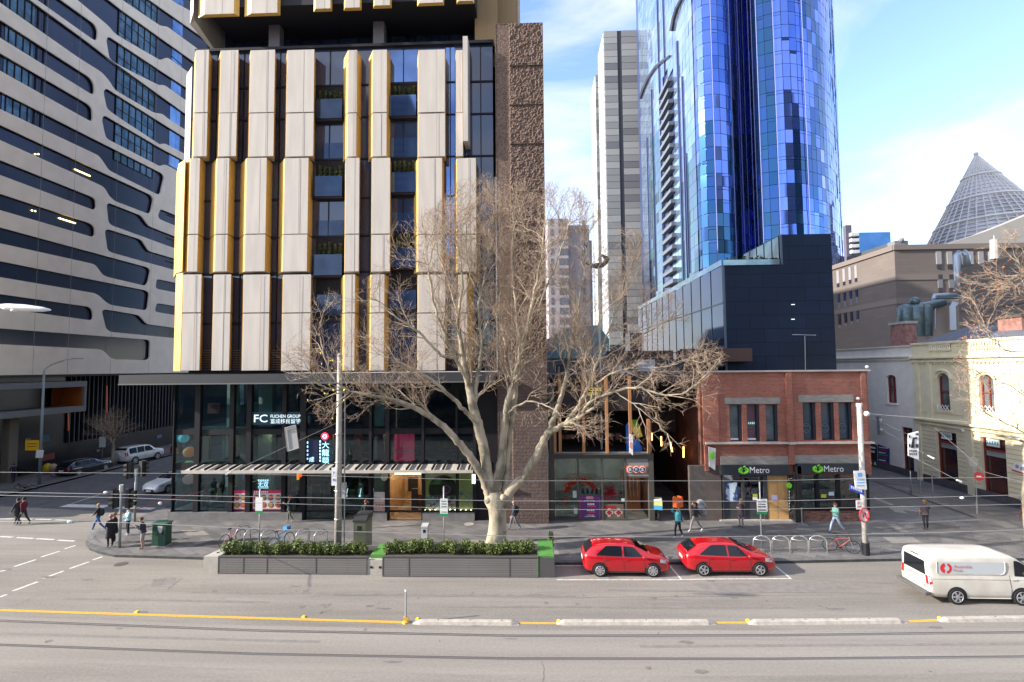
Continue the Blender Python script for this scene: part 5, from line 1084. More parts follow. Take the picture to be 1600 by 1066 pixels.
# ------------------------------------------------------------------ curved blue glass tower
YT = 115.0
bt = thing('blue_glass_tower', 'huge blue mirrored glass tower with rounded fluted corners', 'building', (55, YT, 0))
def TX(x, Y=YT, y=300): return pY(x, y, Y).x
def blue(name, c, r=.04, m=.9): return mat(name, c, r, m)
BL = [blue('blue_a', (.13, .23, .66)), blue('blue_b', (.09, .18, .54)), blue('blue_c', (.17, .27, .74)), blue('blue_d', (.05, .12, .30), .06), blue('blue_e', (.04, .12, .24), .06), blue('blue_f', (.30, .36, .80))]
m_tmull = mat('tower_mullion', (.07, .10, .24), .3, .5)
def smooth_plan(pts, n):                     # Catmull-Rom through plan points
    P = [Vector((*p, 0)) for p in pts]; P = [P[0] * 2 - P[1]] + P + [P[-1] * 2 - P[-2]]; o = []
    for i in range(1, len(P) - 2):
        for k in range(n):
            t = k / n; a, b_, c_, d = P[i - 1], P[i], P[i + 1], P[i + 2]
            o.append(.5 * ((2 * b_) + (c_ - a) * t + (2 * a - 5 * b_ + 4 * c_ - d) * t * t + (3 * b_ - 3 * c_ + d - a) * t ** 3))
    o.append(P[-2]); return o
front_px = [(1090, 115.5), (1096, 113.4), (1112, 112), (1130, 112.3), (1146, 113.6), (1158, 116.6), (1166, 120), (1171, 119), (1178, 116), (1190, 113), (1210, 112), (1234, 111), (1262, 112), (1290, 115.5), (1306, 121), (1315, 129)]
plan = smooth_plan([(TX(x, Y), Y) for x, Y in front_px], 4)
# resample evenly
def resample(P, step):
    o = [P[0].copy()]; acc = 0
    for a, b_ in zip(P[:-1], P[1:]):
        L = (b_ - a).length; 
        if L < 1e-6: continue
        t = step - acc
        while t <= L: o.append(a + (b_ - a) * t / L); t += step
        acc = (acc + L) % step
    return o
plan = resample(plan, 1.75); NP = len(plan)
rs = random.Random(31); FH = 3.05; z0t, z1t = 20.0, 150.0
core_ = MB(); pts = [p + V(.25, .4, 0) for p in plan]
poly2 = [V(p.x, p.y, z0t) for p in pts] + [V(TX(1315, 129) + 2, 175, z0t), V(pts[0].x, 175, z0t)]
n = len(poly2); lo = poly2; hi = [p + V(0, 0, z1t - z0t) for p in poly2]
core_.add(lo + hi, [(i, (i + 1) % n, (i + 1) % n + n, i + n) for i in range(n)], 0); core_.build('tower_core', m_tmull, bt)
pb = MB()
nf = int((z1t - z0t) / FH)
for i in range(NP - 1):
    a, b_ = plan[i], plan[i + 1]; d = (b_ - a).normalized(); nn = V(d.y, -d.x, 0); colbias = rs.random(); u = i / NP
    for f_ in range(nf):
        g_ = .05; tx, tz = rs.uniform(-.05, .05) * .6, rs.uniform(-.05, .05) * .6
        zA, zB = z0t + f_ * FH + g_, z0t + (f_ + 1) * FH - g_
        r_ = rs.random()
        nq = noise.noise(V(i * .33, f_ * .09, 5)) + (r_ - .5) * .25; mi = 1 if nq < -.15 else (0 if nq < .2 else 2)
        if colbias < .08: mi = 2 if r_ < .8 else 5
        # darker panes paint in the fold's shade and reflected towers
        if .33 < u < .46: mi = 3 if r_ < .5 else 4
        if .52 < u < .72 and f_ < 24 + 6 * math.sin(i * .9) and nq < .12: mi = 3 if r_ < .7 else 4
        if u > .78 and f_ < 15 + 4 * math.sin(i * 1.1) and nq < .2: mi = 4 if r_ < .6 else 3
        if u < .3 and f_ < 12 + 5 * math.sin(i * 1.3) and nq < .2: mi = 4 if r_ < .6 else 3
        half = FH * .5
        if rs.random() < .18: # opening sash: split pane
            zm_ = zA + (zB - zA) * .78; segs = ((zA, zm_ - .05), (zm_ + .05, zB))
        else: segs = ((zA, zB),)
        for za_, zb_ in segs:
            p0 = a + d * .05 + nn * (tx); p1 = b_ - d * .05 - nn * (tx)
            pb.quad((p0.x + nn.x * tz, p0.y + nn.y * tz, za_), (p1.x + nn.x * tz, p1.y + nn.y * tz, za_), (p1.x - nn.x * tz, p1.y - nn.y * tz, zb_), (p0.x - nn.x * tz, p0.y - nn.y * tz, zb_), mi)
pb.build('curtain_wall', BL, bt)
mu = MB()
for i in (3, 6, 9, 11, 13, 14, 15, 17, 21, NP - 4):
    if i < NP: p = plan[i]; mu.tube([V(p.x, p.y - .35, z0t), V(p.x, p.y - .35, z1t)], .11, 4, 0)
mu.build('vertical_fin', mat('fin_lilac', (.16, .19, .45), .7), bt)
# left face: pale sky reflecting glass, receding towards the back
XS = plan[0].x
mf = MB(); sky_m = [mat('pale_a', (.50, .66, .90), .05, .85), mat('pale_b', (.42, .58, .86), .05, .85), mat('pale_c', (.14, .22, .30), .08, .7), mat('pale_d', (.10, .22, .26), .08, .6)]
yfar = pX(1010, 450, XS).y
cols = []
y = plan[0].y + .2
while y < yfar: cols.append(y); y += 2.6
for i, y in enumerate(cols):
    for f_ in range(nf):
        pxx = proj((XS, y, z0t + f_ * FH))
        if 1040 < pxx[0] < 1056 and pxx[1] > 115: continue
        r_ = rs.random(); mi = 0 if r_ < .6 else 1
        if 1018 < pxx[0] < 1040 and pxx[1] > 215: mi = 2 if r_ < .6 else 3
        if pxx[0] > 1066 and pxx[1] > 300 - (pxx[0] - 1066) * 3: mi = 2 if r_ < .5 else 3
        t_ = rs.uniform(-.03, .03)
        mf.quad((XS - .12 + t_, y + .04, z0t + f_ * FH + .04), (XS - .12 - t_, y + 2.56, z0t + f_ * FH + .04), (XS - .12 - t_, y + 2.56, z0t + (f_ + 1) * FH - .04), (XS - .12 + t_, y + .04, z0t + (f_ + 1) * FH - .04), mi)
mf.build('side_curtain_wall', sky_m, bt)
bc = MB(); yb0, yb1 = pX(1056, 300, XS).y, pX(1040, 300, XS).y
for f_ in range(nf):
    z = z0t + f_ * FH
    if z < pX(1048, 118, XS).z: bc.box(XS - 1.4, XS - .1, yb0, yb1, z, z + 1.0, 0)
bc.each('balcony', mat('balcony_grey', (.13, .15, .18), .7), bt)
ff = MB()
for x0, ya, yb_, w_ in ((1011, 215, 470, .12), (1018, 140, 460, .16), (1027, 0, 440, .1), (1036, 0, 330, .12), (1058, 65, 470, .35), (1066, 120, 440, .22), (1072, 240, 430, .2)):
    a = pX(x0, ya, XS - .2); c = pX(x0, yb_, XS - .2); ff.box(XS - .45, XS - .13, a.y - w_, a.y + w_, c.z, a.z)
ff.build('vertical_fin', mat('fin_dark', (.05, .06, .16), .3, .3), bt)
ar = MB()
for arc in (((1001, 152), (1006, 138), (1014, 120), (1024, 105), (1036, 95), (1046, 88)), ((1050, 48), (1053, 30), (1058, 12), (1066, -4), (1076, -20))):
    ar.tube([pX(x, y, XS - .35) for x, y in arc], [.75, .7, .6, .5, .4, .3][:len(arc)], 6)
ar.build('curved_canopy_line', mat('arc_dark', (.03, .03, .06), .4), bt)
# ------------------------------------------------------------------ grey banded tower
gt = thing('grey_banded_tower', 'slim tower clad in alternating grey panels left of the blue tower', 'building', (30, 190, 0))
def gx(x, y, Y=190.0): return pY(x, y, Y).x
Y2 = 190.0; xa_, xb_ = gx(946.5, 200), gx(999, 200); xc_ = gx(969, 200); ztp = pY(965, 48, Y2).z
b = MB(); b.box(xa_, xb_, Y2 + .1, Y2 + 9, 0, ztp); b.build('tower_core', mat('core_dark', (.03, .035, .045), .5), gt)
b = MB(); rs = random.Random(4); z = ztp; gap = xc_ + .9
while z > 20:
    for (u0, u1) in ((xa_, xc_ - .5), (xc_ + 1.2, xb_)): b.box(u0, u1, Y2 - .1, Y2 + .09, z - 2.55, z - .08, rs.choice((0, 0, 1, 1, 2)))
    z -= 2.62
b.build('facade_panel', [mat('gp_a', (.30, .31, .31), .6), mat('gp_b', (.22, .23, .235), .6), mat('gp_c', (.14, .145, .16), .6)], gt)
b = MB(); b.box(xa_ - .3, xa_ + .05, Y2 + .3, Y2 + 15, 0, ztp - .5, 0)
for k in range(60): z = ztp - 2.62 * (k + 1); b.box(xa_ - .34, xa_ - .301, Y2 + .3, Y2 + 15, z, z + 1.3, 1) if z > 15 else None
b.build('side_wall', [mat('side_white', (.50, .50, .49), .7), mat('side_grey', (.27, .275, .28), .7)], gt)
gt2 = thing('grey_banded_tower', 'lower narrow grey panelled slab beside the slim grey tower', 'building', (22, 212, 0))
xd = gx(933.5, 300, 212); b = MB(); b.box(xd, xa_ + 4, 212, 230, 0, pY(935, 117, 212).z); b.build('tower_core', MATS['gp_b'], gt2)
b = MB(); z = pY(935, 117, 212).z
while z > 20: b.box(xd, xa_ + 3, 211.9, 211.99, z - 2.7, z - .1, rs.choice((0, 1, 2))); z -= 2.9
b.build('facade_panel', [MATS['gp_a'], MATS['gp_b'], MATS['gp_c']], gt2)
b = MB(); b.box(xd - .1, xd - .01, 212.1, 222, 0, pY(935, 118, 212).z); b.build('side_wall', MATS['side_white'], gt2)
# ------------------------------------------------------------------ shaded apartment blocks behind the tree
ab = thing('apartment_tower', 'mauve grey apartment tower with a dark vertical window strip behind the tree', 'building', (10, 150, 0))
Y3 = 150.0
b = MB()
for x0, x1, yt, dy in ((857, 889, 342, 0), (889, 923, 350, 1.5), (918, 928, 372, 3)): b.box(gx(x0, 450, Y3), gx(x1, 450, Y3), Y3 + dy, Y3 + 20, 0, pY(x0, yt, Y3).z)
b.build('wall', mat('mauve_concrete', (.42, .37, .38), .8, var=.2, scale=.15), ab)
b = MB()
for z in range(14, 54, 3):
    for x0, x1 in ((874, 882), (884, 888), (912, 916), (861, 865)): b.box(gx(x0, 450, Y3), gx(x1, 450, Y3), Y3 - .1 if x0 < 889 else Y3 + 1.4, Y3 + 1.6, z, z + 2.0, 0)
b.each('window', mat('apt_window', (.12, .13, .15), .3), ab)
lb = thing('teal_roofed_hall', 'low building with a teal glazed roof behind the laneway', 'building', (8, 62, 0))
Y4 = 62.0
b = MB(); p = [pY(x, y, Y4) for x, y in ((845, 560), (852, 532), (885, 512), (935, 508), (952, 530), (952, 560))]; b.prism(p, (0, 10, 0)); b.build('roof', mat('teal_roof', (.10, .24, .28), .3, .3, col2=(.14, .22, .28), scale=.4), lb)
b = MB(); b.box(pY(845, 560, Y4).x, pY(952, 560, Y4).x, Y4 + .2, Y4 + 9.8, 0, pY(900, 560, Y4).z); b.build('wall', mat('hall_wall', (.18, .17, .18), .8, var=.3), lb)
lk = thing('podium_block', 'dark blue glass podium receding behind the bare tree towards the towers', 'building', (14, 70, 0))
b = MB(); xq = xl - .2; b.box(pY(985, 560, 80).x, xl + 2, 80, 84, 0, pY(1000, 520, 80).z); b.build('wall', mat('podium_blue', (.06, .08, .14), .3, var=.5, scale=.5), lk)
b = MB(); b.box(pY(952, 560, 58).x, xl - .5, 58, 60, 0, pY(1030, 548, 58).z); b.build('roof', mat('podium_brown', (.14, .095, .085), .8, var=.4), lk)
rc = MB(); rs = random.Random(17)
rcl = thing('rooftop_plant', 'cluttered rooftop plant boxes and ducts above the timber posted restaurant', 'roof equipment', (6, 40, 10))
for k in range(34):
    x = rs.uniform(862, 1095); y = rs.uniform(566, 590); Yk = rs.uniform(40, 50); p = pY(x, y, Yk); s_ = rs.uniform(.3, .9); rc.box(p.x, p.x + s_ * 1.8, Yk, Yk + 1, p.z - .4, p.z + s_ * .7, k % 4)
rc.each('plant_box', [mat('plant_white', (.45, .47, .52), .5), mat('plant_grey', (.12, .12, .13), .6), mat('plant_dark', (.03, .035, .05), .5), mat('plant_brown', (.10, .06, .05), .7)], rcl)
b = MB(); b.box(pY(858, 590, 41).x, pY(1130, 590, 41).x, 39, 52, 5, pY(960, 588, 41).z); b.build('roof_deck', mat('deck_dark', (.06, .05, .052), .8, var=.4), rcl)
# ------------------------------------------------------------------ brown shopping centre blocks
m_brn = brickmat('brown_precast', (.18, .15, .132), (.165, .137, .12), (.14, .118, .105), 'XZ', 1, 3, .6, .02, .85, .15, .004, nscale=.1)
m_brns = brickmat('brown_precast_side', (.175, .145, .128), (.155, .13, .115), (.135, .112, .10), 'YZ', 1, 3, .6, .02, .85, .15, .004, nscale=.1)
sc_ = thing('shopping_centre', 'large brown precast shopping centre block with narrow windows', 'building', (66, 90, 0))
Y5 = 90.0; xk = pY(1401, 450, Y5).x; zt5 = pY(1401, 384, Y5).z; yback = pX(1302, 450, xk).y
b = MB(); b.box(xk, xk + 60, Y5, yback + 8, 0, zt5); b.build('block', m_brn, sc_)
b = MB(); b.box(xk - .08, xk - .001, Y5 + .001, yback + 8, 0, zt5 - .01); b.build('side_face', m_brns, sc_)
b = MB()
for py in (433, 470): z = pY(1440, py, Y5).z; b.box(xk - .2, xk + 60, Y5 - .12, Y5 - .002, z - .5, z + .5); b.box(xk - .2, xk - .082, Y5, yback + 8, z - .5, z + .5)
b.box(xk - .3, xk + 60, Y5 - .3, Y5 - .003, zt5 - .8, zt5 + .1); b.box(xk - .4, xk - .083, Y5, yback + 8, zt5 - .8, zt5 + .1); b.build('concrete_band', mat('brown_band', (.195, .162, .142), .8), sc_)
def fwin(x0, x1, y0, y1, mi): X0_, X1_, Z0_, Z1_ = rectYpx(x0, y0, x1, y1, Y5 - .1); return (X0_, X1_, Y5 - .14, Y5 - .003, Z0_, Z1_, mi)
for x0 in (1463, 1480, 1497, 1513, 1529, 1545):
    o = MB(); o.box(*fwin(x0, x0 + 8, 393, 413, 1)); o.box(*fwin(x0 + 1.5, x0 + 8, 413.5, 420, 0))
    if x0 < 1490: o.box(*fwin(x0 + 3, x0 + 9.5, 429, 436, 0)); o.box(*fwin(x0 + 3, x0 + 10, 437, 450, 2)); o.box(*fwin(x0 + 4, x0 + 10, 451, 457, 0))
    o.build('window', [mat('brown_window', (.03, .02, .03), .2), mat('spandrel_grey', (.30, .29, .30), .5), mat('window_frame_pale', (.18, .18, .19), .5)], sc_)
for k, px in enumerate((1309, 1318.5, 1328, 1337.5)):
    for (ya, yb_, mi) in ((0, 20, 1), (20.5, 26, 0), (35, 60, 2), (36, 50, 0), (66, 90, 2), (67, 85, 0)):
        yy0 = pX(px + 3.6, 450, xk).y; yy1 = pX(px, 450, xk).y
        base_y = 384 + (1401 - px) * .295 + 12; zc0 = pX(px, base_y + yb_, xk).z; zc1 = pX(px, base_y + ya, xk).z
        o = MB(); o.box(xk - .16 - .02 * (mi == 0), xk - .084, yy0, yy1, zc0, zc1, mi); o.build('window', [MATS['brown_window'], MATS['spandrel_grey'], MATS['window_frame_pale']], sc_)
nb2 = thing('brown_side_block', 'plain brown brick flank wall rising to the right behind the heritage roofs', 'building', (52, 60, 0))
xw = 54.0; ya_, yb_ = pX(1605, 450, xw).y - 16, pX(1497, 450, xw).y; ztw = pX(1497, 420, xw).z
b = MB(); b.box(xw, xw + 30, ya_, yb_, 0, ztw); b.build('wall', m_brns, nb2)
b = MB(); z = pX(1497, 476, xw).z; b.box(xw - .1, xw - .002, ya_, yb_, z - .9, z + .2); b.build('shadow_band', mat('brown_band2', (.14, .118, .105), .85), nb2)
rc = thing('glass_cone', 'pointed glass and steel cone roof above the brown shopping centre', 'building', pY(1550, 400, 150))
Yk = 150.0; apex = pY(1525, 241, Yk); cb = pY(1556, 402, Yk); Rr = 95 / F * Yk * .98
b = MB(); nseg = 40
rings = [0.0, .09, .28, .30, .5, .52, .72, .74, .9, 1.0]
def cpt(t, a, off=0.0): c = apex + (cb - apex) * t; r = (Rr + off) * t; return c + V(r * math.cos(a), r * math.sin(a), 0)
for i in range(nseg):
    a0, a1 = 2 * math.pi * i / nseg, 2 * math.pi * (i + 1) / nseg; b.add([apex, cpt(1, a0), cpt(1, a1)], [(0, 1, 2)], 0)
b.build('glazing', mat('cone_glass', (.34, .35, .39), .3, .1, col2=(.60, .61, .64), scale=.12, lo=.45, hi=.55), rc)
b = MB()
for i in range(nseg): a = 2 * math.pi * i / nseg; b.bar(cpt(.02, a, .3), cpt(1, a, .3), .20, 0, 4)
for k in range(1, 26):
    t = k / 26; b.tube([cpt(t, 2 * math.pi * j / nseg, .3) for j in range(nseg + 1)], .15 if k % 6 else .48, 4)
b.ball(apex, .6); b.build('steel_rib', mat('cone_steel', (.70, .68, .66), .6), rc)
cf = thing('gable_wall', 'beige sloping gable wall in front of the glass cone', 'wall', pY(1560, 380, 110))
b = MB(); b.prism([pY(x, y, 110) for x, y in ((1462, 392), (1478, 382), (1540, 362), (1600, 338), (1680, 305), (1680, 400), (1462, 400))], (0, 4, 0)); b.build('wall', mat('beige_render', (.36, .34, .31), .8), cf)
sb = thing('blue_office_block', 'small bright blue glass office block with white striped side beyond the towers', 'building', pY(1362, 390, 260))
b = MB(); X0_, X1_ = pY(1343, 380, 260).x, pY(1392, 380, 260).x; zq = pY(1365, 363, 260).z; b.box(X0_, X1_, 260, 280, 0, zq, 0); b.build('block', mat('office_blue', (.07, .20, .45), .15, .5, var=.2, scale=.2), sb)
b = MB(); X2_ = pY(1331, 380, 260).x
for k in range(9): z = zq - 3.0 * k; b.box(X2_, X0_ - .05, 260, 275, z - 1.6, z); 
b.build('striped_side', mat('office_white', (.6, .6, .6), .6), sb)
b = MB(); b.box(X2_ - 1.5, X2_ + 1.5, 262, 276, 0, pY(1333, 350, 260).z); b.build('stair_core', mat('office_dark', (.10, .09, .13), .7), sb)
wb = thing('white_roof_block', 'cream rooftop plant screen above the brown shopping centre', 'building', pY(1370, 390, 130))
b = MB(); b.prism([pY(x, y, 130) for x, y in ((1346, 406), (1346, 394), (1386, 381), (1390, 383), (1390, 400))], (0, 6, 0)); b.build('wall', mat('screen_cream', (.55, .52, .46), .7), wb)
b = MB(); p = pY(1406, 380, 100); b.box(p.x - 1.0, p.x + 1.6, 100, 102, p.z - .7, p.z + .5); b.ball(p + V(.3, 0, .6), .5); b.build('roof_unit', mat('unit_grey', (.2, .2, .22), .6), wb)
# rooftop ducts and tanks
du = thing('duct_pipework', 'silver duct pipework looping over the brown flank wall', 'ductwork', pY(1500, 450, 60))
b = MB(); Yd = 61.0; b.tube([pY(x, y, Yd) for x, y in ((1497, 460), (1496, 430), (1495, 400), (1499, 395), (1506, 394), (1510, 399), (1511, 416))], .36, 8); b.tube([pY(x, y, Yd) for x, y in ((1500, 418), (1499, 404), (1497, 400))], .2, 8); b.tube([pY(x, y, Yd) for x, y in ((1497, 461), (1480, 461.5), (1460, 462), (1459, 472))], .28, 8); b.build('duct', mat('duct_silver', (.38, .42, .46), .35, .5), du, True)
b = MB(); b.box(pY(1459, 465, Yd).x, pY(1500, 465, Yd).x, Yd - .4, Yd + .3, pY(1480, 467, Yd).z, pY(1480, 463.5, Yd).z); b.build('duct_tray', mat('duct_teal', (.10, .17, .20), .4), du)
du2 = thing('roof_tank', 'rounded grey green exhaust tanks on the roof behind the chimney', 'roof equipment', pY(1430, 500, 56))
b = MB(); Yd = 56.0
for x, r_ in ((1414, .7), (1430, .85), (1445, .7)):
    p0, p1 = pY(x, 525, Yd), pY(x, 481, Yd); b.tube([p0, p1, p1 + V(0, 0, .3), p1 + V(0, 0, .4)], [r_, r_, r_ * .7, .1], 14)
b.tube([pY(1405, 486, Yd), pY(1440, 480, Yd), pY(1475, 473, Yd)], [.5, .5, .4], 8); b.ball(pY(1429, 471, Yd), .5); b.build('tank', mat('tank_green', (.13, .18, .19), .35, .5, var=.3), du2, True)
b = MB(); b.box(pY(1452, 500, Yd).x, pY(1505, 500, Yd).x, Yd + .5, Yd + 4, 5, pY(1480, 478, Yd).z); b.build('plant_room', mat('plant_beige', (.30, .24, .20), .8), du2)
b = MB(); b.tube([pY(1490, 516, Yd - .5), pY(1489, 480, Yd - .5), pY(1493, 474, Yd - .5)], .38, 4); b.tube([pY(1461, 478, Yd), pY(1461, 514, Yd)], .09, 6); b.build('downpipe', mat('downpipe', (.33, .36, .40), .4, .4), du2)
b = MB(); b.tube([pY(1553.5, 405, 80), pY(1553.5, 375, 80)], .55, 10); b.tube([pY(1553.5, 375, 80), pY(1553, 368, 80)], .08, 6); s = thing('roof_flue', 'pale vertical flue stack rising above the brown roof line', 'flue', pY(1553, 405, 80)); b.build('flue_pipe', mat('flue_beige', (.45, .40, .36), .6), s)
# office blocks across the street and further back, seen only in the mirror glass
for (x0, x1, y0, y1, h, lab) in ((-70, -38, -34, -14, 22, 'grey office block across the street, seen only as a reflection'), (-36, 40, -30, -8, 12, 'low grey shop row across the street, seen only as a reflection'), (-90, -60, -210, -180, 150, 'tall dark slab tower behind the viewer, seen only as a reflection'), (10, 45, -190, -160, 165, 'tall dark grid tower behind the viewer, seen only as a reflection'), (115, 190, -150, -120, 215, 'broad dark tower behind the viewer, seen only as a reflection'), (205, 250, -70, -20, 190, 'far right dark tower behind the viewer, seen only as a reflection')):
    o = thing('office_block', lab, 'building', ((x0 + x1) / 2, y1, 0)); b = MB(); b.box(x0, x1, y0, y1, 0, h); b.build('wall', mat('opposite_wall', (.12, .12, .13), .7, var=.4, scale=.1), o)
    b = MB(); z = 4
    while z < h - 3: b.box(x0 + 1, x1 - 1, y1 + .01, y1 + .08, z, z + 1.7); z += 3.6
    b.build('window', mat('opposite_window', (.03, .05, .08), .1), o)
# ------------------------------------------------------------------ vehicles (front towards +x)
m_tyre = mat('tyre', (.015, .015, .016), .8); m_rim = mat('alloy', (.55, .56, .57), .3, .7); m_cglass = mat('car_glass', (.010, .012, .016), .05, spec=.45)
m_head = mat('headlight', (.45, .48, .5), .12, .2, coat=1); m_tail = mat('tail_light', (.45, .01, .015), .25, coat=1, emit=.05); m_plate = mat('plate', (.7, .7, .66), .5); m_trim = mat('black_trim', (.02, .02, .022), .6)
def lerp(xs, ys, x):
    if x <= xs[0]: return ys[0]
    if x >= xs[-1]: return ys[-1]
    for i in range(len(xs) - 1):
        if xs[i] <= x <= xs[i + 1]:
            h = xs[i + 1] - xs[i]; t = (x - xs[i]) / h
            m0 = (ys[i + 1] - ys[i - 1]) / (xs[i + 1] - xs[i - 1]) * h if i > 0 else (ys[1] - ys[0])
            m1 = (ys[i + 2] - ys[i]) / (xs[i + 2] - xs[i]) * h if i < len(xs) - 2 else (ys[-1] - ys[-2])
            lim = 1.6 * abs(ys[i + 1] - ys[i]) + .01; m0 = max(-lim, min(lim, m0)); m1 = max(-lim, min(lim, m1))
            return (2 * t ** 3 - 3 * t * t + 1) * ys[i] + (t ** 3 - 2 * t * t + t) * m0 + (-2 * t ** 3 + 3 * t * t) * ys[i + 1] + (t ** 3 - t * t) * m1
def car(name, label, cat, P, paint, group=None, spare=False):
    t = local(name, label, cat, group); X = P['x']; L = P['L']; ox = -L / 2
    top = lambda x: lerp(X, P['top'], x); belt = lambda x: min(lerp(X, P['belt'], x), top(x) - .012); hw = lambda x: lerp(X, P['w'], x); rw = lambda x: lerp(X, P['rw'], x); bot = lambda x: lerp(X, P['bot'], x)
    def ring(x):
        zb_, zt, bl, w_, r_ = bot(x), top(x), belt(x), hw(x), min(rw(x), hw(x) * .97); mid = zb_ + (bl - zb_) * .45
        return [(w_ * .80, zb_), (w_ * .965, zb_ + .05), (w_ * .985, zb_ + (bl - zb_) * .22), (w_, mid), (w_ * .992, zb_ + (bl - zb_) * .72), (w_ * .965, bl - (bl - zb_) * .06), (w_ * .935, bl), (r_ + (w_ * .935 - r_) * .5, bl + (zt - bl) * .47), (r_ + .03, bl + (zt - bl) * .86), (r_ * .93, zt - (zt - bl) * .035 - .004), (r_ * .6, zt - .002), (0, zt + .0)]
    n = P.get('n', 46); b = MB(); rows = []
    for i in range(n + 1):
        x = L * i / n; rr = ring(x); rows.append([V(ox + x, -y, z) for y, z in rr] + [V(ox + x, y, z) for y, z in reversed(rr[:-1])])
    k = len(rows[0]); vs = [p for r_ in rows for p in r_]
    fs = [(i * k + j, (i + 1) * k + j, (i + 1) * k + j + 1, i * k + j + 1) for i in range(n) for j in range(k - 1)] + [(i * k + k - 1, (i + 1) * k + k - 1, (i + 1) * k, i * k) for i in range(n)]
    fs += [tuple(range(k)), tuple(reversed(range(n * k, n * k + k)))]
    b.add(vs, fs); body = b.build('body', paint, t, True)
    def sidey(x, z):
        zt, bl, w_, r_ = top(x), belt(x), hw(x), min(rw(x), hw(x) * .97); 
        if z >= bl: u = (z - bl) / max(zt - bl, 1e-3); return w_ * .935 + (r_ + .03 - w_ * .935) * min(u / .86, 1)
        u = (z - bot(x)) / (bl - bot(x)); return w_ * lerp([0, .22, .45, .72, .94, 1], [.95, .985, 1, .992, .965, .935], u)
    def sidepanel(poly_lo, poly_hi, x0, x1, off, nm, mt, par=t, both=True, cols=10):
        for sgn in ((-1, 1) if both else (-1,)):
            m = MB(); c = []
            for i in range(cols + 1):
                x = x0 + (x1 - x0) * i / cols; za, zb_ = poly_lo(x), poly_hi(x); c.append([V(ox + x, sgn * (sidey(x, za + (zb_ - za) * q / 3) + off), za + (zb_ - za) * q / 3) for q in range(4)])
            for i in range(cols):
                for q in range(3): m.quad(c[i][q], c[i + 1][q], c[i + 1][q + 1], c[i][q + 1])
            m.build(nm, mt, par, True)
    for (x0, x1, f0, f1) in P['side_glass']:
        lo = lambda x: belt(x) + .03
        hi = lambda x: max(lo(x) + .01, min(belt(x) + (top(x) - belt(x)) * .84, f0(x) if f0 else 9, f1(x) if f1 else 9))
        sidepanel(lo, hi, x0, x1, .008, 'side_window', m_cglass)
    def toppanel(x0, x1, fr, off, nm, mt):
        m = MB(); c = []
        for i in range(9):
            x = x0 + (x1 - x0) * i / 8; zt, bl = top(x), belt(x); r_ = min(rw(x), hw(x) * .97) * fr
            nx_ = top(x - .02) - top(x + .02); nl = math.hypot(nx_, .04); c.append([V(ox + x + nx_ / nl * off, r_ * q / 3, zt - abs(q / 3) ** 3 * (zt - bl) * .03 + .04 / nl * off) for q in range(-3, 4)])
        for i in range(8):
            for q in range(6): m.quad(c[i][q], c[i + 1][q], c[i + 1][q + 1], c[i][q + 1])
        return m.build(nm, mt, t, True)
    toppanel(*P['screen'], .96, .012, 'windscreen', m_cglass); 
    if P.get('rear'): toppanel(*P['rear'], .90, .012, 'rear_window', m_cglass)
    if P.get('rear_flat'):
        z0, z1, yw = P['rear_flat']; m = MB(); xr_ = ox - .012 + P.get('rear_in', 0); m.prism([V(xr_, -yw, z0), V(xr_, yw, z0), V(xr_, yw * .93, z1), V(xr_, -yw * .93, z1)], (.03, 0, 0)); m.build('rear_window', m_cglass, t)
    R_ = P['R']
    for wx in P['wheels']:
        for sgn in (-1, 1):
            yo = sgn * (hw(wx) + .004); a_ = MB(); nseg = 20
            pts = [V(ox + wx + (R_ + .065) * math.cos(q), yo, R_ + (R_ + .065) * math.sin(q)) for q in [math.pi * (i / nseg) for i in range(nseg + 1)]]
            lowz = bot(wx); pts = [V(ox + wx + R_ + .06, yo, lowz)] + pts + [V(ox + wx - R_ - .06, yo, lowz)]
            a_.poly(pts); a_.build('wheel_arch', m_black, t)
            wv = MB(); c = V(ox + wx, sgn * (hw(wx) - .08), R_); wv.tube([c + V(0, -sgn * .02, 0), c + V(0, sgn * .075, 0), c + V(0, sgn * .10, 0)], [R_, R_, R_ * .93], 24); wh = wv.build('wheel', m_tyre, t)
            rm = MB(); yy = sgn * .105; rm.tube([c + V(0, yy - sgn * .01, 0), c + V(0, yy, 0)], [R_ * .66, R_ * .66], 22, 1)
            ns = P.get('spokes', 7)
            for q in range(ns):
                an = 2 * math.pi * q / ns; d = V(math.cos(an), 0, math.sin(an)); e_ = V(-math.sin(an), 0, math.cos(an)); w0 = R_ * .09; rm.add([c + V(0, yy + sgn * .012, 0) + d * R_ * .1 - e_ * w0, c + V(0, yy + sgn * .012, 0) + d * R_ * .66 - e_ * w0 * 1.3, c + V(0, yy + sgn * .012, 0) + d * R_ * .66 + e_ * w0 * 1.3, c + V(0, yy + sgn * .012, 0) + d * R_ * .1 + e_ * w0], [(0, 1, 2, 3)], 0)
            rm.tube([c + V(0, yy + sgn * .004, 0) + V(R_ * .66 * math.cos(q * math.pi / 11), 0, R_ * .66 * math.sin(q * math.pi / 11)) for q in range(23)], R_ * .05, 5, 0); rm.disc(c + V(0, yy + sgn * .01, 0), (0, 1, 0), R_ * .16, .03, 12, 0)
            rm.build('rim', [m_rim, mat('rim_shadow', (.035, .035, .038), .5)], wh)
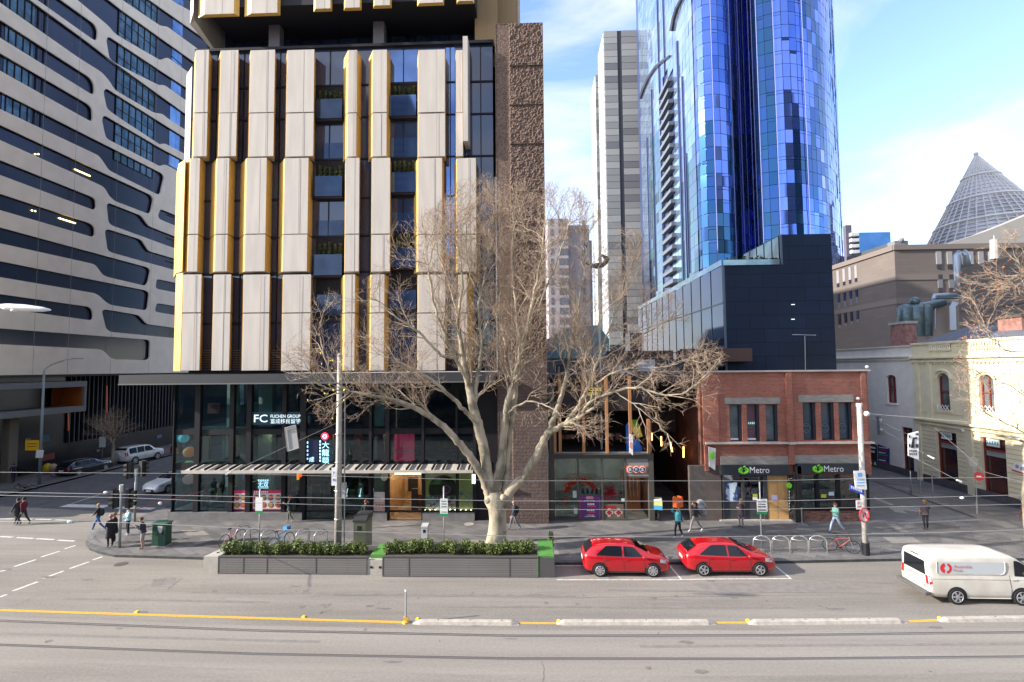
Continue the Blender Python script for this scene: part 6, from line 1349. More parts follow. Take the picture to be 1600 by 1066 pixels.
    for sgn in (-1, 1):   # mirrors, lamps, handles
        mx_, mz = P['mirror']; m = MB(); m.ball(V(ox + mx_, sgn * (hw(mx_) + .11), mz), (.08, .11, .075), 0, 10, 7); m.bar(V(ox + mx_, sgn * (hw(mx_) - .08), mz - .03), V(ox + mx_, sgn * (hw(mx_) + .08), mz - .01), .025); m.build('wing_mirror', paint, t, True)
        hx0, hx1, hz0, hz1 = P['head']; m = MB(); c = []
        for i in range(6): x = hx0 + (hx1 - hx0) * i / 5; c.append([V(ox + x, sgn * (sidey(x, z) * (1 if x < hx1 - .01 else .97) + .010), z) for z in (hz0 + (hz1 - hz0) * .25 * (1 - i / 5), hz1 - (hz1 - hz0) * .35 * i / 5)])
        for i in range(5): m.quad(c[i][0], c[i + 1][0], c[i + 1][1], c[i][1])
        xf = ox + L; m.prism([V(ox + hx1 + .0, sgn * sidey(hx1, hz0), hz0), V(xf + .006, sgn * hw(L) * .55, hz0), V(xf + .006 - (.12 if top(L) < hz1 else 0), sgn * hw(L) * .6, hz1 - .04), V(ox + hx1, sgn * sidey(hx1, hz1 - .05), hz1 - .05)], (-.03, 0, 0)); m.build('headlight', m_head, t)
        tx0, tx1, tz0, tz1 = P['tail']; m = MB()
        a0, a1 = sidey(tx1, tz0), sidey(tx1, tz1); b0, b1 = sidey(tx0, tz0), sidey(tx0, tz1)
        m.quad(V(ox + tx1, sgn * (a0 + .01), tz0 + (tz1 - tz0) * .2), V(ox + tx0, sgn * (b0 + .01), tz0), V(ox + tx0, sgn * (b1 + .01), tz1), V(ox + tx1, sgn * (a1 + .01), tz1 - (tz1 - tz0) * .05)); 
        xb = ox - .008; m.quad(V(xb, sgn * (b0 * .98), tz0), V(xb, sgn * (b0 * .8), tz0), V(xb + .0, sgn * (b1 * .8), tz1), V(xb, sgn * b1 * .98, tz1)); m.build('tail_light', m_tail, t)
        for hx in P['handles']: m = MB(); z = belt(hx) - .13; y = sidey(hx, z); m.obox(V(ox + hx, sgn * (y + .02), z), (.09, .015, .016)); m.build('door_handle', paint, t)
        m = MB()
        for dx in P['doors']:
            zz = [bot(dx) + .12 + (belt(dx) - bot(dx) - .1) * q / 6 for q in range(7)]; m.tube([V(ox + dx + .02 * math.sin(q), sgn * (sidey(dx, z) + .003), z) for q, z in enumerate(zz)], .006, 4)
        if len(m.v): m.build('door_seam', m_trim, t)
        m = MB(); xs = [P['wheels'][0] + R_ + .08 + (P['wheels'][1] - P['wheels'][0] - 2 * R_ - .16) * q / 8 for q in range(9)]; m.tube([V(ox + x, sgn * (sidey(x, bot(x) + .06)), bot(x) + .05) for x in xs], .022, 5); m.build('sill_trim', P.get('sillmat', m_trim), t)
    for (x0, x1, f0, f1) in P['side_glass'][:2]:
        sidepanel(lambda x: belt(x) + .005, lambda x: belt(x) + .03, x0, x1, .010, 'window_trim', m_trim)
    m = MB(); m.box(ox - .025, ox - .005, -.24, .24, P['plate'], P['plate'] + .12); m.build('number_plate', m_plate, t)
    m = MB(); m.box(ox + L - .0, ox + L + .012, -.5, .5, P['grille'][0], P['grille'][1]); m.box(ox + L + .003, ox + L + .016, -.24, .24, P['grille'][0] + .02, P['grille'][0] + .12, 1); m.build('grille', [m_trim, m_plate], t)
    return t, dict(top=top, belt=belt, hw=hw, rw=rw, sidey=sidey, ox=ox, L=L, panel=sidepanel)
hatch = dict(L=4.12, x=[0, .06, .22, .45, .8, 1.3, 1.9, 2.4, 2.75, 3.1, 3.5, 3.85, 4.05, 4.12], top=[.78, .98, 1.17, 1.35, 1.43, 1.46, 1.45, 1.41, 1.27, 1.10, .98, .88, .74, .60],
    belt=[.76, .94, .98, .985, .97, .95, .93, .92, .92, .93, .90, .82, .68, .56], w=[.66, .74, .80, .83, .85, .855, .855, .855, .855, .85, .83, .78, .69, .60], rw=[.62, .62, .60, .57, .56, .56, .56, .57, .61, .66, .66, .60, .52, .46], bot=[.40, .30, .24, .20, .18, .17, .17, .17, .17, .17, .18, .20, .26, .34],
    side_glass=[(.62, 1.83, lambda x: 1.03 + (x - .62) * .75, None), (1.92, 2.80, None, lambda x: 1.37 - max(0, x - 2.38) * 1.05)], screen=(2.50, 3.08), rear=(.10, .44), R=.315, wheels=(.76, 3.26), mirror=(2.82, .98), head=(3.62, 3.98, .62, .84), tail=(.05, .32, .72, .98), handles=(1.05, 2.02), doors=(1.88, 2.86, .98), plate=.62, grille=(.30, .5), spokes=8)
m_redp = mat('red_paint', (.46, .005, .012), .25, .1, coat=1, spec=.5)
o, _ = car('parked_car', 'red hatchback with silver multi spoke wheels parked nearest the planter', 'car', hatch, m_redp, 'red hatchbacks parked along the kerb')
p = pZ(981, 902.5); put(o, (p.x, p.y + .86, 0), R(-.3))
hatch2 = dict(hatch); hatch2.update(L=4.3, x=[0, .08, .3, .6, .95, 1.4, 1.95, 2.45, 2.8, 3.2, 3.65, 4.0, 4.22, 4.3], w=[.68, .76, .83, .86, .88, .885, .885, .885, .88, .87, .86, .81, .72, .62], top=[.80, 1.0, 1.17, 1.34, 1.43, 1.47, 1.47, 1.42, 1.28, 1.09, .97, .87, .74, .58],
    side_glass=[(.66, 1.95, lambda x: 1.02 + (x - .66) * .62, None), (2.03, 2.92, None, lambda x: 1.37 - max(0, x - 2.45) * .95)], screen=(2.52, 3.22), rear=(.14, .58), wheels=(.80, 3.45), mirror=(2.92, .98), head=(3.72, 4.14, .64, .86), tail=(.06, .42, .72, .97), handles=(1.1, 2.12), doors=(2.0, 3.0, 1.05), spokes=5)
o, _ = car('parked_car', 'red hatchback with dark five spoke wheels parked nearest the bike hoops', 'car', hatch2, m_redp, 'red hatchbacks parked along the kerb')
p = pZ(1139, 901.5); put(o, (p.x + .18, p.y + .9, 0), R(.6))
# post van
m_van = mat('van_white', (.64, .62, .56), .4, coat=.4, col2=(.54, .50, .43), scale=1.4, detail=8)  # dirt mottle plus a lowered tone that stands for grazing shade
van = dict(L=4.7, n=60, x=[0, .05, .2, .5, 1.5, 2.6, 3.2, 3.55, 3.9, 4.25, 4.55, 4.66, 4.7], top=[1.62, 1.86, 1.93, 1.97, 1.99, 1.99, 1.97, 1.90, 1.68, 1.36, 1.12, .98, .82], belt=[1.1, 1.16, 1.18, 1.19, 1.19, 1.19, 1.18, 1.16, 1.14, 1.1, .98, .86, .70],
    w=[.80, .83, .845, .85, .85, .85, .85, .85, .85, .835, .79, .74, .68], rw=[.72, .74, .76, .77, .77, .77, .76, .75, .73, .72, .68, .62, .55], bot=[.42, .34, .28, .24, .22, .22, .22, .22, .22, .23, .26, .32, .38],
    side_glass=[(3.42, 4.30, None, lambda x: 1.80 - max(0, x - 3.7) * .95)], screen=(3.66, 4.36), rear_flat=(1.12, 1.68, .62), R=.335, wheels=(1.06, 3.62), mirror=(4.0, 1.22), head=(4.4, 4.64, .66, .90), tail=(.01, .10, .78, 1.14), handles=(3.35,), doors=(3.22, 4.12), plate=.80, grille=(.5, .7), spokes=6, sillmat=m_van)
o, I = car('post_van', 'white mail van with dirty, shade-toned flank and red post logo driving right', 'van', van, m_van)
b = MB(); ox = I['ox']
I['panel'](lambda x: 1.24, lambda x: 1.72, .36, 3.02, .006, 'side_panel', mat('van_panel', (.52, .56, .58), .4, coat=.3), o)
for sgn in (-1,):
    f = MB(); f.tube([V(ox + x, sgn * (I['sidey'](x, z) + .012), z) for x, z in ((.33, 1.74), (.33, 1.28), (.40, 1.215), (2.85, 1.215), (3.0, 1.26), (3.06, 1.4), (3.06, 1.74))], .014, 5); f.build('panel_frame', m_van, o)
    f = MB(); f.tube([V(ox + x, sgn * (I['sidey'](x, 1.03) + .004), 1.03) for x in (.12, 1, 2, 3, 4.2)], .007, 4); f.build('body_seam', mat('van_seam', (.25, .24, .21), .7), o)
    f = MB(); x0 = ox + .44; y = lambda z: sgn * (I['sidey'](1.0, z) + .014)
    c = V(x0 + .22, y(1.48), 1.48); A = []
    def arc(a0, a1, ro, ri, cx_, cz):
        n_ = 12; P_ = [(cx_ + ro * math.cos(R(a0 + (a1 - a0) * i / n_)), cz + ro * math.sin(R(a0 + (a1 - a0) * i / n_))) for i in range(n_ + 1)] + [(cx_ + ri * math.cos(R(a1 - (a1 - a0) * i / n_)), cz + ri * math.sin(R(a1 - (a1 - a0) * i / n_))) for i in range(n_ + 1)]
        return [V(u, y(w_), w_) for u, w_ in P_]
    cx_, cz = x0 + .26, 1.47
    f.poly(arc(100, 255, .215, .07, cx_ - .02, cz)); f.poly(arc(75, -85, .215, .12, cx_ + .015, cz)); f.build('post_emblem', mat('post_red', (.70, .02, .03), .5), o)
    f = MB(); zt_ = 1.545; f.text('Australia', V(x0 + .56, y(zt_) - .004, 1.485), V(.72, 0, 0), V(0, (y(1.6) - y(1.485)), .125), 0, .002); f.text('Post', V(x0 + .56, y(1.33) - .004, 1.33), V(.36, 0, 0), V(0, (y(1.44) - y(1.33)), .12), 0, .002); f.build('lettering', mat('post_lettering', (.50, .16, .15), .6), o)
f = MB(); f.box(ox - .20, ox + .02, -.86, .86, .36, .50, 0); f.tube([V(ox - .22, -.85, .43), V(ox - .24, 0, .42), V(ox - .22, .85, .43)], .035, 6, 1); f.build('rear_bumper', [mat('bumper_grey', (.10, .10, .10), .6), mat('chrome', (.6, .6, .6), .2, .9)], o)
f = MB(); f.box(ox - .03, ox - .005, -.35, .35, .965, .985); f.box(ox - .015, ox + .04, -.22, .22, 1.80, 1.83); f.each('handle_bar', m_trim, o)
f = MB()
for (yy, a0) in ((-.50, 0),): f.tube([V(ox - .014, -.50, .76), V(ox - .014, -.56, .66), V(ox - .014, -.66, .64)], .02, 5)
f.build('rear_mark', MATS['post_red'], o)
f = MB(); f.text('•••', V(ox - .03, .16, .83), V(0, -.32, 0), V(0, 0, .05), 0, .002); f.build('lettering', mat('plate_ink', (.3, .05, .05), .6), o)
p = pZ(1457, 949); put(o, (p.x + 2.35 + .15, p.y + 1.05, 0), R(-1.0))
# side street traffic
wagon = dict(hatch); wagon.update(L=4.9, x=[0, .06, .25, .6, 1.0, 1.6, 2.2, 2.8, 3.15, 3.6, 4.1, 4.55, 4.82, 4.9], top=[.80, 1.0, 1.18, 1.40, 1.46, 1.48, 1.47, 1.43, 1.27, 1.08, .99, .92, .78, .60], side_glass=[(.55, 1.35, lambda x: 1.0 + (x - .45) * 1.2, None), (1.42, 2.22, None, None), (2.3, 3.2, None, lambda x: 1.37 - max(0, x - 2.7) * .8)], screen=(2.85, 3.58), rear=(.09, .5), wheels=(.95, 3.85), mirror=(3.1, .98), head=(4.3, 4.75, .66, .86), handles=(1.5, 2.4), doors=(2.26, 3.2, 1.38))
m_blk = mat('black_paint', (.012, .014, .022), .2, coat=1)
o, _ = car('parked_car', 'black station wagon parked at the far kerb of the side street', 'car', wagon, m_blk); p = pZ(112, 748); put(o, (p.x - 1.0, p.y + 2.5, 0), R(88))
XP = -41.4
suv = dict(hatch); suv.update(L=4.9, x=[0, .04, .18, .4, .9, 1.6, 2.3, 2.9, 3.2, 3.6, 4.2, 4.65, 4.85, 4.9], top=[1.1, 1.4, 1.72, 1.82, 1.87, 1.88, 1.87, 1.82, 1.66, 1.34, 1.20, 1.12, .98, .76], belt=[1.05, 1.12, 1.17, 1.18, 1.17, 1.16, 1.15, 1.14, 1.14, 1.14, 1.12, 1.04, .90, .72], w=[.82, .87, .90, .92, .93, .93, .93, .93, .93, .93, .92, .88, .80, .70], rw=[.72, .72, .71, .70, .70, .70, .70, .70, .72, .76, .76, .72, .66, .6], bot=[.5, .42, .38, .36, .34, .34, .34, .34, .34, .34, .36, .4, .46, .52],
    side_glass=[(.35, 1.2, None, None), (1.3, 2.15, None, None), (2.25, 3.25, None, lambda x: 1.72 - max(0, x - 2.85) * 1.0)], screen=(3.0, 3.58), rear=(.10, .30), rear_flat=None, R=.38, wheels=(.95, 3.8), mirror=(3.25, 1.2), head=(4.45, 4.8, .86, 1.06), tail=(.03, .16, .95, 1.35), handles=(1.4, 2.4), doors=(2.2, 3.3, 1.25), plate=.75, grille=(.6, .9), spokes=6)
o, _ = car('parked_car', 'white four wheel drive with a covered spare wheel on its back door', 'car', suv, mat('white_paint_car', (.70, .71, .70), .25, coat=1))
b = MB(); c = V(-2.45 - .08, .18, 1.0); b.disc(c, (1, 0, 0), .36, .16, 22); b.disc(c - V(.09, 0, 0), (1, 0, 0), .30, .02, 20, 1); b.build('spare_wheel', [MATS['white_paint_car'], mat('cover_grey', (.5, .5, .5), .5)], o)
p = pZ(206, 727); put(o, (p.x - .9, p.y + 2.2, 0), R(84))
o, _ = car('moving_car', 'dark red car beyond the white four wheel drive in the side street', 'car', hatch, mat('dark_red_paint', (.16, .01, .02), .25, coat=1)); p = pZ(268, 713); put(o, (p.x - .2, p.y + 3, 0), R(90))
sedan = dict(hatch); sedan.update(L=4.8, x=[0, .08, .35, .8, 1.2, 1.7, 2.3, 2.8, 3.1, 3.6, 4.1, 4.5, 4.74, 4.8], top=[.82, .95, 1.02, 1.08, 1.28, 1.44, 1.46, 1.40, 1.26, 1.06, .97, .88, .74, .56], belt=[.78, .90, .95, .96, .95, .94, .93, .92, .92, .93, .90, .82, .66, .5], w=[.7, .78, .85, .88, .90, .905, .91, .91, .905, .90, .88, .83, .74, .64], side_glass=[(1.35, 2.15, lambda x: .98 + (x - 1.3) * 1.2, None), (2.25, 3.2, None, lambda x: 1.37 - max(0, x - 2.6) * .8)], screen=(2.80, 3.52), rear=(.95, 1.55), wheels=(.95, 3.8), mirror=(3.1, .98), head=(4.2, 4.64, .60, .80), tail=(.05, .3, .72, .9), handles=(1.5, 2.5), doors=(2.2, 3.15, 1.3), grille=(.28, .46))
o, _ = car('moving_car', 'white sedan with headlights turning out of the side street beside the glass corner', 'car', sedan, MATS['white_paint_car']); p = pZ(226, 773); put(o, (p.x + 1.0, p.y + 2.1, 0), R(-102))
# ------------------------------------------------------------------ planters with hedges
m_slat = brickmat('planter_slats', (.20, .19, .18), (.185, .175, .165), (.09, .085, .08), 'XZ', 1, 6, .11, .008, .7, .15, .004)
m_soil = mat('soil', (.05, .04, .03), .9)
rs = random.Random(77)
def planter(lab, x0, x1, ends):
    yb_ = (898 + 906) / 2 if x0 > 500 else 897.5
    F0 = pZ((x0 + x1) / 2, yb_); Yf = F0.y; t = thing('planter_box', lab, 'planter', (F0.x, Yf + .8, 0))
    X0, X1 = pY(x0, 885, Yf).x, pY(x1, 885, Yf).x; zt_ = pY((x0 + x1) / 2, 871, Yf).z; Yr = 26.35
    b = MB(); b.box(X0, X1, Yf, Yf + .08, 0.03, zt_); b.box(X0, X1, Yr - .08, Yr, .15, zt_); b.build('slatted_side', m_slat, t)
    b = MB(); b.box(X0, X1, Yf + .08, Yr - .08, .03, zt_ - .1); b.build('soil', m_soil, t)
    b = MB(); b.box(X0, X1, Yf - .03, Yf + .09, zt_, zt_ + .05); b.box(X0, X1, Yf - .02, Yf - .001, 0, .05); 
    xs = [X0 + (X1 - X0) * f_ for f_ in ((0, .17, .33, .66, 1) if x0 < 500 else (0, .17, .82, 1))]
    for x in xs: b.box(x - .02, x + .02, Yf - .012, Yf - .001, .05, zt_)
    b.build('trim', mat('planter_trim', (.10, .09, .09), .6), t)
    return t, X0, X1, Yf, Yr, zt_
t, X0, X1, Yf, Yr, zt_ = planter('long grey slatted planter box with a pale concrete block at its left end', 341, 573, 1)
b = MB(); xe = pY(318, 882, Yf).x; b.add([(xe, Yf, 0), (X0 - .01, Yf, 0), (X0 - .01, Yf, zt_ + .02), (xe, Yf, zt_ + .02), (xe + .3, Yr, 0), (X0 - .01, Yr, 0), (X0 - .01, Yr, zt_ + .02), (xe + .3, Yr, zt_ + .02)], [(0, 1, 2, 3), (5, 4, 7, 6), (4, 0, 3, 7), (1, 5, 6, 2), (3, 2, 6, 7)]); b.build('concrete_end', mat('pale_concrete', (.46, .43, .38), .8, var=.15, scale=3), t)
for k, x in enumerate((X0 - .35, X0 - .15)): b = MB(); b.tube([V(x, Yf + .5 + k * .5, zt_ + .02), V(x, Yf + .5 + k * .5, zt_ + .05)], [.06, .05], 8); b.build('lifting_eye', m_dark, t)
t2, Y0_, Y1_, Yf2, Yr2, zt2 = planter('long grey slatted planter box in front of the big tree with a green capped end', 598, 840, 1)
b = MB(); xm0, xm1 = X1 + .01, Y0_ - .01; b.box(xm0, xm1, Yf + .02, Yr, 0, zt_ - .12, 0); b.box(xm0 + .1, xm1, Yf + .25, Yr + .02, zt_ - .12, zt_ + .06, 1); b.build('concrete_link', [MATS['pale_concrete'], mat('green_paint', (.09, .27, .05), .7, var=.2)], t2)
for x in (xm0 + .15, xm1 - .25): b = MB(); b.box(x - .0, x + .13, Yf + .005, Yf + .03, .30, .40); b.build('slot', m_black, t2)
b = MB(); xe1 = pY(866.5, 885, Yf2).x; b.box(Y1_ + .03, xe1, Yf2, Yr2, 0, zt2 + .0, 0); b.box(Y1_ + .05, xe1 - .02, Yf2 + .03, Yr2 + .3, zt2, zt2 + .08, 1); b.box(Y1_ - .02, Y1_ + .028, Yf2 - .02, Yf2 + .03, .05, zt2 + .1, 1); b.build('green_end_cap', [mat('cap_grey', (.085, .08, .085), .6), MATS['green_paint']], t2)
# hedge plants, one by one
m_bx1 = mat('box_dark', (.06, .095, .018), .6); m_bx2 = mat('box_light', (.20, .24, .05), .6)
protos = []
for k in range(4):
    o = local('hedge_shrub', 'x', 'shrub'); b = MB(); b.ball((0, 0, .34), (.22, .19, .24), 0, 8, 6); leafclump(b, (0, 0, .33), (.38, .33, .36), 620, .052, rs); b.build('foliage', [m_bx1, m_bx2], o)
    b = MB(); b.tube([(0, 0, -.08), (0, 0, .15)], [.03, .02], 5); b.build('stem', MATS['bark_dark'], o); protos.append(o)
first = [True] * 4
def hedge(pxs, Y, zt_, ord_):
    for i, (px, s_) in enumerate(pxs):
        k = rs.randrange(4); X = pY(px, 862, Y).x
        o = protos[k] if first[k] else dup(protos[k]); first[k] = False
        o.location = (X, Y + rs.uniform(-.12, .12), zt_ - .08); o.rotation_euler = (0, 0, rs.uniform(0, 6)); o.scale = (s_ * rs.uniform(.76, .98), s_ * .9, s_ * rs.uniform(.74, 1.08)); o['group'] = 'clipped hedge shrubs in the planters'
        o['label'] = 'clipped green hedge shrub, %s from the left in the %s planter' % (ORD[i], ord_)
ORD = ['first', 'second', 'third', 'fourth', 'fifth', 'sixth', 'seventh', 'eighth', 'ninth', 'tenth', 'eleventh', 'twelfth', 'thirteenth', 'fourteenth', 'fifteenth', 'sixteenth']
ORD += ['seventeenth', 'eighteenth']
hedge([(353, 1.0), (366, 1.15), (377, .95), (389, .9), (401, .9), (412, .95), (427, .85), (437, 1.05), (449, .8), (463, 1.05), (475, 1), (489, 1.05), (501, .95), (514, .9), (526, .95), (543, .95), (554, .9), (566, 1.0)], Yf + .75, zt_, 'left')
hedge([(607, .9), (619, 1.05), (631, 1.05), (645, .95), (655, 1.0), (669, 1.05), (684, .8), (697, .95), (709, 1.0), (727, 1.0), (739, .95), (751, .9), (766, 1.0), (778, 1.0), (790, .95), (803, 1), (815, .9), (827, .95)], Yf2 + .8, zt2, 'right')
s = thing('potted_conifer', 'small conical shrub in a white pot behind the green planter end', 'shrub', pZ(861, 869, kz))
b = MB(); p = pZ(861, 869, kz)
for q in range(8): leafclump(b, p + V(0, 0, .45 + q * .11), (.22 - abs(q - 3) * .028, .22 - abs(q - 3) * .028, .12), 70, .045, rs)
b.build('foliage', [m_bx1, m_bx2], s); b = MB(); b.tube([p, p + V(0, 0, .42)], [.14, .2], 12); b.build('pot', m_wht, s)

# ------------------------------------------------------------------ poles, signs, signals
def signplate(t, x0, y0, x1, y1, Y, m_=None, tilt=0, nm='sign_plate', th=.03):
    b = MB(); A, B_, Z0, Z1 = rectYpx(x0, y0, x1, y1, Y); b.prism([V(A, Y, Z0), V(B_, Y, Z0), V(B_ + tilt, Y, Z1), V(A + tilt, Y, Z1)], (0, th, 0)); return b.build(nm, m_ or m_white_metal, t)
def pole(name, label, cat, px, ytop, ybase, r, m_, zbase=None, r2=None, nm='pole', n=10):
    zb_ = kz if zbase is None else zbase; p = pZ(px, ybase, zb_); t = thing(name, label, cat, p); zt_ = pY(px, ytop, p.y).z; b = MB(); b.tube([p, V(p.x, p.y, zt_)], [r, r2 or r], n); b.build(nm, m_, t, True); return t, p, zt_
m_pole = mat('pole_cream', (.48, .46, .41), .5, var=.15, scale=4)
t, p, z1 = pole('tram_pole', 'tall cream tram pole with white sign among the left branches', 'pole', 528, 556, 866, .19, m_pole, r2=.13)
b = MB(); b.bar(p + V(.34, 0, .6), V(p.x + .30, p.y, z1 - 2), .035, 0, 6)
for z in (2, 3.5, 5, 6.5): b.tube([V(p.x + .2 * math.cos(a * .785), p.y + .2 * math.sin(a * .785), z) for a in range(9)], .025, 5)
b.build('conduit', m_steel, t); b = MB(); b.ball(V(p.x, p.y, z1), .15); b.build('cap', m_pole, t, True)
b = MB(); b.box(p.x + .17, p.x + .40, p.y - .12, p.y + .12, 3.1, 3.9); b.build('control_box', mat('box_grey', (.35, .35, .34), .5), t)
signplate(t, 518, 731, 526.5, 759, p.y - .25); q = MB(); textY(q, 'P', 520.5, 742, 523.5, 737, p.y - .27, 0, bold=.01); barsY(q, 520, 748, 525, 752, p.y - .27, 0, 2); q.build('sign_marks', mat('sign_blue', (.05, .15, .5), .5), t)
for px, yt, yb, sg_, lab, mark in ((404.5, 764, 872, (399, 777.5, 410, 798.5), 'slim grey pole with blank white and green sign behind the left planter', ''), (693.5, 760, 872, (687.5, 779.5, 699.5, 803), 'slim grey pole with white and green loading sign in front of the timber shop', '30'), (1190.5, 753, 862, (1183, 780, 1199, 800), 'slim grey pole with white parking sign beside the right red hatchback', '2P')):
    t, p, z1 = pole('sign_pole', lab, 'sign', px, yt, yb, .035, m_steel); signplate(t, *sg_, p.y - .05); x0, y0, x1, y1 = sg_
    signplate(t, x0, y1 - .3, x1, y1 + 3.6, p.y - .055, mat('sign_green', (.02, .28, .10), .5), nm='green_plate')
    if mark: q = MB(); [barsY(q, x0 + 2, y0 + 3 + k * 4, x1 - 2, y0 + 5 + k * 4, p.y - .06, 0, 4) for k in range(3)]; boxY(q, x0 + 2, y1 - 3.4, x1 - 2, y1 - 2.2, p.y - .06, .005, 0); q.build('sign_marks', mat('sign_darkgreen', (.12, .2, .16), .5) if mark == '30' else m_ink, t)
# right tram pole with its cluster of signs
t, p, z1 = pole('tram_pole', 'thick white tram pole with black base and a cluster of street signs', 'pole', 1353, 630, 867, .145, mat('pole_white', (.50, .48, .46), .5, var=.2, scale=4), r2=.12)
b = MB(); b.tube([p, p + V(0, 0, .62)], [.18, .18], 12); b.build('base_band', m_black, t); b = MB(); b.bar(V(p.x, p.y, z1), V(p.x, p.y, z1 - .18), .14, 0, 10); b.ball(V(p.x + .3, p.y - .1, z1 - .55), .14, 0); b.build('cap', m_white_metal, t)
signplate(t, 1336, 736, 1354, 765, p.y - .3, tilt=-.05); q = MB(); boxY(q, 1340, 739, 1347, 745, p.y - .31, .01); 
for k in range(3): boxY(q, 1339, 749 + k * 4.5, 1351, 750.6 + k * 4.5, p.y - .31, .01)
q.build('sign_marks', mat('sign_blue2', (.15, .4, .8), .5), t)
b = MB(); b.prism([pY(x, y, p.y - .28) for x, y in ((1328, 757), (1350, 765), (1350, 774.5), (1328, 765))], (0, .04, 0)); b.build('street_name_plate', mat('name_blue', (.03, .08, .50), .5), t)
q = MB(); a0 = pY(1330, 763, p.y - .30); a1 = pY(1348, 770.5, p.y - .30); [q.prism([a0 + (a1 - a0) * u for u in (k / 7, (k + .6) / 7)] + [a0 + (a1 - a0) * ((k + .6) / 7) + V(0, 0, .13), a0 + (a1 - a0) * (k / 7) + V(0, 0, .13)], (0, .006, 0)) for k in range(7)]; q.build('lettering', m_wht, t)
signplate(t, 1338, 782, 1347.5, 796, p.y - .28); q = MB(); textY(q, 'P', 1340.5, 789, 1344, 784.5, p.y - .30, bold=.01); boxY(q, 1340, 791, 1346, 792, p.y - .3, .01); q.build('sign_marks', mat('sign_redm', (.5, .05, .05), .5), t)
b = MB(); c = pY(1350.5, 805, p.y - .27); b.tube([c + V(.24 * math.cos(a * .39), 0, .36 * math.sin(a * .39)) for a in range(17)], .035, 5, 1); b.disc(c, (0, 1, 0), .01, .01); b.prism([c + V(.24 * math.cos(a * .39), 0.02, .36 * math.sin(a * .39)) for a in range(16)], (0, .02, 0), 0); b.bar(c + V(-.15, -.02, .22), c + V(.15, -.02, -.22), .03, 1, 4); q0 = c + V(-.08, -.01, -.13); b.text('P', q0, V(.16, 0, 0), V(0, 0, .26), 2, .005, bold=.01); b.build('no_parking_plate', [m_wht, mat('ban_red', (.55, .04, .04), .5), m_ink], t)
# hook turn style sign hung over the lane, blank grey back of another
def hung(name, lab, quad, Y, m_, marks=None):
    s = thing(name, lab, 'sign', pY(*quad[0], Y)); b = MB(); b.prism([pY(x, y, Y) for x, y in quad], (0, .05, 0)); b.build('sign_plate', m_, s); return s
s = hung('hanging_sign', 'pale grey back of a tilted sign hung on span wires below the wide lettered sign', ((445, 669), (462, 664.5), (467, 700), (449.5, 705.5)), 24.0, mat('sign_back', (.38, .37, .36), .5))
b = MB(); q4 = [pY(x, y, 23.96) for x, y in ((445, 669), (462, 664.5), (467, 700), (449.5, 705.5))]
for i in range(4): b.bar(q4[i], q4[(i + 1) % 4], .022, 0, 4)
b.bar(pY(446, 673, 23.95), pY(463, 668.5, 23.95), .015, 0, 4); b.build('frame', mat('sign_back_frame', (.25, .25, .25), .5), s)
s = hung('hanging_sign', 'white hook turn sign with black arrow hung on wires over the lane', ((1419.5, 678), (1435.5, 674), (1435.5, 719), (1419.5, 712.5)), 27.0, m_wht)
b = MB()
for q in (((1424, 700), (1426.5, 700), (1426.5, 684), (1433, 683), (1433, 686), (1429, 686.6), (1429, 700)), ((1419.8, 681), (1422, 680.5), (1422, 684), (1419.8, 684)), ((1419.8, 694), (1422.3, 694), (1422.3, 699), (1419.8, 698.5)), ((1431, 694), (1435, 694), (1435, 700), (1431, 699)), ((1431, 677.5), (1435, 676.8), (1435, 680), (1431, 680))): b.prism([pY(x, y, 26.97) for x, y in q], (0, .02, 0))
q0 = pY(1421, 708, 26.96); barsY(b, 1421, 703, 1434, 706, 26.96, 0, 5); barsY(b, 1421, 708, 1434, 711, 26.96, 0, 4); b.build('sign_marks', m_ink, s)
s = thing('road_sign', 'round red no entry sign and grey disc on a slim pole by the cafe', 'sign', pZ(1527, 803, kz)); p = pZ(1527, 803, kz)
b = MB(); b.tube([p, pY(1523, 722, p.y)], [.04, .04], 6); b.build('pole', m_steel, s); b = MB(); c = pY(1530, 744.5, p.y - .1); b.disc(c, (.15, 1, 0), .29, .03, 22, 0); b.box(c.x - .2, c.x + .2, c.y - .03, c.y - .02, c.z - .04, c.z + .04, 1); b.disc(pY(1520.5, 722, p.y - .05), (0, 1, 0), .33, .03, 22, 2); b.build('sign_disc', [mat('noentry_red', (.60, .03, .04), .5), m_wht, mat('disc_grey', (.28, .28, .27), .6)], s)
for x, lab in ((1424, 'slim grey lane pole left of the first cafe window'),):
    t, p, z1 = pole('lane_pole', lab, 'pole', x, 736, 772, .04, m_steel)
s = thing('bicycle_rail', 'grey tubular rail frame against the white wall in the lane', 'rail', pZ(1448, 778, kz)); b = MB(); a_, c_ = pZ(1439, 772, kz), pZ(1458, 780, kz); hh = V(0, 0, 1.9); b.tube([a_, a_ + hh, c_ + hh, c_], .04, 6); b.build('rail_tube', m_steel, s)
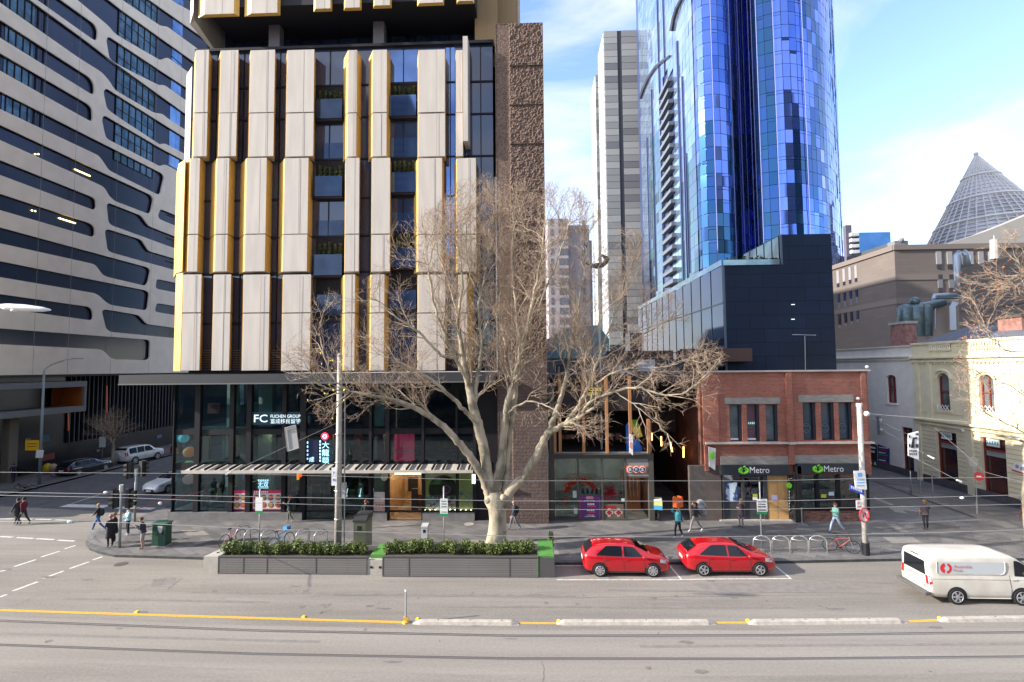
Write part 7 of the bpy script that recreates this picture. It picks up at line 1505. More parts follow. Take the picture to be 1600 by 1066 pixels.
# street lamp on the far left
t, p, z1 = pole('street_lamp', 'grey street lamp with two thin curved arms at the far corner', 'lamp', 61.5, 578, 757, .13, mat('lamp_grey', (.22, .27, .28), .5), r2=.08)
b = MB(); T0 = V(p.x, p.y, z1); b.tube([T0, pY(80, 570, p.y), pY(100, 563, p.y), pY(127, 559.5, p.y)], [.04, .035, .03, .025], 5); b.tube([V(p.x, p.y, z1 - .6), pY(75, 573, p.y), pY(100, 564, p.y)], .02, 4); b.obox(pY(121, 560.5, p.y), (.45, .12, .05)); b.build('lamp_arm', m_steel, t)
signplate(t, 39.5, 688, 60.5, 704, p.y - .2, mat('sign_amber', (.75, .42, .01), .5)); q = MB(); boxY(q, 42, 693, 58, 694, p.y - .21, .01); boxY(q, 42, 697, 58, 698, p.y - .21, .01); q.build('sign_marks', m_ink, t)
signplate(t, 55.5, 703.5, 67, 715.5, p.y - .22, m_white_metal, .05, 'white_plate')
t, p, z1 = pole('sign_pole', 'slim pole with small white sign between the black wagon and the white four wheel drive', 'sign', 159.5, 672, 722, .04, m_steel); signplate(t, 155, 683, 164.5, 699, p.y - .1)
s = thing('foreground_lamp', 'white street lamp head on an arm entering at the left edge', 'lamp', pY(-10, 478, 17)); b = MB(); b.tube([pY(x, y, 17) for x, y in ((-60, 474), (-10, 477), (12, 478.5))], [.06, .06, .07], 8); b.tube([pY(x, y, 17) for x, y in ((4, 479), (14, 480), (40, 481.5), (66, 483.5), (79, 484.5))], [.09, .13, .13, .09, .03], 10); b.ball(pY(24, 485, 17), (.16, .12, .07)); b.build('lamp_head', m_white_metal, s, True)
s = thing('street_lamp', 'dark boomerang shaped lamp head on a thin pole behind the tree branches', 'lamp', (pY(936, 600, 34.5).x, 34.5, kz)); YL = 34.5
b = MB(); P0 = pY(935, 418, YL); b.tube([V(P0.x, YL, kz), P0], [.09, .05], 6); b.build('pole', m_steel, s)
b = MB(); b.prism([pY(x, y, YL) for x, y in ((916, 410), (923, 413), (932, 411), (943, 410), (946, 404), (941, 397), (950, 401), (953, 404), (950, 411), (944, 416), (934, 418), (924, 416))], (0, .5, 0)); b.tube([pY(904, 402, YL), pY(916, 410, YL)], .03, 4); b.build('lamp_head', mat('lamp_dark', (.05, .045, .04), .6), s)
# traffic signals
def signal(lab, px, ytop, ybase, heads, extra=None):
    t, p, z1 = pole('traffic_light', lab, 'traffic light', px, ytop, ybase, .075, mat('signal_pole', (.30, .33, .32), .5))
    b = MB(); b.tube([V(p.x, p.y, z1 - .35), V(p.x, p.y, z1 + .05)], [.10, .10], 10); b.build('pole_cap', mat('cap_pale', (.55, .58, .52), .5), t)
    for (dx, dy, z, ang, sc_) in heads:
        d = V(math.cos(R(ang)), math.sin(R(ang)), 0); c = V(p.x + dx, p.y + dy, z); M = Matrix.Rotation(R(ang) - math.pi / 2, 3, 'Z'); b = MB(); b.obox(c, (.16, .12, .50), M); b.build('signal_housing', m_black, t)
        b = MB(); b.obox(c + d * .10, (.20, .015, .54), M); b.build('backing_board', m_dark, t)
        b = MB()
        for k in (-1, 0, 1): q = c + V(0, 0, .31 * k) + d * .12; b.tube([q, q + d * .24], [.125, .115], 10, 0, False); b.ball(q + d * .02, .09, 1, 8, 5)
        b.build('visor', [mat('visor_brown', (.05, .042, .035), .6), mat('lens_dark', (.03, .015, .012), .3)], t)
    return t, p
t, p = signal('front traffic light pole with red cable, beside two waiting pedestrians', 186.5, 759, 856, ((.42, .05, 2.85, 10, 1), (-.26, 0, 2.85, 200, 1)))
t, p = signal('rear traffic light pole with blue sign near the white sedan', 210.5, 734, 815, ((-.42, 0, 3.45, 190, 1), (.32, .1, 3.55, 70, 1)))
signplate(t, 197, 764, 206.5, 774, p.y - .3, mat('signal_blue', (.03, .2, .5), .5), nm='blue_plate')
b = MB(); b.box(p.x - .12, p.x + .12, p.y - .15, p.y - .07, 1.0, 1.6); b.build('push_button_box', mat('button_grey', (.25, .27, .28), .5), t)
# cabinets, machines, hoops, posts
m_gcab = mat('cabinet_green', (.012, .075, .042), .5, var=.15)
c0, c1 = pZ(237, 855, kz), pZ(256, 856, kz); s = thing('utility_cabinet', 'dark green metal utility cabinet with torn white sticker at the corner', 'cabinet', c0); zt_ = pY(247, 818, c0.y).z
b = MB(); b.box(c0.x, c1.x, c0.y, c0.y + .5, kz + .06, zt_ - .05); b.build('body', m_gcab, s); b = MB(); b.box(c0.x - .05, c1.x + .05, c0.y - .05, c0.y + .55, zt_ - .05, zt_ + .01); b.build('lid', mat('lid_green', (.05, .16, .11), .5), s)
b = MB(); b.box(c0.x - .02, c1.x + .02, c0.y - .02, c0.y + .52, kz, kz + .06); b.build('base', m_conc, s)
b = MB(); A_ = [pY(x, y, c0.y - .006) for x, y in ((246, 822), (254, 822), (253, 831), (250, 834), (247, 829))]; b.prism(A_, (0, .004, 0)); b.build('sticker', mat('sticker', (.5, .5, .48), .6), s)
b = MB(); b.box((c0.x + c1.x) / 2 - .006, (c0.x + c1.x) / 2 + .006, c0.y - .004, c0.y - .001, kz + .1, zt_ - .1); b.box(c1.x - .18, c1.x - .14, c0.y - .03, c0.y - .001, .8, 1.0); b.build('door_seam', m_black, s)
s = thing('litter_kiosk', 'olive metal litter bin kiosk with slanted dark lid behind the planter', 'bin', pZ(563, 866, kz)); p0, p1 = pZ(552, 868, kz), pZ(571, 868, kz); zb_ = pY(560, 816, p0.y).z; d_ = 1.1
b = MB(); b.box(p0.x, p1.x, p0.y, p0.y + d_, kz, zb_); b.build('body', mat('olive_metal', (.20, .22, .15), .35, .5, var=.25, scale=1.5), s)
b = MB(); b.prism([V(p0.x - .04, p0.y - .04, zb_), V(p0.x - .04, p0.y + d_ + .04, zb_), V(p0.x - .04, p0.y + d_ + .04, zb_ + .30), V(p0.x - .04, p0.y + .25, zb_ + .28), V(p0.x - .04, p0.y - .04, zb_ + .10)], (p1.x - p0.x + .08, 0, 0)); b.build('lid', mat('lid_dark', (.05, .05, .05), .4, .3), s)
b = MB(); b.box(p0.x + .2, p1.x - .2, p0.y - .004, p0.y - .001, zb_ - .45, zb_ - .2); b.build('slot', m_black, s); b = MB(); b.tube([V(p1.x + .05, p0.y + .4, 1.3), V(p1.x + .22, p0.y + .4, 1.3), V(p1.x + .22, p0.y + .4, .8), V(p1.x + .05, p0.y + .4, .8)], .015, 4); b.build('hose_reel_bar', m_steel, s)
s = thing('parking_meter', 'pale grey parking ticket machine behind the right planter', 'parking meter', pZ(664, 866, kz)); p = pZ(664.5, 866, kz); zt_ = pY(664.5, 821, p.y).z
b = MB(); b.box(p.x - .19, p.x + .14, p.y - .15, p.y + .2, kz, zt_ - .08); b.prism([V(p.x - .20, p.y - .17, zt_ - .08), V(p.x - .20, p.y + .22, zt_ - .08), V(p.x - .20, p.y + .22, zt_ + .07), V(p.x - .20, p.y - .17, zt_)], (.36, 0, 0)); b.build('body', mat('meter_grey', (.50, .50, .48), .5, var=.1), s)
b = MB(); b.box(p.x - .09, p.x + .05, p.y - .156, p.y - .151, zt_ - .34, zt_ - .18); b.build('screen', m_dark, s); b = MB(); b.box(p.x - .15, p.x + .1, p.y - .154, p.y - .151, .6, .62); b.box(p.x - .15, p.x + .1, p.y - .154, p.y - .151, 1.0, 1.02); b.build('panel_seam', m_steel, s)
m_hoop = mat('hoop_steel', (.52, .52, .50), .3, .6)
proto = None
def hoop(px0, px1, ybase, lab, rz=0.0, w_=.42):
    global proto
    p = pZ((px0 + px1) / 2, ybase, kz)
    if proto is None:
        proto = local('bike_hoop', 'x', 'bike rack'); b = MB(); b.tube([(-.42, 0, 0), (-.42, 0, .5)] + [(-.42 * math.cos(a * math.pi / 10), 0, .52 + .34 * math.sin(a * math.pi / 10)) for a in range(11)] + [(.42, 0, .5), (.42, 0, 0)], .028, 8); b.tube([(-.36, 0, .66), (0, 0, .6), (.36, 0, .66)], .02, 6); b.tube([(-.3, 0, .76), (0, 0, .84), (.3, 0, .74)], .012, 5); b.build('hoop_tube', m_hoop, proto, True)
        b = MB(); b.disc((-.42, 0, .005), (0, 0, 1), .06, .01, 10); b.disc((.42, 0, .005), (0, 0, 1), .06, .01, 10); b.build('foot_plate', m_steel, proto); o = proto
    else: o = dup(proto)
    o['label'] = lab; o['group'] = 'steel bike hoops on the pavement'; put(o, p, rz)
for k, (a, c) in enumerate(((1179, 1203), (1208, 1233), (1237.5, 1262), (1266.5, 1291))): hoop(a, c, 863, 'steel bike hoop %s' % ('behind the right hatchback bonnet with a sign pole through it', 'second from the right sign pole', 'third from the right sign pole', 'nearest the red and white bicycle')[k], R(-12))
for k, (a, c) in enumerate(((376, 384), (386, 399), (412, 425), (467, 478), (496, 506))): hoop(a, c, (845, 851, 852, 851, 852)[k], 'steel bike hoop %s' % ('behind the pink bicycle', 'between the pink bicycle and the sign pole', 'just right of the left sign pole', 'just right of the blue bicycle', 'nearest the tall cream tram pole')[k], R(58))
s = thing('lane_delineator', 'thin grey flexible lane post with yellow base at the end of the kerb island', 'bollard', pZ(634, 973)); p = pZ(634, 973)
b = MB(); z1 = pY(633, 921, p.y).z; b.tube([p, V(p.x, p.y, z1)], [.035, .035], 8); b.build('post', mat('post_grey', (.32, .33, .36), .5), s); b = MB(); b.tube([p, p + V(0, 0, .05), p + V(0, 0, .09)], [.16, .14, .05], 8); b.box(p.x - .1, p.x + .1, p.y - .04, p.y + .04, .09, .22); b.build('base', m_yellow, s); b = MB(); b.tube([V(p.x, p.y, z1 - .08), V(p.x, p.y, z1)], [.045, .045], 8); b.build('cap', m_wht, s)
m_isl = mat('separator_concrete', (.50, .45, .39), .85, var=.25, scale=5, bump=.3)
for k, (x0, y0, x1, y1) in enumerate(((644, 977, 811, 978), (870, 977.5, 1120, 977.5), (1171, 977.5, 1421, 975), (1472, 973.5, 1700, 970))):
    a, c = pZ(x0, y0), pZ(x1, y1); s = thing('kerb_separator', 'low concrete lane separator %s' % ('beside the thin lane post', 'second from the lane post', 'third from the lane post', 'at the right edge below the van')[k], 'lane separator', a, 'concrete lane separators'); d = (c - a).normalized(); n_ = V(-d.y, d.x, 0); b = MB()
    sec = [(0, 0), (.05, .11), (.10, .13), (.22, .13), (.27, .11), (.32, 0)]; A0 = [a + n_ * u + V(0, 0, z) for u, z in sec]; A1 = [a + d * .15 + n_ * (.04 + u * .75) + V(0, 0, z) for u, z in sec]
    L0 = [a + n_ * (u * .6 + .06) + V(0, 0, z * .2) for u, z in sec]; L1 = [a + d * .3 + n_ * u + V(0, 0, z) for u, z in sec]; L2 = [c - d * .3 + n_ * u + V(0, 0, z) for u, z in sec]; L3 = [c + n_ * (u * .6 + .06) + V(0, 0, z * .2) for u, z in sec]
    vs = L0 + L1 + L2 + L3; m6 = 6; fs = [(r_ * m6 + j, (r_ + 1) * m6 + j, (r_ + 1) * m6 + j + 1, r_ * m6 + j + 1) for r_ in range(3) for j in range(5)] + [tuple(range(6)), tuple(18 + j for j in reversed(range(6)))]; b.add(vs, fs); b.build('concrete_block', m_isl, s)
    b = MB(); L = (c - a).length; q = 1.0
    while q < L - .6: b.disc(a + d * q + n_ * .16 + V(0, 0, .132), (0, 0, 1), .035, .004, 8); q += 1.25
    b.build('bolt', mat('bolt_dark', (.12, .10, .09), .6), s)
pr = None
for k, (x, y) in enumerate(((213, 957), (474, 964.5), (652, 968), (873, 971), (1169, 970.5), (1469, 966.5))):
    p = pZ(x, y)
    if pr is None: pr = local('road_stud', 'x', 'road stud'); b = MB(); b.prism([(-.08, -.06, 0), (.08, -.06, 0), (.05, -.03, .05), (-.05, -.03, .05)], (0, .1, 0)); b.build('stud_body', mat('stud_yellow', (.85, .6, .03), .5), pr); o = pr
    else: o = dup(pr)
    o['label'] = 'small yellow road stud %s' % ('at the far left of the yellow line', 'midway along the yellow line', 'beside the thin lane post', 'in the first gap between separators', 'in the second gap between separators', 'in the gap below the van')[k]; o['group'] = 'yellow road studs'; put(o, p)
# ------------------------------------------------------------------ bicycles
def bike(lab, col, p, rz, lean=0, seatc=None, sc_=1.0):
    t = local('bicycle', lab, 'bicycle'); mc = mat('bike_' + lab.split()[0], col, .35, .2)
    for x in (-.52, .52):
        b = MB(); b.tube([V(x + .335 * math.cos(a * math.pi / 12), 0, .34 + .335 * math.sin(a * math.pi / 12)) for a in range(25)], .02, 6); w_ = b.build('wheel', m_tyre, t); b = MB()
        for a in range(10): b.bar(V(x, 0, .34), V(x + .32 * math.cos(a * .628), 0, .34 + .32 * math.sin(a * .628)), .004, 0, 3)
        b.build('spokes', m_steel, w_)
    b = MB(); bb = V(-.06, 0, .30); st = V(-.20, 0, .78); hd = V(.36, 0, .82); b.bar(bb, st, .02); b.bar(bb, hd - V(0, 0, .12), .024); b.bar(st - V(0, 0, .06), hd, .02); b.bar(st - V(0, 0, .06), V(-.52, 0, .34), .014); b.bar(bb, V(-.52, 0, .34), .014); b.build('frame', mc, t)
    b = MB(); b.tube([hd + V(-.02, 0, .08), hd + V(.0, 0, -.1), V(.46, 0, .5), V(.52, 0, .34)], .018, 6); b.build('fork', m_rim, t)
    b = MB(); b.tube([hd + V(.06, -.28, .10), hd + V(.04, -.12, .10), hd + V(-.02, 0, .10), hd + V(.04, .12, .10), hd + V(.06, .28, .10)], .014, 6); b.build('handlebar', m_black, t)
    b = MB(); b.bar(st, st + V(-.03, 0, .14), .014); b.ball(st + V(-.05, 0, .16), (.14, .07, .035)); b.build('saddle', seatc or m_black, t); b = MB(); b.disc(bb, (0, 1, 0), .10, .01, 14); b.bar(bb + V(0, -.06, 0), bb + V(.1, -.06, -.13), .01); b.bar(bb + V(0, .06, 0), bb + V(-.1, .06, .13), .01); b.build('crank', m_dark, t)
    put(t, p, rz, sc_); t.rotation_euler = (lean, 0, rz); return t
bike('red and white bicycle leaning near the right tram pole', (.45, .12, .09), pZ(1315, 863, kz), R(-22), R(8))
t = bike('blue hire bicycle parked behind the left planter', (.03, .20, .42), pZ(441, 856, kz), R(66), R(-10)); b = MB(); b.box(.30, .56, -.16, .16, .86, 1.06); b.build('basket', mat('basket_blue', (.05, .25, .5), .5), t)
bike('pink and white bicycle behind the left end of the planter', (.45, .18, .24), pZ(362, 850, kz), R(70), R(8))
bike('dark bicycle lying by the far corner kerb', (.05, .05, .07), pZ(45, 765, kz), R(10), R(50))
bike('grey bicycle parked behind the yellow bin in the side street', (.3, .3, .3), pZ(94, 744, kz), R(15))
s = thing('food_bin', 'yellow rounded bin beside the black station wagon', 'bin', pZ(73, 741, kz)); p = pZ(74, 741, kz); b = MB(); b.ball(p + V(0, 0, .55), (.42, .36, .5), 0, 12, 8); b.build('bin_body', mat('bin_yellow', (.55, .38, .02), .5), s, True); b = MB(); b.ball(p + V(.55, 0, .6), (.35, .3, .42), 0, 10, 8); b.build('bin_lid', mat('bin_cream', (.35, .32, .22), .5), s, True)
# ------------------------------------------------------------------ overhead wires
wi = [([(-200, 738), (0, 738), (400, 741), (800, 751.5), (1200, 751.5), (1340, 748), (1800, 744)], 19.5, 'top tram wire crossing above the shop awning', .0075),
      ([(-200, 766), (0, 769), (400, 776.5), (800, 783), (1200, 783.5), (1520, 775.5), (1800, 768)], 17.2, 'second highest tram contact wire across the street', .0085),
      ([(-200, 774), (0, 774), (200, 778), (400, 786), (800, 796.5), (1200, 796), (1600, 788), (1800, 783)], 16.6, 'third tram contact wire just below the second', .0075),
      ([(-200, 813), (0, 815), (200, 817), (400, 826.5), (800, 838), (1100, 839.5), (1400, 834), (1600, 828), (1800, 822)], 13.6, 'lowest tram contact wire passing over the footpath people', .0075)]
for pts, Y, lab, r_ in wi:
    s = thing('overhead_wire', lab, 'wire', pY(*pts[0], Y), 'tram overhead wires'); b = MB(); b.tube([pY(x, y, Y) for x, y in pts], r_, 4); b.build('wire', m_wire, s)
s = thing('span_cable', 'red insulated span cable running from the traffic light up to the glass podium', 'wire', pY(178, 806, 21)); b = MB(); b.tube([pY(172, 807, 21.5), pY(184, 804.5, 22), pY(245, 786, 25), pY(310, 769.5, 29), pY(322, 767, 30)], .02, 5); b.build('cable', mat('cable_red', (.35, .07, .05), .5), s)
b = MB(); b.ball(pY(250, 786.5, 25), .08); b.build('insulator', m_white_metal, s)
for k, (x, y, Y, lab) in enumerate(((109, 815.3, 13.6, 'white insulator ball on the lowest tram wire'), (165, 769.5, 17.2, 'small brass hanger clamp on the second tram wire'), (1503, 778, 17.2, 'white insulator at the right of the second tram wire'))):
    s = thing('wire_insulator', lab, 'insulator', pY(x, y, Y)); b = MB(); b.ball(pY(x, y, Y), (.07, .045, .045)); b.bar(pY(x - 3, y, Y), pY(x + 3, y, Y), .02); b.build('insulator_body', m_white_metal, s)
for pts, lab in (([(1336, 641, 26), (1376, 659, 27), (1421, 680, 27)], 'thin span wire from the right tram pole to the hook turn sign'), ([(1377, 671, 33), (1450, 712, 30), (1460, 717, 29.6)], 'white tipped stay wire crossing the cream wall, left'), ([(1430, 716, 27), (1495, 750, 26), (1502, 753, 26)], 'white tipped stay wire below the hook turn sign'), ([(1460, 668, 28), (1540, 738, 27), (1620, 760, 26)], 'thin stay wire running off to the right edge'), ([(352, 742, 27), (370, 734, 28), (492, 677, 30), (560, 645, 31)], 'thin stay wire with glass insulator crossing the podium'), ([(1350, 646, 27), (1620, 668, 24)], 'thin wire from the right tram pole towards the right edge')):
    s = thing('stay_wire', lab, 'wire', pY(*pts[0])); b = MB(); P_ = [pY(*q) for q in pts]; b.tube(P_, .008, 4); b.build('wire', mat('wire_pale', (.32, .32, .31), .5), s)
    if 'tipped' in lab or 'glass' in lab: b = MB(); e0 = P_[-2] if 'tipped' in lab else P_[0]; b.tube([e0, e0 + (P_[-1] - e0) * (1 if 'tipped' in lab else .04)], .05, 6); b.build('insulator', m_white_metal, s)
# ------------------------------------------------------------------ people
m_skin = mat('skin', (.48, .28, .19), .6); m_skin2 = mat('skin_tan', (.36, .20, .13), .6)
def person(lab, px, py, face, top, legs, shoes=(.03, .03, .03), hair=(.03, .02, .015), stride=.0, arms='down', H=1.72, coat=None, coatlen=.5, hat=None, hairlen=0, sleeves=True, shorts=False, zg=None, skin=None, swap=1, lean=0.0, group=None, look=0.0):
    zg = kz if zg is None else zg; s = H / 1.72; t = local('person', lab, 'person', group)
    J = {}; E = []
    def j(n, p, r_): J[n] = (V(*p), r_)
    ln = lean
    j('pel', (0, 0, .93), .135); j('wst', (0, .0 + ln * .2, 1.08), .118); j('chs', (0, .01 + ln * .5, 1.27), .14); j('shb', (0, .0 + ln * .7, 1.40), .10); j('nek', (0, .01 + ln * .8, 1.48), .052)
    j('hd1', (0, .03 + ln, 1.555), .075); j('hd2', (0, .03 + ln, 1.63), .092); j('hd3', (0, .02 + ln, 1.69), .07)
    E += [('pel', 'wst'), ('wst', 'chs'), ('chs', 'shb'), ('shb', 'nek'), ('nek', 'hd1'), ('hd1', 'hd2'), ('hd2', 'hd3')]
    for sx, n in ((-1, 'l'), (1, 'r')):
        f = stride * sx * swap
        j(n + 'hip', (.09 * sx, 0, .88), .095); j(n + 'kne', (.10 * sx, .04 + f * .55, .50), .062); j(n + 'clf', (.10 * sx, f * .78 - (.06 if f < 0 else 0), .30), .055); j(n + 'ank', (.10 * sx, f - (.10 if f < 0 else 0), .10 + (.08 if f < -.1 else 0)), .038); j(n + 'toe', (.115 * sx, f + .13 - (.08 if f < 0 else 0), .035 + (.0 if f < -.1 else 0)), .034)
        E += [('pel', n + 'hip'), (n + 'hip', n + 'kne'), (n + 'kne', n + 'clf'), (n + 'clf', n + 'ank'), (n + 'ank', n + 'toe')]
        a = arms if isinstance(arms, str) else arms[0 if sx < 0 else 1]
        sh = (.18 * sx, ln * .7, 1.39); g_ = -f * .55
        if a == 'down': el, wr = (.235 * sx, g_ * .45 - .02, 1.12), (.235 * sx, g_ + .06, .88)
        elif a == 'fold': el, wr = (.24 * sx, .02, 1.13), (.10 * sx, .22, 1.20)
        elif a == 'phone': el, wr = (.22 * sx, .08, 1.13), (.10 * sx, .30, 1.25)
        elif a == 'head': el, wr = (.30 * sx, .16, 1.48), (.16 * sx, .10, 1.74)
        elif a == 'ear': el, wr = (.26 * sx, .10, 1.22), (.13 * sx, .10, 1.54)
        elif a == 'hold': el, wr = (.24 * sx, .10, 1.12), (.13 * sx, .28, 1.08)
        j(n + 'sho', sh, .062); j(n + 'elb', el, .048); j(n + 'wri', wr, .032)
        d = (V(*wr) - V(*el)).normalized(); hc = V(*wr) + d * .07; j(n + 'han', tuple(hc), .036)
        E += [('shb', n + 'sho'), (n + 'sho', n + 'elb'), (n + 'elb', n + 'wri'), (n + 'wri', n + 'han')]
        side = d.cross(V(0, 1, 0) if abs(d.y) < .8 else V(0, 0, 1)).normalized(); nrm = d.cross(side)
        for q in range(4):
            o_ = side * (.030 * (q - 1.5) * .62); L = (.055, .068, .064, .05)[q]; j(n + 'f%d' % q, tuple(hc + d * .035 + o_), .0095); j(n + 'g%d' % q, tuple(hc + d * (.035 + L * .6) + o_ + nrm * .012), .008); j(n + 'h%d' % q, tuple(hc + d * (.03 + L) + o_ + nrm * .03), .0065); E += [(n + 'han', n + 'f%d' % q), (n + 'f%d' % q, n + 'g%d' % q), (n + 'g%d' % q, n + 'h%d' % q)]
        j(n + 't0', tuple(V(*wr) + d * .04 - side * .035), .011); j(n + 't1', tuple(V(*wr) + d * .085 - side * .055), .009); E += [(n + 'wri', n + 't0'), (n + 't0', n + 't1')]
    names = list(J); me = bpy.data.meshes.new('body'); me.from_pydata([J[n][0] * s for n in names], [(names.index(a), names.index(b_)) for a, b_ in E], [])
    o = bpy.data.objects.new('body', me); C.objects.link(o); o.parent = t
    md = o.modifiers.new('skin', 'SKIN'); md.use_smooth_shade = True; md.branch_smoothing = .3
    for i, n in enumerate(names): me.skin_vertices[0].data[i].radius = (J[n][1] * s * (1.18 if n in ('pel', 'wst', 'chs') else 1), J[n][1] * s); me.skin_vertices[0].data[i].use_root = (i == 0)
    sub = o.modifiers.new('sub', 'SUBSURF'); sub.levels = 1; sub.render_levels = 1
    dg = bpy.context.evaluated_depsgraph_get(); nm = bpy.data.meshes.new_from_object(o.evaluated_get(dg)); o.modifiers.clear(); o.data = nm; bpy.data.meshes.remove(me)
    mats = [skin or m_skin, mat('cloth_%d_%d_%d' % tuple(int(c * 99) for c in top), top, .85, var=.2, scale=9), mat('cloth_%d_%d_%d' % tuple(int(c * 99) for c in legs), legs, .85, var=.2, scale=9), mat('shoe_%d_%d_%d' % tuple(int(c * 99) for c in shoes), shoes, .6)]
    nm.materials.clear()
    for m_ in mats: nm.materials.append(m_)
    segs = []
    for a, b_ in E:
        if a in ('nek', 'hd1', 'hd2') : mi = 0
        elif a[1:] in ('wri', 'han', 't0') or a[1:2] in ('f', 'g'): mi = 0
        elif a[1:] == 'elb' and not sleeves: mi = 0
        elif a[1:] in ('hip',) or a == 'pel' and b_ != 'wst': mi = 2
        elif a[1:] == 'kne': mi = 0 if shorts else 2
        elif a[1:] == 'clf': mi = 0 if shorts else 2
        elif a[1:] == 'ank': mi = 3
        else: mi = 1
        segs.append((J[a][0] * s, J[b_][0] * s, mi))
    for p_ in nm.polygons:
        c = p_.center; best = 9; bi = 1
        for a, b_, mi in segs:
            ab = b_ - a; u = max(0, min(1, (c - a).dot(ab) / max(ab.length_squared, 1e-9))); d = (a + ab * u - c).length
            if d < best: best = d; bi = mi
        if bi == 2 and c.z > .96 * s: bi = 1
        if bi == 0 and c.z < 1.2 * s and c.z > 1.0 and abs(c.x) < .1 and c.y < .1: bi = 1
        p_.material_index = bi; p_.use_smooth = True
    hd = V(0, .03 + ln, 1.63) * s; hm = mat('hair_%d_%d_%d' % tuple(int(c * 99) for c in hair), hair, .8, var=.3, scale=20)
    if hair[0] >= 0:
        b = MB(); b.ball(hd + V(0, -.025, .035) * s, (.098 * s, .105 * s, .098 * s), 0, 12, 8)
        if hairlen: b.tube([hd + V(0, -.06, .02) * s, hd + V(0, -.075, -.08) * s, hd + V(0, -.08, -.08 - hairlen) * s], [.085 * s, .085 * s, .05 * s], 9)
        b.build('hair', hm, t, True)
    b = MB()
    for sx in (-1, 1): b.ball(hd + V(.032 * sx, .088, .005) * s, .011 * s, 1, 6, 4); b.ball(hd + V(.09 * sx, -.0, -.005) * s, (.012 * s, .02 * s, .03 * s), 0, 6, 5)
    b.tube([hd + V(0, .086, .0) * s, hd + V(0, .108, -.03) * s, hd + V(0, .09, -.04) * s], [.008 * s, .015 * s, .01 * s], 5); b.tube([hd + V(-.025, .082, -.062) * s, hd + V(0, .09, -.062) * s, hd + V(.025, .082, -.062) * s], .006 * s, 4, 2)
    b.build('face', [mats[0], m_black, mat('lips', (.35, .12, .10), .6)], t, True)
    if hat: b = MB(); b.ball(hd + V(0, 0, .055) * s, (.11 * s, .12 * s, .075 * s), 0, 12, 6); b.disc(hd + V(0, .10, .045) * s, (0, .2, 1), .075 * s, .012, 12); b.build('cap', mat('hat_%d' % int(hat[0] * 999), hat, .7), t, True)
    if coat:
        b = MB(); zs = [1.42, 1.30, 1.10, .95, .93 - coatlen]; rx = [.13, .205, .175, .19, .23]; ry = [.09, .145, .13, .145, .19]; rows = []
        for z, a_, c_ in zip(zs, rx, ry): rows.append([V(a_ * math.cos(q * math.pi / 8) * s, (c_ * math.sin(q * math.pi / 8) + ln * (z - .9)) * s, z * s) for q in range(16)])
        b.add([p_ for r_ in rows for p_ in r_], [(i * 16 + q, i * 16 + (q + 1) % 16, (i + 1) * 16 + (q + 1) % 16, (i + 1) * 16 + q) for i in range(4) for q in range(16)]); b.build('coat', mat('coat_%d_%d_%d' % tuple(int(c * 99) for c in coat), coat, .85, var=.2, scale=8), t, True)
    p = pZ(px, py, zg); put(t, p, R(face - 90)); return t, p, s
def bag(t, c, r_, col, nm='backpack', sm=True): b = MB(); b.ball(c, r_, 0, 10, 8); return b.build(nm, mat('bag_%d_%d_%d' % tuple(int(q * 99) for q in col), col, .7, var=.2, scale=6), t, sm)
DK = (.02, .022, .028)
# face: direction of travel in degrees, 0 = towards the right of the picture, 90 = away from the viewer
person('person in black walking left close beside a person in maroon', 27, 820.5, 175, DK, DK, stride=.30, coat=(.02, .03, .03), coatlen=.30, hair=(.02, .015, .012), zg=0)
t, p, s = person('person in maroon jacket with white chest logo walking left', 36, 820.5, 180, (.14, .015, .03), DK, stride=.28, swap=-1, hair=(.02, .015, .012), zg=0, H=1.76)
person('blonde person in black jacket and blue jeans striding left towards the signals', 153, 831, 195, DK, (.04, .12, .32), stride=.38, hair=(.45, .30, .12), shoes=(.1, .2, .35), zg=.0, arms='hold'); bag(bpy.data.objects['person.002'], (0, -.2, 1.2), (.15, .12, .24), (.015, .015, .015)) if 'person.002' in bpy.data.objects else None
t, p, s = person('taller person in long black coat standing left of the signal pole', 172, 855.5, 160, DK, (.02, .02, .025), coat=(.012, .013, .016), coatlen=.42, arms='fold', hair=(.35, .30, .26), H=1.8); bag(t, (.18, .16, 1.02), (.10, .14, .16), (.02, .02, .02), 'shoulder_bag')
person('person in maroon and black hidden partly by the signal pole', 178, 849, 200, (.09, .01, .02), DK, coat=(.015, .012, .014), coatlen=.35, arms='hold', hair=(.25, .16, .08))
person('masked person in pale blue hoodie and black trousers facing the street', 200, 836.5, 235, (.42, .62, .70), (.015, .015, .02), shoes=(.7, .7, .68), arms='hold', hair=(.015, .012, .012), hat=(.02, .02, .02), coat=(.42, .62, .70), coatlen=.02)
person('person in dark puffer jacket and pale shorts looking down at a phone', 223, 858, 200, (.03, .035, .045), (.40, .38, .36), shorts=True, arms='phone', shoes=(.04, .03, .03), hair=(.10, .04, .02), lean=.10, coat=(.03, .035, .045), coatlen=.0)
person('red haired person in dark coat and green trousers walking by the plinth', 452.5, 816.5, 200, (.025, .03, .04), (.13, .15, .10), shoes=(.35, .25, .2), stride=.12, arms='phone', hair=(.35, .05, .03), coat=(.025, .03, .04), coatlen=.12)
person('person behind the litter kiosk holding a phone to the face', 571, 826, 90, (.02, .02, .025), DK, arms=('down', 'ear'), hair=(.25, .07, .04))
t, p, s = person('bald person in dark jacket with backpack walking left past the tree', 803.5, 828.5, 190, (.035, .04, .055), (.16, .16, .18), stride=.26, hair=(-1, 0, 0), shoes=(.12, .08, .06), coat=(.03, .033, .045), coatlen=.05, H=1.8); bag(t, (0, -.19, 1.22), (.15, .11, .24), (.02, .02, .025))
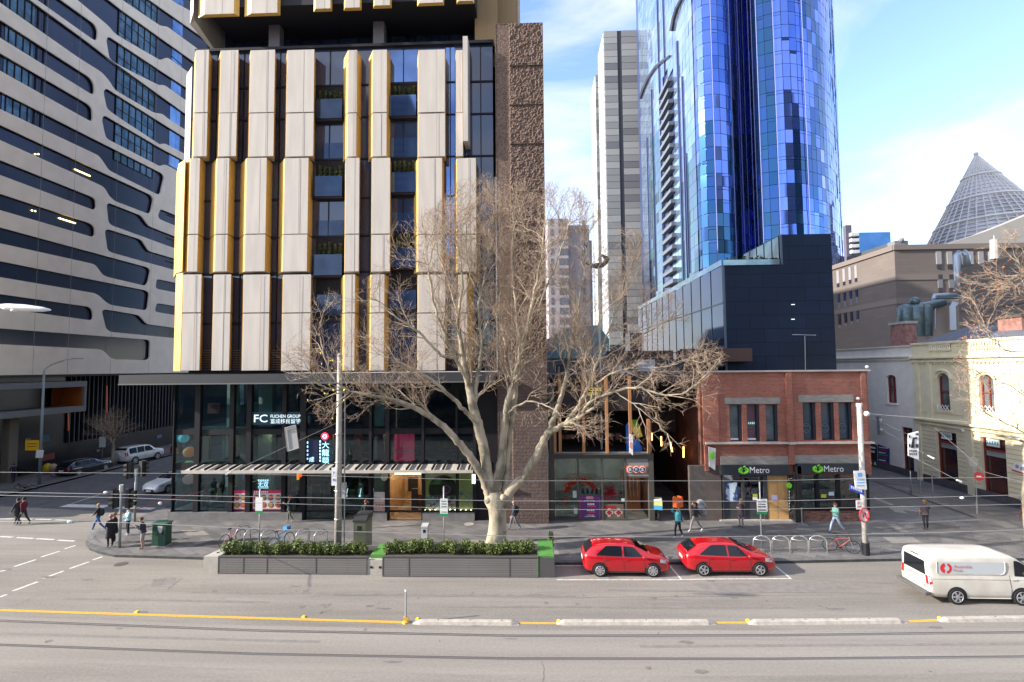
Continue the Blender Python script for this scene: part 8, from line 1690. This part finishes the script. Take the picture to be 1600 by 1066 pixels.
t, p, s = person('person in turquoise jacket balancing an orange delivery bag on the head', 1060, 841, 215, (.08, .42, .46), (.02, .015, .02), shoes=(.7, .68, .66), stride=.16, arms='head', hair=(.03, .02, .015), coat=(.08, .42, .46), coatlen=-.08)
bag(t, (.0, -.19, 1.15), (.15, .12, .22), (.04, .06, .06)); bag(t, (-.14, -.22, 1.05), (.08, .06, .16), (.45, .32, .2), 'strap_bag')
s_ = local('delivery_bag', 'orange box shaped delivery bag carried on the head of the person in turquoise', 'bag'); b = MB(); b.box(-.24, .24, -.18, .18, 0, .52); b.build('bag_body', mat('bag_orange', (.75, .13, .02), .7, var=.25, scale=5), s_); b = MB(); b.box(-.24, -.12, -.15, .15, .52, .60); b.box(.12, .24, -.15, .15, .52, .60); b.build('bag_flap', MATS['bag_orange'], s_); b = MB(); b.box(-.245, .245, -.186, -.181, .30, .36); b.build('bag_band', mat('band_pale', (.7, .4, .25), .6), s_); put(s_, (p.x + .02, p.y, kz + 1.76), R(35))
t, p, s = person('person in black hoodie and grey trousers carrying a grey delivery bag on the back', 1087, 831, 200, (.025, .022, .03), (.25, .24, .26), shoes=(.7, .7, .68), stride=.32, arms=('down', 'ear'), hair=(.05, .03, .02), coat=(.02, .02, .025), coatlen=-.02)
s_ = local('delivery_bag', 'big mottled grey delivery bag on the back of the person in black', 'bag'); b = MB(); b.ball((0, 0, .42), (.34, .30, .46), 0, 14, 10); b.ball((.12, .05, .1), (.26, .24, .26), 0, 12, 8); b.build('bag_body', mat('bag_grey', (.42, .40, .40), .8, col2=(.10, .09, .10), scale=4), s_, True); b = MB(); b.tube([(-.25, -.1, .7), (-.36, -.1, .5), (-.3, -.1, .25)], .025, 5); b.build('strap', m_black, s_); put(s_, (p.x + .38, p.y + .15, kz + 1.0), R(10))
person('person with pale beige cap hood and dark coat standing at the charcoal shopfront', 1158.5, 824.5, 215, (.03, .018, .025), (.30, .28, .28), shoes=(.03, .025, .025), arms='fold', hair=(.48, .30, .17), hairlen=.22, coat=(.03, .018, .028), coatlen=.22)
person('person in loose teal shirt and pale jeans with long brown hair striding left', 1307, 832.5, 200, (.16, .38, .34), (.42, .52, .66), shoes=(.05, .05, .05), stride=.40, arms=('phone', 'down'), hair=(.14, .05, .03), hairlen=.18, coat=(.16, .38, .34), coatlen=-.06)
person('person in dark brown shirt with hand at the ear walking away on the lane crossing', 1447, 827.5, 70, (.08, .055, .06), (.012, .012, .016), arms=('down', 'ear'), hair=(.32, .20, .09), sleeves=False, stride=.06, coat=(.08, .055, .06), coatlen=.04, skin=m_skin2)
person('person in blue jacket walking in the shade at the far left corner', 20.5, 744 + 11, 150, (.01, .012, .05), (.008, .008, .03), stride=.2, arms='hold', hair=(.02, .02, .02))
person('pedestrian entering at the right edge with red shoe on the lane crossing', 1602, 810, 10, (.5, .5, .5), (.25, .1, .1), stride=.25, hair=(.1, .06, .04), shoes=(.6, .15, .12))
# delivery scooter with a yellow and blue box in the laneway mouth
s_ = local('delivery_scooter', 'delivery scooter with yellow and blue box parked in the laneway mouth', 'scooter'); b = MB(); b.tube([(-.5, 0, .5), (-.2, 0, .62), (.1, 0, .45), (.35, 0, .4), (.5, 0, .8), (.48, 0, 1.0)], [.12, .14, .12, .1, .09, .05], 8); b.build('body', m_black, s_, True)
for x in (-.5, .6): b = MB(); b.disc((x, 0, .25), (0, 1, 0), .25, .1, 18); b.build('wheel', m_tyre, s_)
b = MB(); b.tube([(.45, -.3, 1.02), (.5, 0, 1.0), (.45, .3, 1.02)], .02, 5); b.build('handlebar', m_steel, s_)
b = MB(); b.box(-.72, -.18, -.26, .26, .72, .98, 0); b.box(-.72, -.18, -.26, .26, .985, 1.22, 1); b.prism([(-.72, -.26, 1.225), (-.18, -.26, 1.225), (-.24, -.22, 1.42), (-.62, -.22, 1.36)], (0, .5, 0), 2); b.build('delivery_box', [mat('box_blue', (.05, .32, .55), .6), mat('box_yellow', (.68, .62, .06), .6, col2=(.45, .45, .35), scale=6), mat('box_cream', (.5, .5, .4), .6)], s_); p = pZ(1031, 812, kz); put(s_, (p.x, p.y + .3, kz), R(75))
# ------------------------------------------------------------------ the big bare plane tree
m_bark = mat('plane_bark', (.43, .365, .26), .85, col2=(.20, .175, .12), scale=2.2, bump=.4, bscale=9, stretch=(1, 1, .45), lo=.38, hi=.56)
m_twig = mat('twig_bark', (.43, .325, .225), .85, col2=(.29, .205, .15), scale=.8)
rs = random.Random(2024)
def inpoly(x, y, P):
    c = False; n = len(P); j = n - 1
    for i in range(n):
        if (P[i][1] > y) != (P[j][1] > y) and x < (P[j][0] - P[i][0]) * (y - P[i][1]) / (P[j][1] - P[i][1]) + P[i][0]: c = not c
        j = i
    return c
crown = [(432, 548), (470, 505), (490, 458), (520, 452), (545, 470), (590, 400), (620, 335), (680, 325), (705, 285), (760, 268), (820, 278), (868, 284), (905, 295), (950, 335), (1000, 360), (1030, 430), (1075, 480), (1085, 510), (1130, 545), (1130, 600), (1110, 655), (1060, 705), (1010, 700), (960, 690), (900, 690), (860, 650), (800, 690), (700, 690), (650, 640), (600, 640), (560, 660), (505, 670), (485, 640), (450, 610)]
tree = thing('plane_tree', 'large bare plane tree with pale mottled trunk and dense twiggy crown', 'tree', pZ(778, 860, kz))
TB = pZ(778, 860, kz); YT0 = TB.y
limb_mb = MB(); twig_mb = MB(); NT = [0]
def catm(P, n):
    P = [P[0] * 2 - P[1]] + P + [P[-1] * 2 - P[-2]]; o = []
    for i in range(1, len(P) - 2):
        for k in range(n):
            t = k / n; a, b_, c_, d = P[i - 1], P[i], P[i + 1], P[i + 2]; o.append(.5 * ((2 * b_) + (c_ - a) * t + (2 * a - 5 * b_ + 4 * c_ - d) * t * t + (3 * b_ - 3 * c_ + d - a) * t ** 3))
    o.append(P[-2]); return o
TIPS = []
def branch(p, d, L, r_, lvl, up, droop):
    # one branch with children; clipped to a believable crown outline
    n = max(3, int(L / .32)); pts = [p.copy()]; q = p.copy(); dd = d.copy(); 
    for i in range(n):
        w_ = V(rs.gauss(0, 1), rs.gauss(0, 1), rs.gauss(0, 1)) * (.16 if lvl < 3 else .22); dd = (dd + w_ + V(0, 0, up * .09) - V(0, 0, droop * .10 * i / n)).normalized(); q = q + dd * (L / n); pts.append(q.copy())
        u, v_ = proj(q)
        if not inpoly(u, v_, crown):
            if len(pts) > 3: break
            if lvl >= 2: return
            break
    m = len(pts); rad = [r_ * (1 - .72 * i / (m - 1)) for i in range(m)]
    (limb_mb if lvl < 2 else twig_mb).tube(pts, rad, 7 if lvl < 2 else (4 if lvl == 2 else 3), 0, False)
    if lvl == 4: TIPS.append(pts[-1]); return
    nk = {1: int(L * 3.0), 2: int(L * 3.6) + 1, 3: int(L * 3.6) + 1}[lvl]
    for k in range(nk):
        t = .16 + .84 * (k + rs.random()) / nk; i = min(int(t * (m - 1)), m - 2); base = pts[i].lerp(pts[i + 1], t * (m - 1) - i); pd = (pts[i + 1] - pts[i]).normalized()
        a = rs.uniform(0, 6.283); s1 = pd.cross(V(0, 0, 1) if abs(pd.z) < .9 else V(1, 0, 0)).normalized(); s2 = pd.cross(s1); ang = R(rs.uniform(24, 58)); nd = pd * math.cos(ang) + (s1 * math.cos(a) + s2 * math.sin(a)) * math.sin(ang)
        nd = (nd + V(0, 0, .22 * up)).normalized(); LL = {1: rs.uniform(.9, 2.3), 2: rs.uniform(.5, 1.3), 3: rs.uniform(.22, .62)}[lvl] * (1.12 - .5 * t)
        branch(base, nd, LL, max(.0078, rad[i] * {1: .5, 2: .55, 3: .6}[lvl]) if lvl < 3 else .0078, lvl + 1, up, droop)
def limb(pxs, rad, up=.8, droop=0, side=True, dens=1.0, start=.30, Ls=(1.6, 4.0)):
    P = catm([pY(x, y, Y) for x, y, Y in pxs], 6); m = len(P); rr = [lerp(list(range(len(rad))), rad, i / (m - 1) * (len(rad) - 1)) for i in range(m)]
    jit = [p + V(rs.gauss(0, 1), rs.gauss(0, 1), rs.gauss(0, 1)) * .025 for p in P]; jit[0] = P[0]; rr = [q * (.9 if q > .22 else (.55 + .35 * q / .22)) for q in rr]; limb_mb.tube(jit, rr, 12, 0, True)
    tot = sum((P[i + 1] - P[i]).length for i in range(m - 1)); nk = int(tot * 1.25 * dens)
    for k in range(nk):
        t = start + (1 - start) * (k + rs.random()) / nk; i = min(int(t * (m - 1)), m - 2); base = jit[i].lerp(jit[i + 1], .5); pd = (P[i + 1] - P[i]).normalized(); a = rs.uniform(0, 6.283); s1 = pd.cross(V(0, 1, .1)).normalized(); s2 = pd.cross(s1); ang = R(rs.uniform(26, 55)); nd = pd * math.cos(ang) + (s1 * math.cos(a) + s2 * math.sin(a)) * math.sin(ang)
        branch(base, (nd + V(0, 0, .15 * up)).normalized(), rs.uniform(*Ls) * (1.1 - .45 * t), max(.028, rr[i] * .42), 1, up, droop)
    branch(P[-1], (P[-1] - P[-3]).normalized(), 1.8, rr[-1], 1, up, droop)
Y = YT0
trunk = MB(); prof = [(772, 868, .86), (773, 858, .70), (775, 846, .56), (777, 830, .50), (778, 812, .48), (777, 796, .50), (773, 784, .56), (772, 776, .50), (772, 768, .38)]
P = [pY(x, y, Y) for x, y, r_ in prof]; RR = [r_ for x, y, r_ in prof]
vs = []; n = 28
for i, (p_, r_) in enumerate(zip(P, RR)):
    for j_ in range(n):
        a = 2 * math.pi * j_ / n; fl = 1 + (.16 * math.sin(a * 5 + 1) * max(0, (2.2 - i)) / 2.2 if i < 3 else .035 * math.sin(a * 4 + i)) ; vs.append(p_ + V(math.cos(a), math.sin(a), 0) * r_ * fl)
trunk.add(vs, [(i * n + j_, i * n + (j_ + 1) % n, (i + 1) * n + (j_ + 1) % n, (i + 1) * n + j_) for i in range(len(prof) - 1) for j_ in range(n)] + [tuple((len(prof) - 1) * n + j_ for j_ in range(n))])
for x, y, r_ in ((763, 782, .22), (786, 778, .20), (789, 830, .10)): trunk.ball(pY(x, y, Y - .28), r_)
trunk.build('trunk', m_bark, tree, True)
# main limbs: (px, py, depth)
limb([(768, 786, Y), (757, 752, Y - .2), (740, 722, Y - .5), (715, 690, Y - .9), (688, 663, Y - 1.2), (655, 641, Y - 1.5), (620, 626, Y - 1.8), (580, 617, Y - 2), (545, 612, Y - 2.2)], [.30, .25, .23, .21, .19, .17, .13, .09, .06], up=.5, dens=1.0, start=.52, Ls=(1.3, 3.0))
limb([(545, 612, Y - 2.2), (520, 590, Y - 2.3), (505, 550, Y - 2.3), (500, 510, Y - 2.2), (512, 470, Y - 2)], [.08, .06, .05, .035, .02], up=.7, dens=1.3, start=.1, Ls=(1.0, 2.2))
limb([(545, 612, Y - 2.2), (510, 606, Y - 2.6), (480, 588, Y - 2.8), (455, 565, Y - 3)], [.07, .05, .04, .025], up=.3, droop=.2, dens=1.0, start=.1, Ls=(1.0, 2.2))
limb([(768, 786, Y), (762, 740, Y), (756, 700, Y), (747, 662, Y), (738, 632, Y), (731, 600, Y + .2), (722, 555, Y + .5), (716, 500, Y + .7), (722, 440, Y + .8), (715, 380, Y + .9)], [.36, .33, .31, .30, .27, .2, .17, .13, .09, .05], start=.45)
limb([(747, 662, Y), (725, 640, Y - .6), (700, 615, Y - 1.2), (672, 592, Y - 1.6), (640, 575, Y - 2), (610, 560, Y - 2.2)], [.17, .15, .13, .10, .08, .05], up=.4, dens=1.2, start=.35, Ls=(1.1, 2.6))
limb([(740, 640, Y), (745, 600, Y + .4), (752, 540, Y + .8), (748, 480, Y + 1.2), (760, 420, Y + 1.4), (765, 350, Y + 1.6)], [.16, .15, .12, .10, .07, .03], start=.25)
limb([(733, 600, Y), (712, 560, Y - .6), (690, 510, Y - 1.2), (675, 460, Y - 1.6), (668, 410, Y - 1.8), (665, 370, Y - 2)], [.15, .12, .10, .08, .05, .03], start=.25)
limb([(716, 560, Y - .4), (690, 555, Y - .8), (655, 520, Y - 1.2), (620, 495, Y - 1.6), (590, 470, Y - 2), (565, 470, Y - 2.2)], [.13, .11, .09, .06, .04, .03], start=.25, up=.5, Ls=(1.2, 2.6))
limb([(772, 770, Y + .1), (781, 735, Y + .2), (786, 690, Y + .3), (791, 645, Y + .3), (798, 612, Y + .2), (808, 575, Y), (822, 520, Y - .2), (835, 460, Y - .4), (846, 400, Y - .5), (852, 340, Y - .6)], [.34, .29, .25, .22, .20, .17, .14, .11, .07, .03], start=.42)
limb([(789, 650, Y + .3), (806, 636, Y - .2), (830, 627, Y - .7), (858, 636, Y - 1.2), (885, 653, Y - 1.7)], [.10, .09, .07, .05, .03], up=.1, droop=.8, start=.4, Ls=(.8, 1.8))
limb([(788, 776, Y + .3), (792, 730, Y + .5), (798, 670, Y + .6), (806, 615, Y + .7), (812, 550, Y + .9), (806, 480, Y + 1.1), (800, 410, Y + 1.2), (803, 340, Y + 1.3)], [.22, .20, .19, .17, .13, .10, .06, .03], start=.45)
limb([(806, 600, Y + .7), (790, 540, Y + 1.4), (780, 480, Y + 2), (786, 420, Y + 2.4), (780, 350, Y + 2.6)], [.12, .10, .08, .05, .03], start=.2)
limb([(782, 788, Y), (800, 765, Y), (824, 738, Y), (842, 705, Y - .1), (855, 680, Y - .2), (872, 668, Y - .4), (900, 655, Y - .8), (930, 635, Y - 1.2)], [.40, .31, .27, .25, .23, .18, .14, .10], start=.6, up=.5, Ls=(1.0, 2.2))
limb([(858, 677, Y - .2), (868, 645, Y), (880, 608, Y + .2), (888, 570, Y + .4), (895, 520, Y + .6), (905, 470, Y + .7), (915, 410, Y + .8), (918, 360, Y + .8)], [.19, .17, .15, .12, .10, .07, .04, .02], start=.3, dens=1.3, Ls=(1.8, 4.2))
limb([(884, 662, Y - .6), (905, 632, Y - .5), (925, 590, Y - .3), (940, 545, Y), (962, 490, Y + .2), (980, 440, Y + .3), (992, 395, Y + .4)], [.15, .13, .10, .08, .05, .04, .02], start=.25, dens=1.5, Ls=(1.8, 4.2))
limb([(900, 655, Y - .8), (925, 628, Y - 1.2), (960, 612, Y - 1.6), (1000, 607, Y - 2), (1040, 618, Y - 2.3), (1075, 610, Y - 2.5), (1100, 590, Y - 2.6)], [.13, .11, .10, .08, .06, .04, .02], up=.15, droop=.4, start=.15, dens=1.1, Ls=(1.1, 2.6))
limb([(930, 600, Y - .4), (965, 580, Y - .8), (1005, 575, Y - 1), (1045, 572, Y - 1.2), (1080, 560, Y - 1.4)], [.08, .07, .05, .04, .02], up=.3, droop=.5, start=.15, dens=1.2, Ls=(1.0, 2.3))
limb([(940, 560, Y), (975, 540, Y + .2), (1010, 520, Y + .4), (1045, 500, Y + .6), (1065, 480, Y + .7)], [.07, .06, .05, .03, .02], start=.2, dens=1.4, Ls=(1.0, 2.4))
limb([(960, 612, Y - 1.6), (990, 632, Y - 2), (1020, 655, Y - 2.3), (1045, 680, Y - 2.5)], [.05, .04, .03, .02], up=-.1, droop=.8, start=.1, dens=.8, Ls=(.8, 1.8))
limb([(842, 480, Y - .4), (862, 430, Y - 1), (880, 380, Y - 1.4), (892, 335, Y - 1.6)], [.08, .06, .04, .02], start=.15)
limb([(760, 480, Y + 1.2), (735, 430, Y + 1.6), (728, 370, Y + 1.8), (735, 320, Y + 2)], [.07, .05, .04, .02], start=.15)
limb([(718, 500, Y + .6), (700, 440, Y + 1), (688, 390, Y + 1.2), (700, 340, Y + 1.3)], [.08, .06, .04, .02], start=.15)
lb_ = limb_mb.build('limbs', m_bark, tree, True)
tw = twig_mb.build('twigs', m_twig, tree)
b = MB()
for k in range(36):
    x, y = rs.gauss(525, 14), rs.gauss(585, 32)
    p = pY(x, y, Y - 2.5 + rs.uniform(-1, 1)); a = V(rs.uniform(-1, 1), rs.uniform(-1, 1), rs.uniform(-1, 1)).normalized() * .07; c = a.cross(V(rs.random(), 1, 0)).normalized() * .05; b.add([p - a, p + c, p + a, p - c], [(0, 1, 2, 3)])
b.build('yellow_leaves', mat('leaf_yellow', (.62, .48, .03), .6), tree)
# hanging seed balls
b = MB()
for k in range(min(900, len(TIPS))):
    p = rs.choice(TIPS); b.ball(p - V(0, 0, .04), .016, 0, 4, 3)
b.build('seed_balls', mat('seed_brown', (.22, .12, .07), .9), tree)
print('TREE faces', len(twig_mb.f), len(limb_mb.f), len(TIPS))
# ------------------------------------------------------------------ right hand tree, trunk just out of frame
tree2 = thing('plane_tree', 'thinner tree at the right edge with few rusty leaves on bare twigs', 'tree', (21.5, 21.8, 0))
crown = [(1480, 400), (1500, 500), (1480, 640), (1520, 720), (1580, 800), (1760, 860), (1760, 300), (1570, 350), (1555, 380)]
limb_mb = MB(); twig_mb = MB(); TIPS = []
YR2 = 27.0
b = MB(); b.tube([V(26.6, YR2 + 1, 0), V(26.5, YR2 + 1, 3), V(26.7, YR2 + .8, 6)], [.35, .25, .2], 12); b.build('trunk', m_bark, tree2, True)
for P_ in ([(1680, 720, YR2), (1640, 650, YR2), (1590, 610, YR2), (1545, 590, YR2), (1505, 570, YR2)], [(1680, 640, YR2), (1620, 560, YR2), (1570, 545, YR2), (1540, 510, YR2)], [(1680, 740, YR2), (1620, 690, YR2), (1570, 660, YR2), (1530, 640, YR2)], [(1690, 600, YR2), (1640, 500, YR2), (1610, 440, YR2), (1585, 400, YR2)], [(1690, 600, YR2), (1640, 470, YR2), (1600, 430, YR2), (1570, 440, YR2)]):
    limb(P_, [.09, .06, .04, .025, .015][:len(P_)], up=.4, dens=.8, start=.3, Ls=(.8, 1.8))
limb_mb.build('limbs', m_bark, tree2, True); twig_mb.build('twigs', m_twig, tree2)
b = MB()
for k in range(260):
    p = rs.choice(TIPS) if TIPS else V(0, 0, 0); p = p + V(rs.gauss(0, .1), rs.gauss(0, .1), rs.gauss(0, .1)); a = V(rs.uniform(-1, 1), rs.uniform(-1, 1), rs.uniform(-1, 1)).normalized() * .05; c = a.cross(V(rs.random(), 1, 0)).normalized() * .035; b.add([p - a, p + c, p + a, p - c], [(0, 1, 2, 3)])
b.build('rusty_leaves', mat('leaf_rust', (.40, .13, .05), .7), tree2)
# bare street tree in the shaded side street
tree3 = thing('plane_tree', 'small bare tree in the shaded side street beside the dark wall', 'tree', (-43.6, 60, 0))
crown = [(130, 640), (150, 610), (250, 610), (272, 640), (272, 705), (200, 712), (130, 700)]
limb_mb = MB(); twig_mb = MB(); TIPS = []
pb_ = pX(176, 722, -43.6); b = MB(); b.tube([V(pb_.x, pb_.y, 0), V(pb_.x, pb_.y, 2.5)], [.15, .11], 8); b.build('trunk', m_bark, tree3, True)
for a in range(7):
    d = V(.35 * math.cos(a), .35 * math.sin(a), .8).normalized(); branch(V(pb_.x, pb_.y, 2.4), d, 3.2, .06, 1, .3, 0)
limb_mb.build('limbs', m_bark, tree3, True); twig_mb.build('twigs', m_twig, tree3)
# plants in the balcony boxes of the gold building
rs = random.Random(5); first_b = None; n_ = 0
rows = [(497, 536, 158, 140, 'first row of the left balconies'), (497, 536, 279, 258, 'second row of the left balconies'), (495, 536, 399, 376, 'third row of the left balconies'), (614, 650, 152, 133, 'first row of the right balconies'), (614, 650, 272, 250, 'second row of the right balconies'), (614, 650, 388, 368, 'third row of the right balconies')]
pr_b = None
for x0, x1, yb_, yt_, lab in rows:
    nn = 5
    for k in range(nn):
        px = x0 + (x1 - x0) * (k + .5) / nn; p = pY(px, yb_, YG - .2); h = pY(px, yt_, YG - .2).z - p.z
        if pr_b is None:
            pr_b = local('balcony_plant', 'x', 'plant'); b = MB()
            for q in range(7): leafclump(b, (0, 0, .08 + q * .13), (.20 - q * .015, .10, .09), 26, .06, rs)
            b.build('foliage', [m_lf1, mat('leaf_olive', (.12, .14, .04), .6)], pr_b); b = MB(); b.tube([(0, 0, -.15), (0, 0, .7)], [.015, .01], 4); b.build('stem', MATS['bark_dark'], pr_b); o = pr_b
        else: o = dup(pr_b)
        o['label'] = 'small green balcony plant, %s from the left in the %s' % (ORD[k], lab); o['group'] = 'balcony plants on the gold panelled building'; o.location = (p.x, p.y, p.z); o.rotation_euler = (0, 0, rs.uniform(0, 6)); o.scale = (1, 1, h * rs.uniform(.75, 1.05))
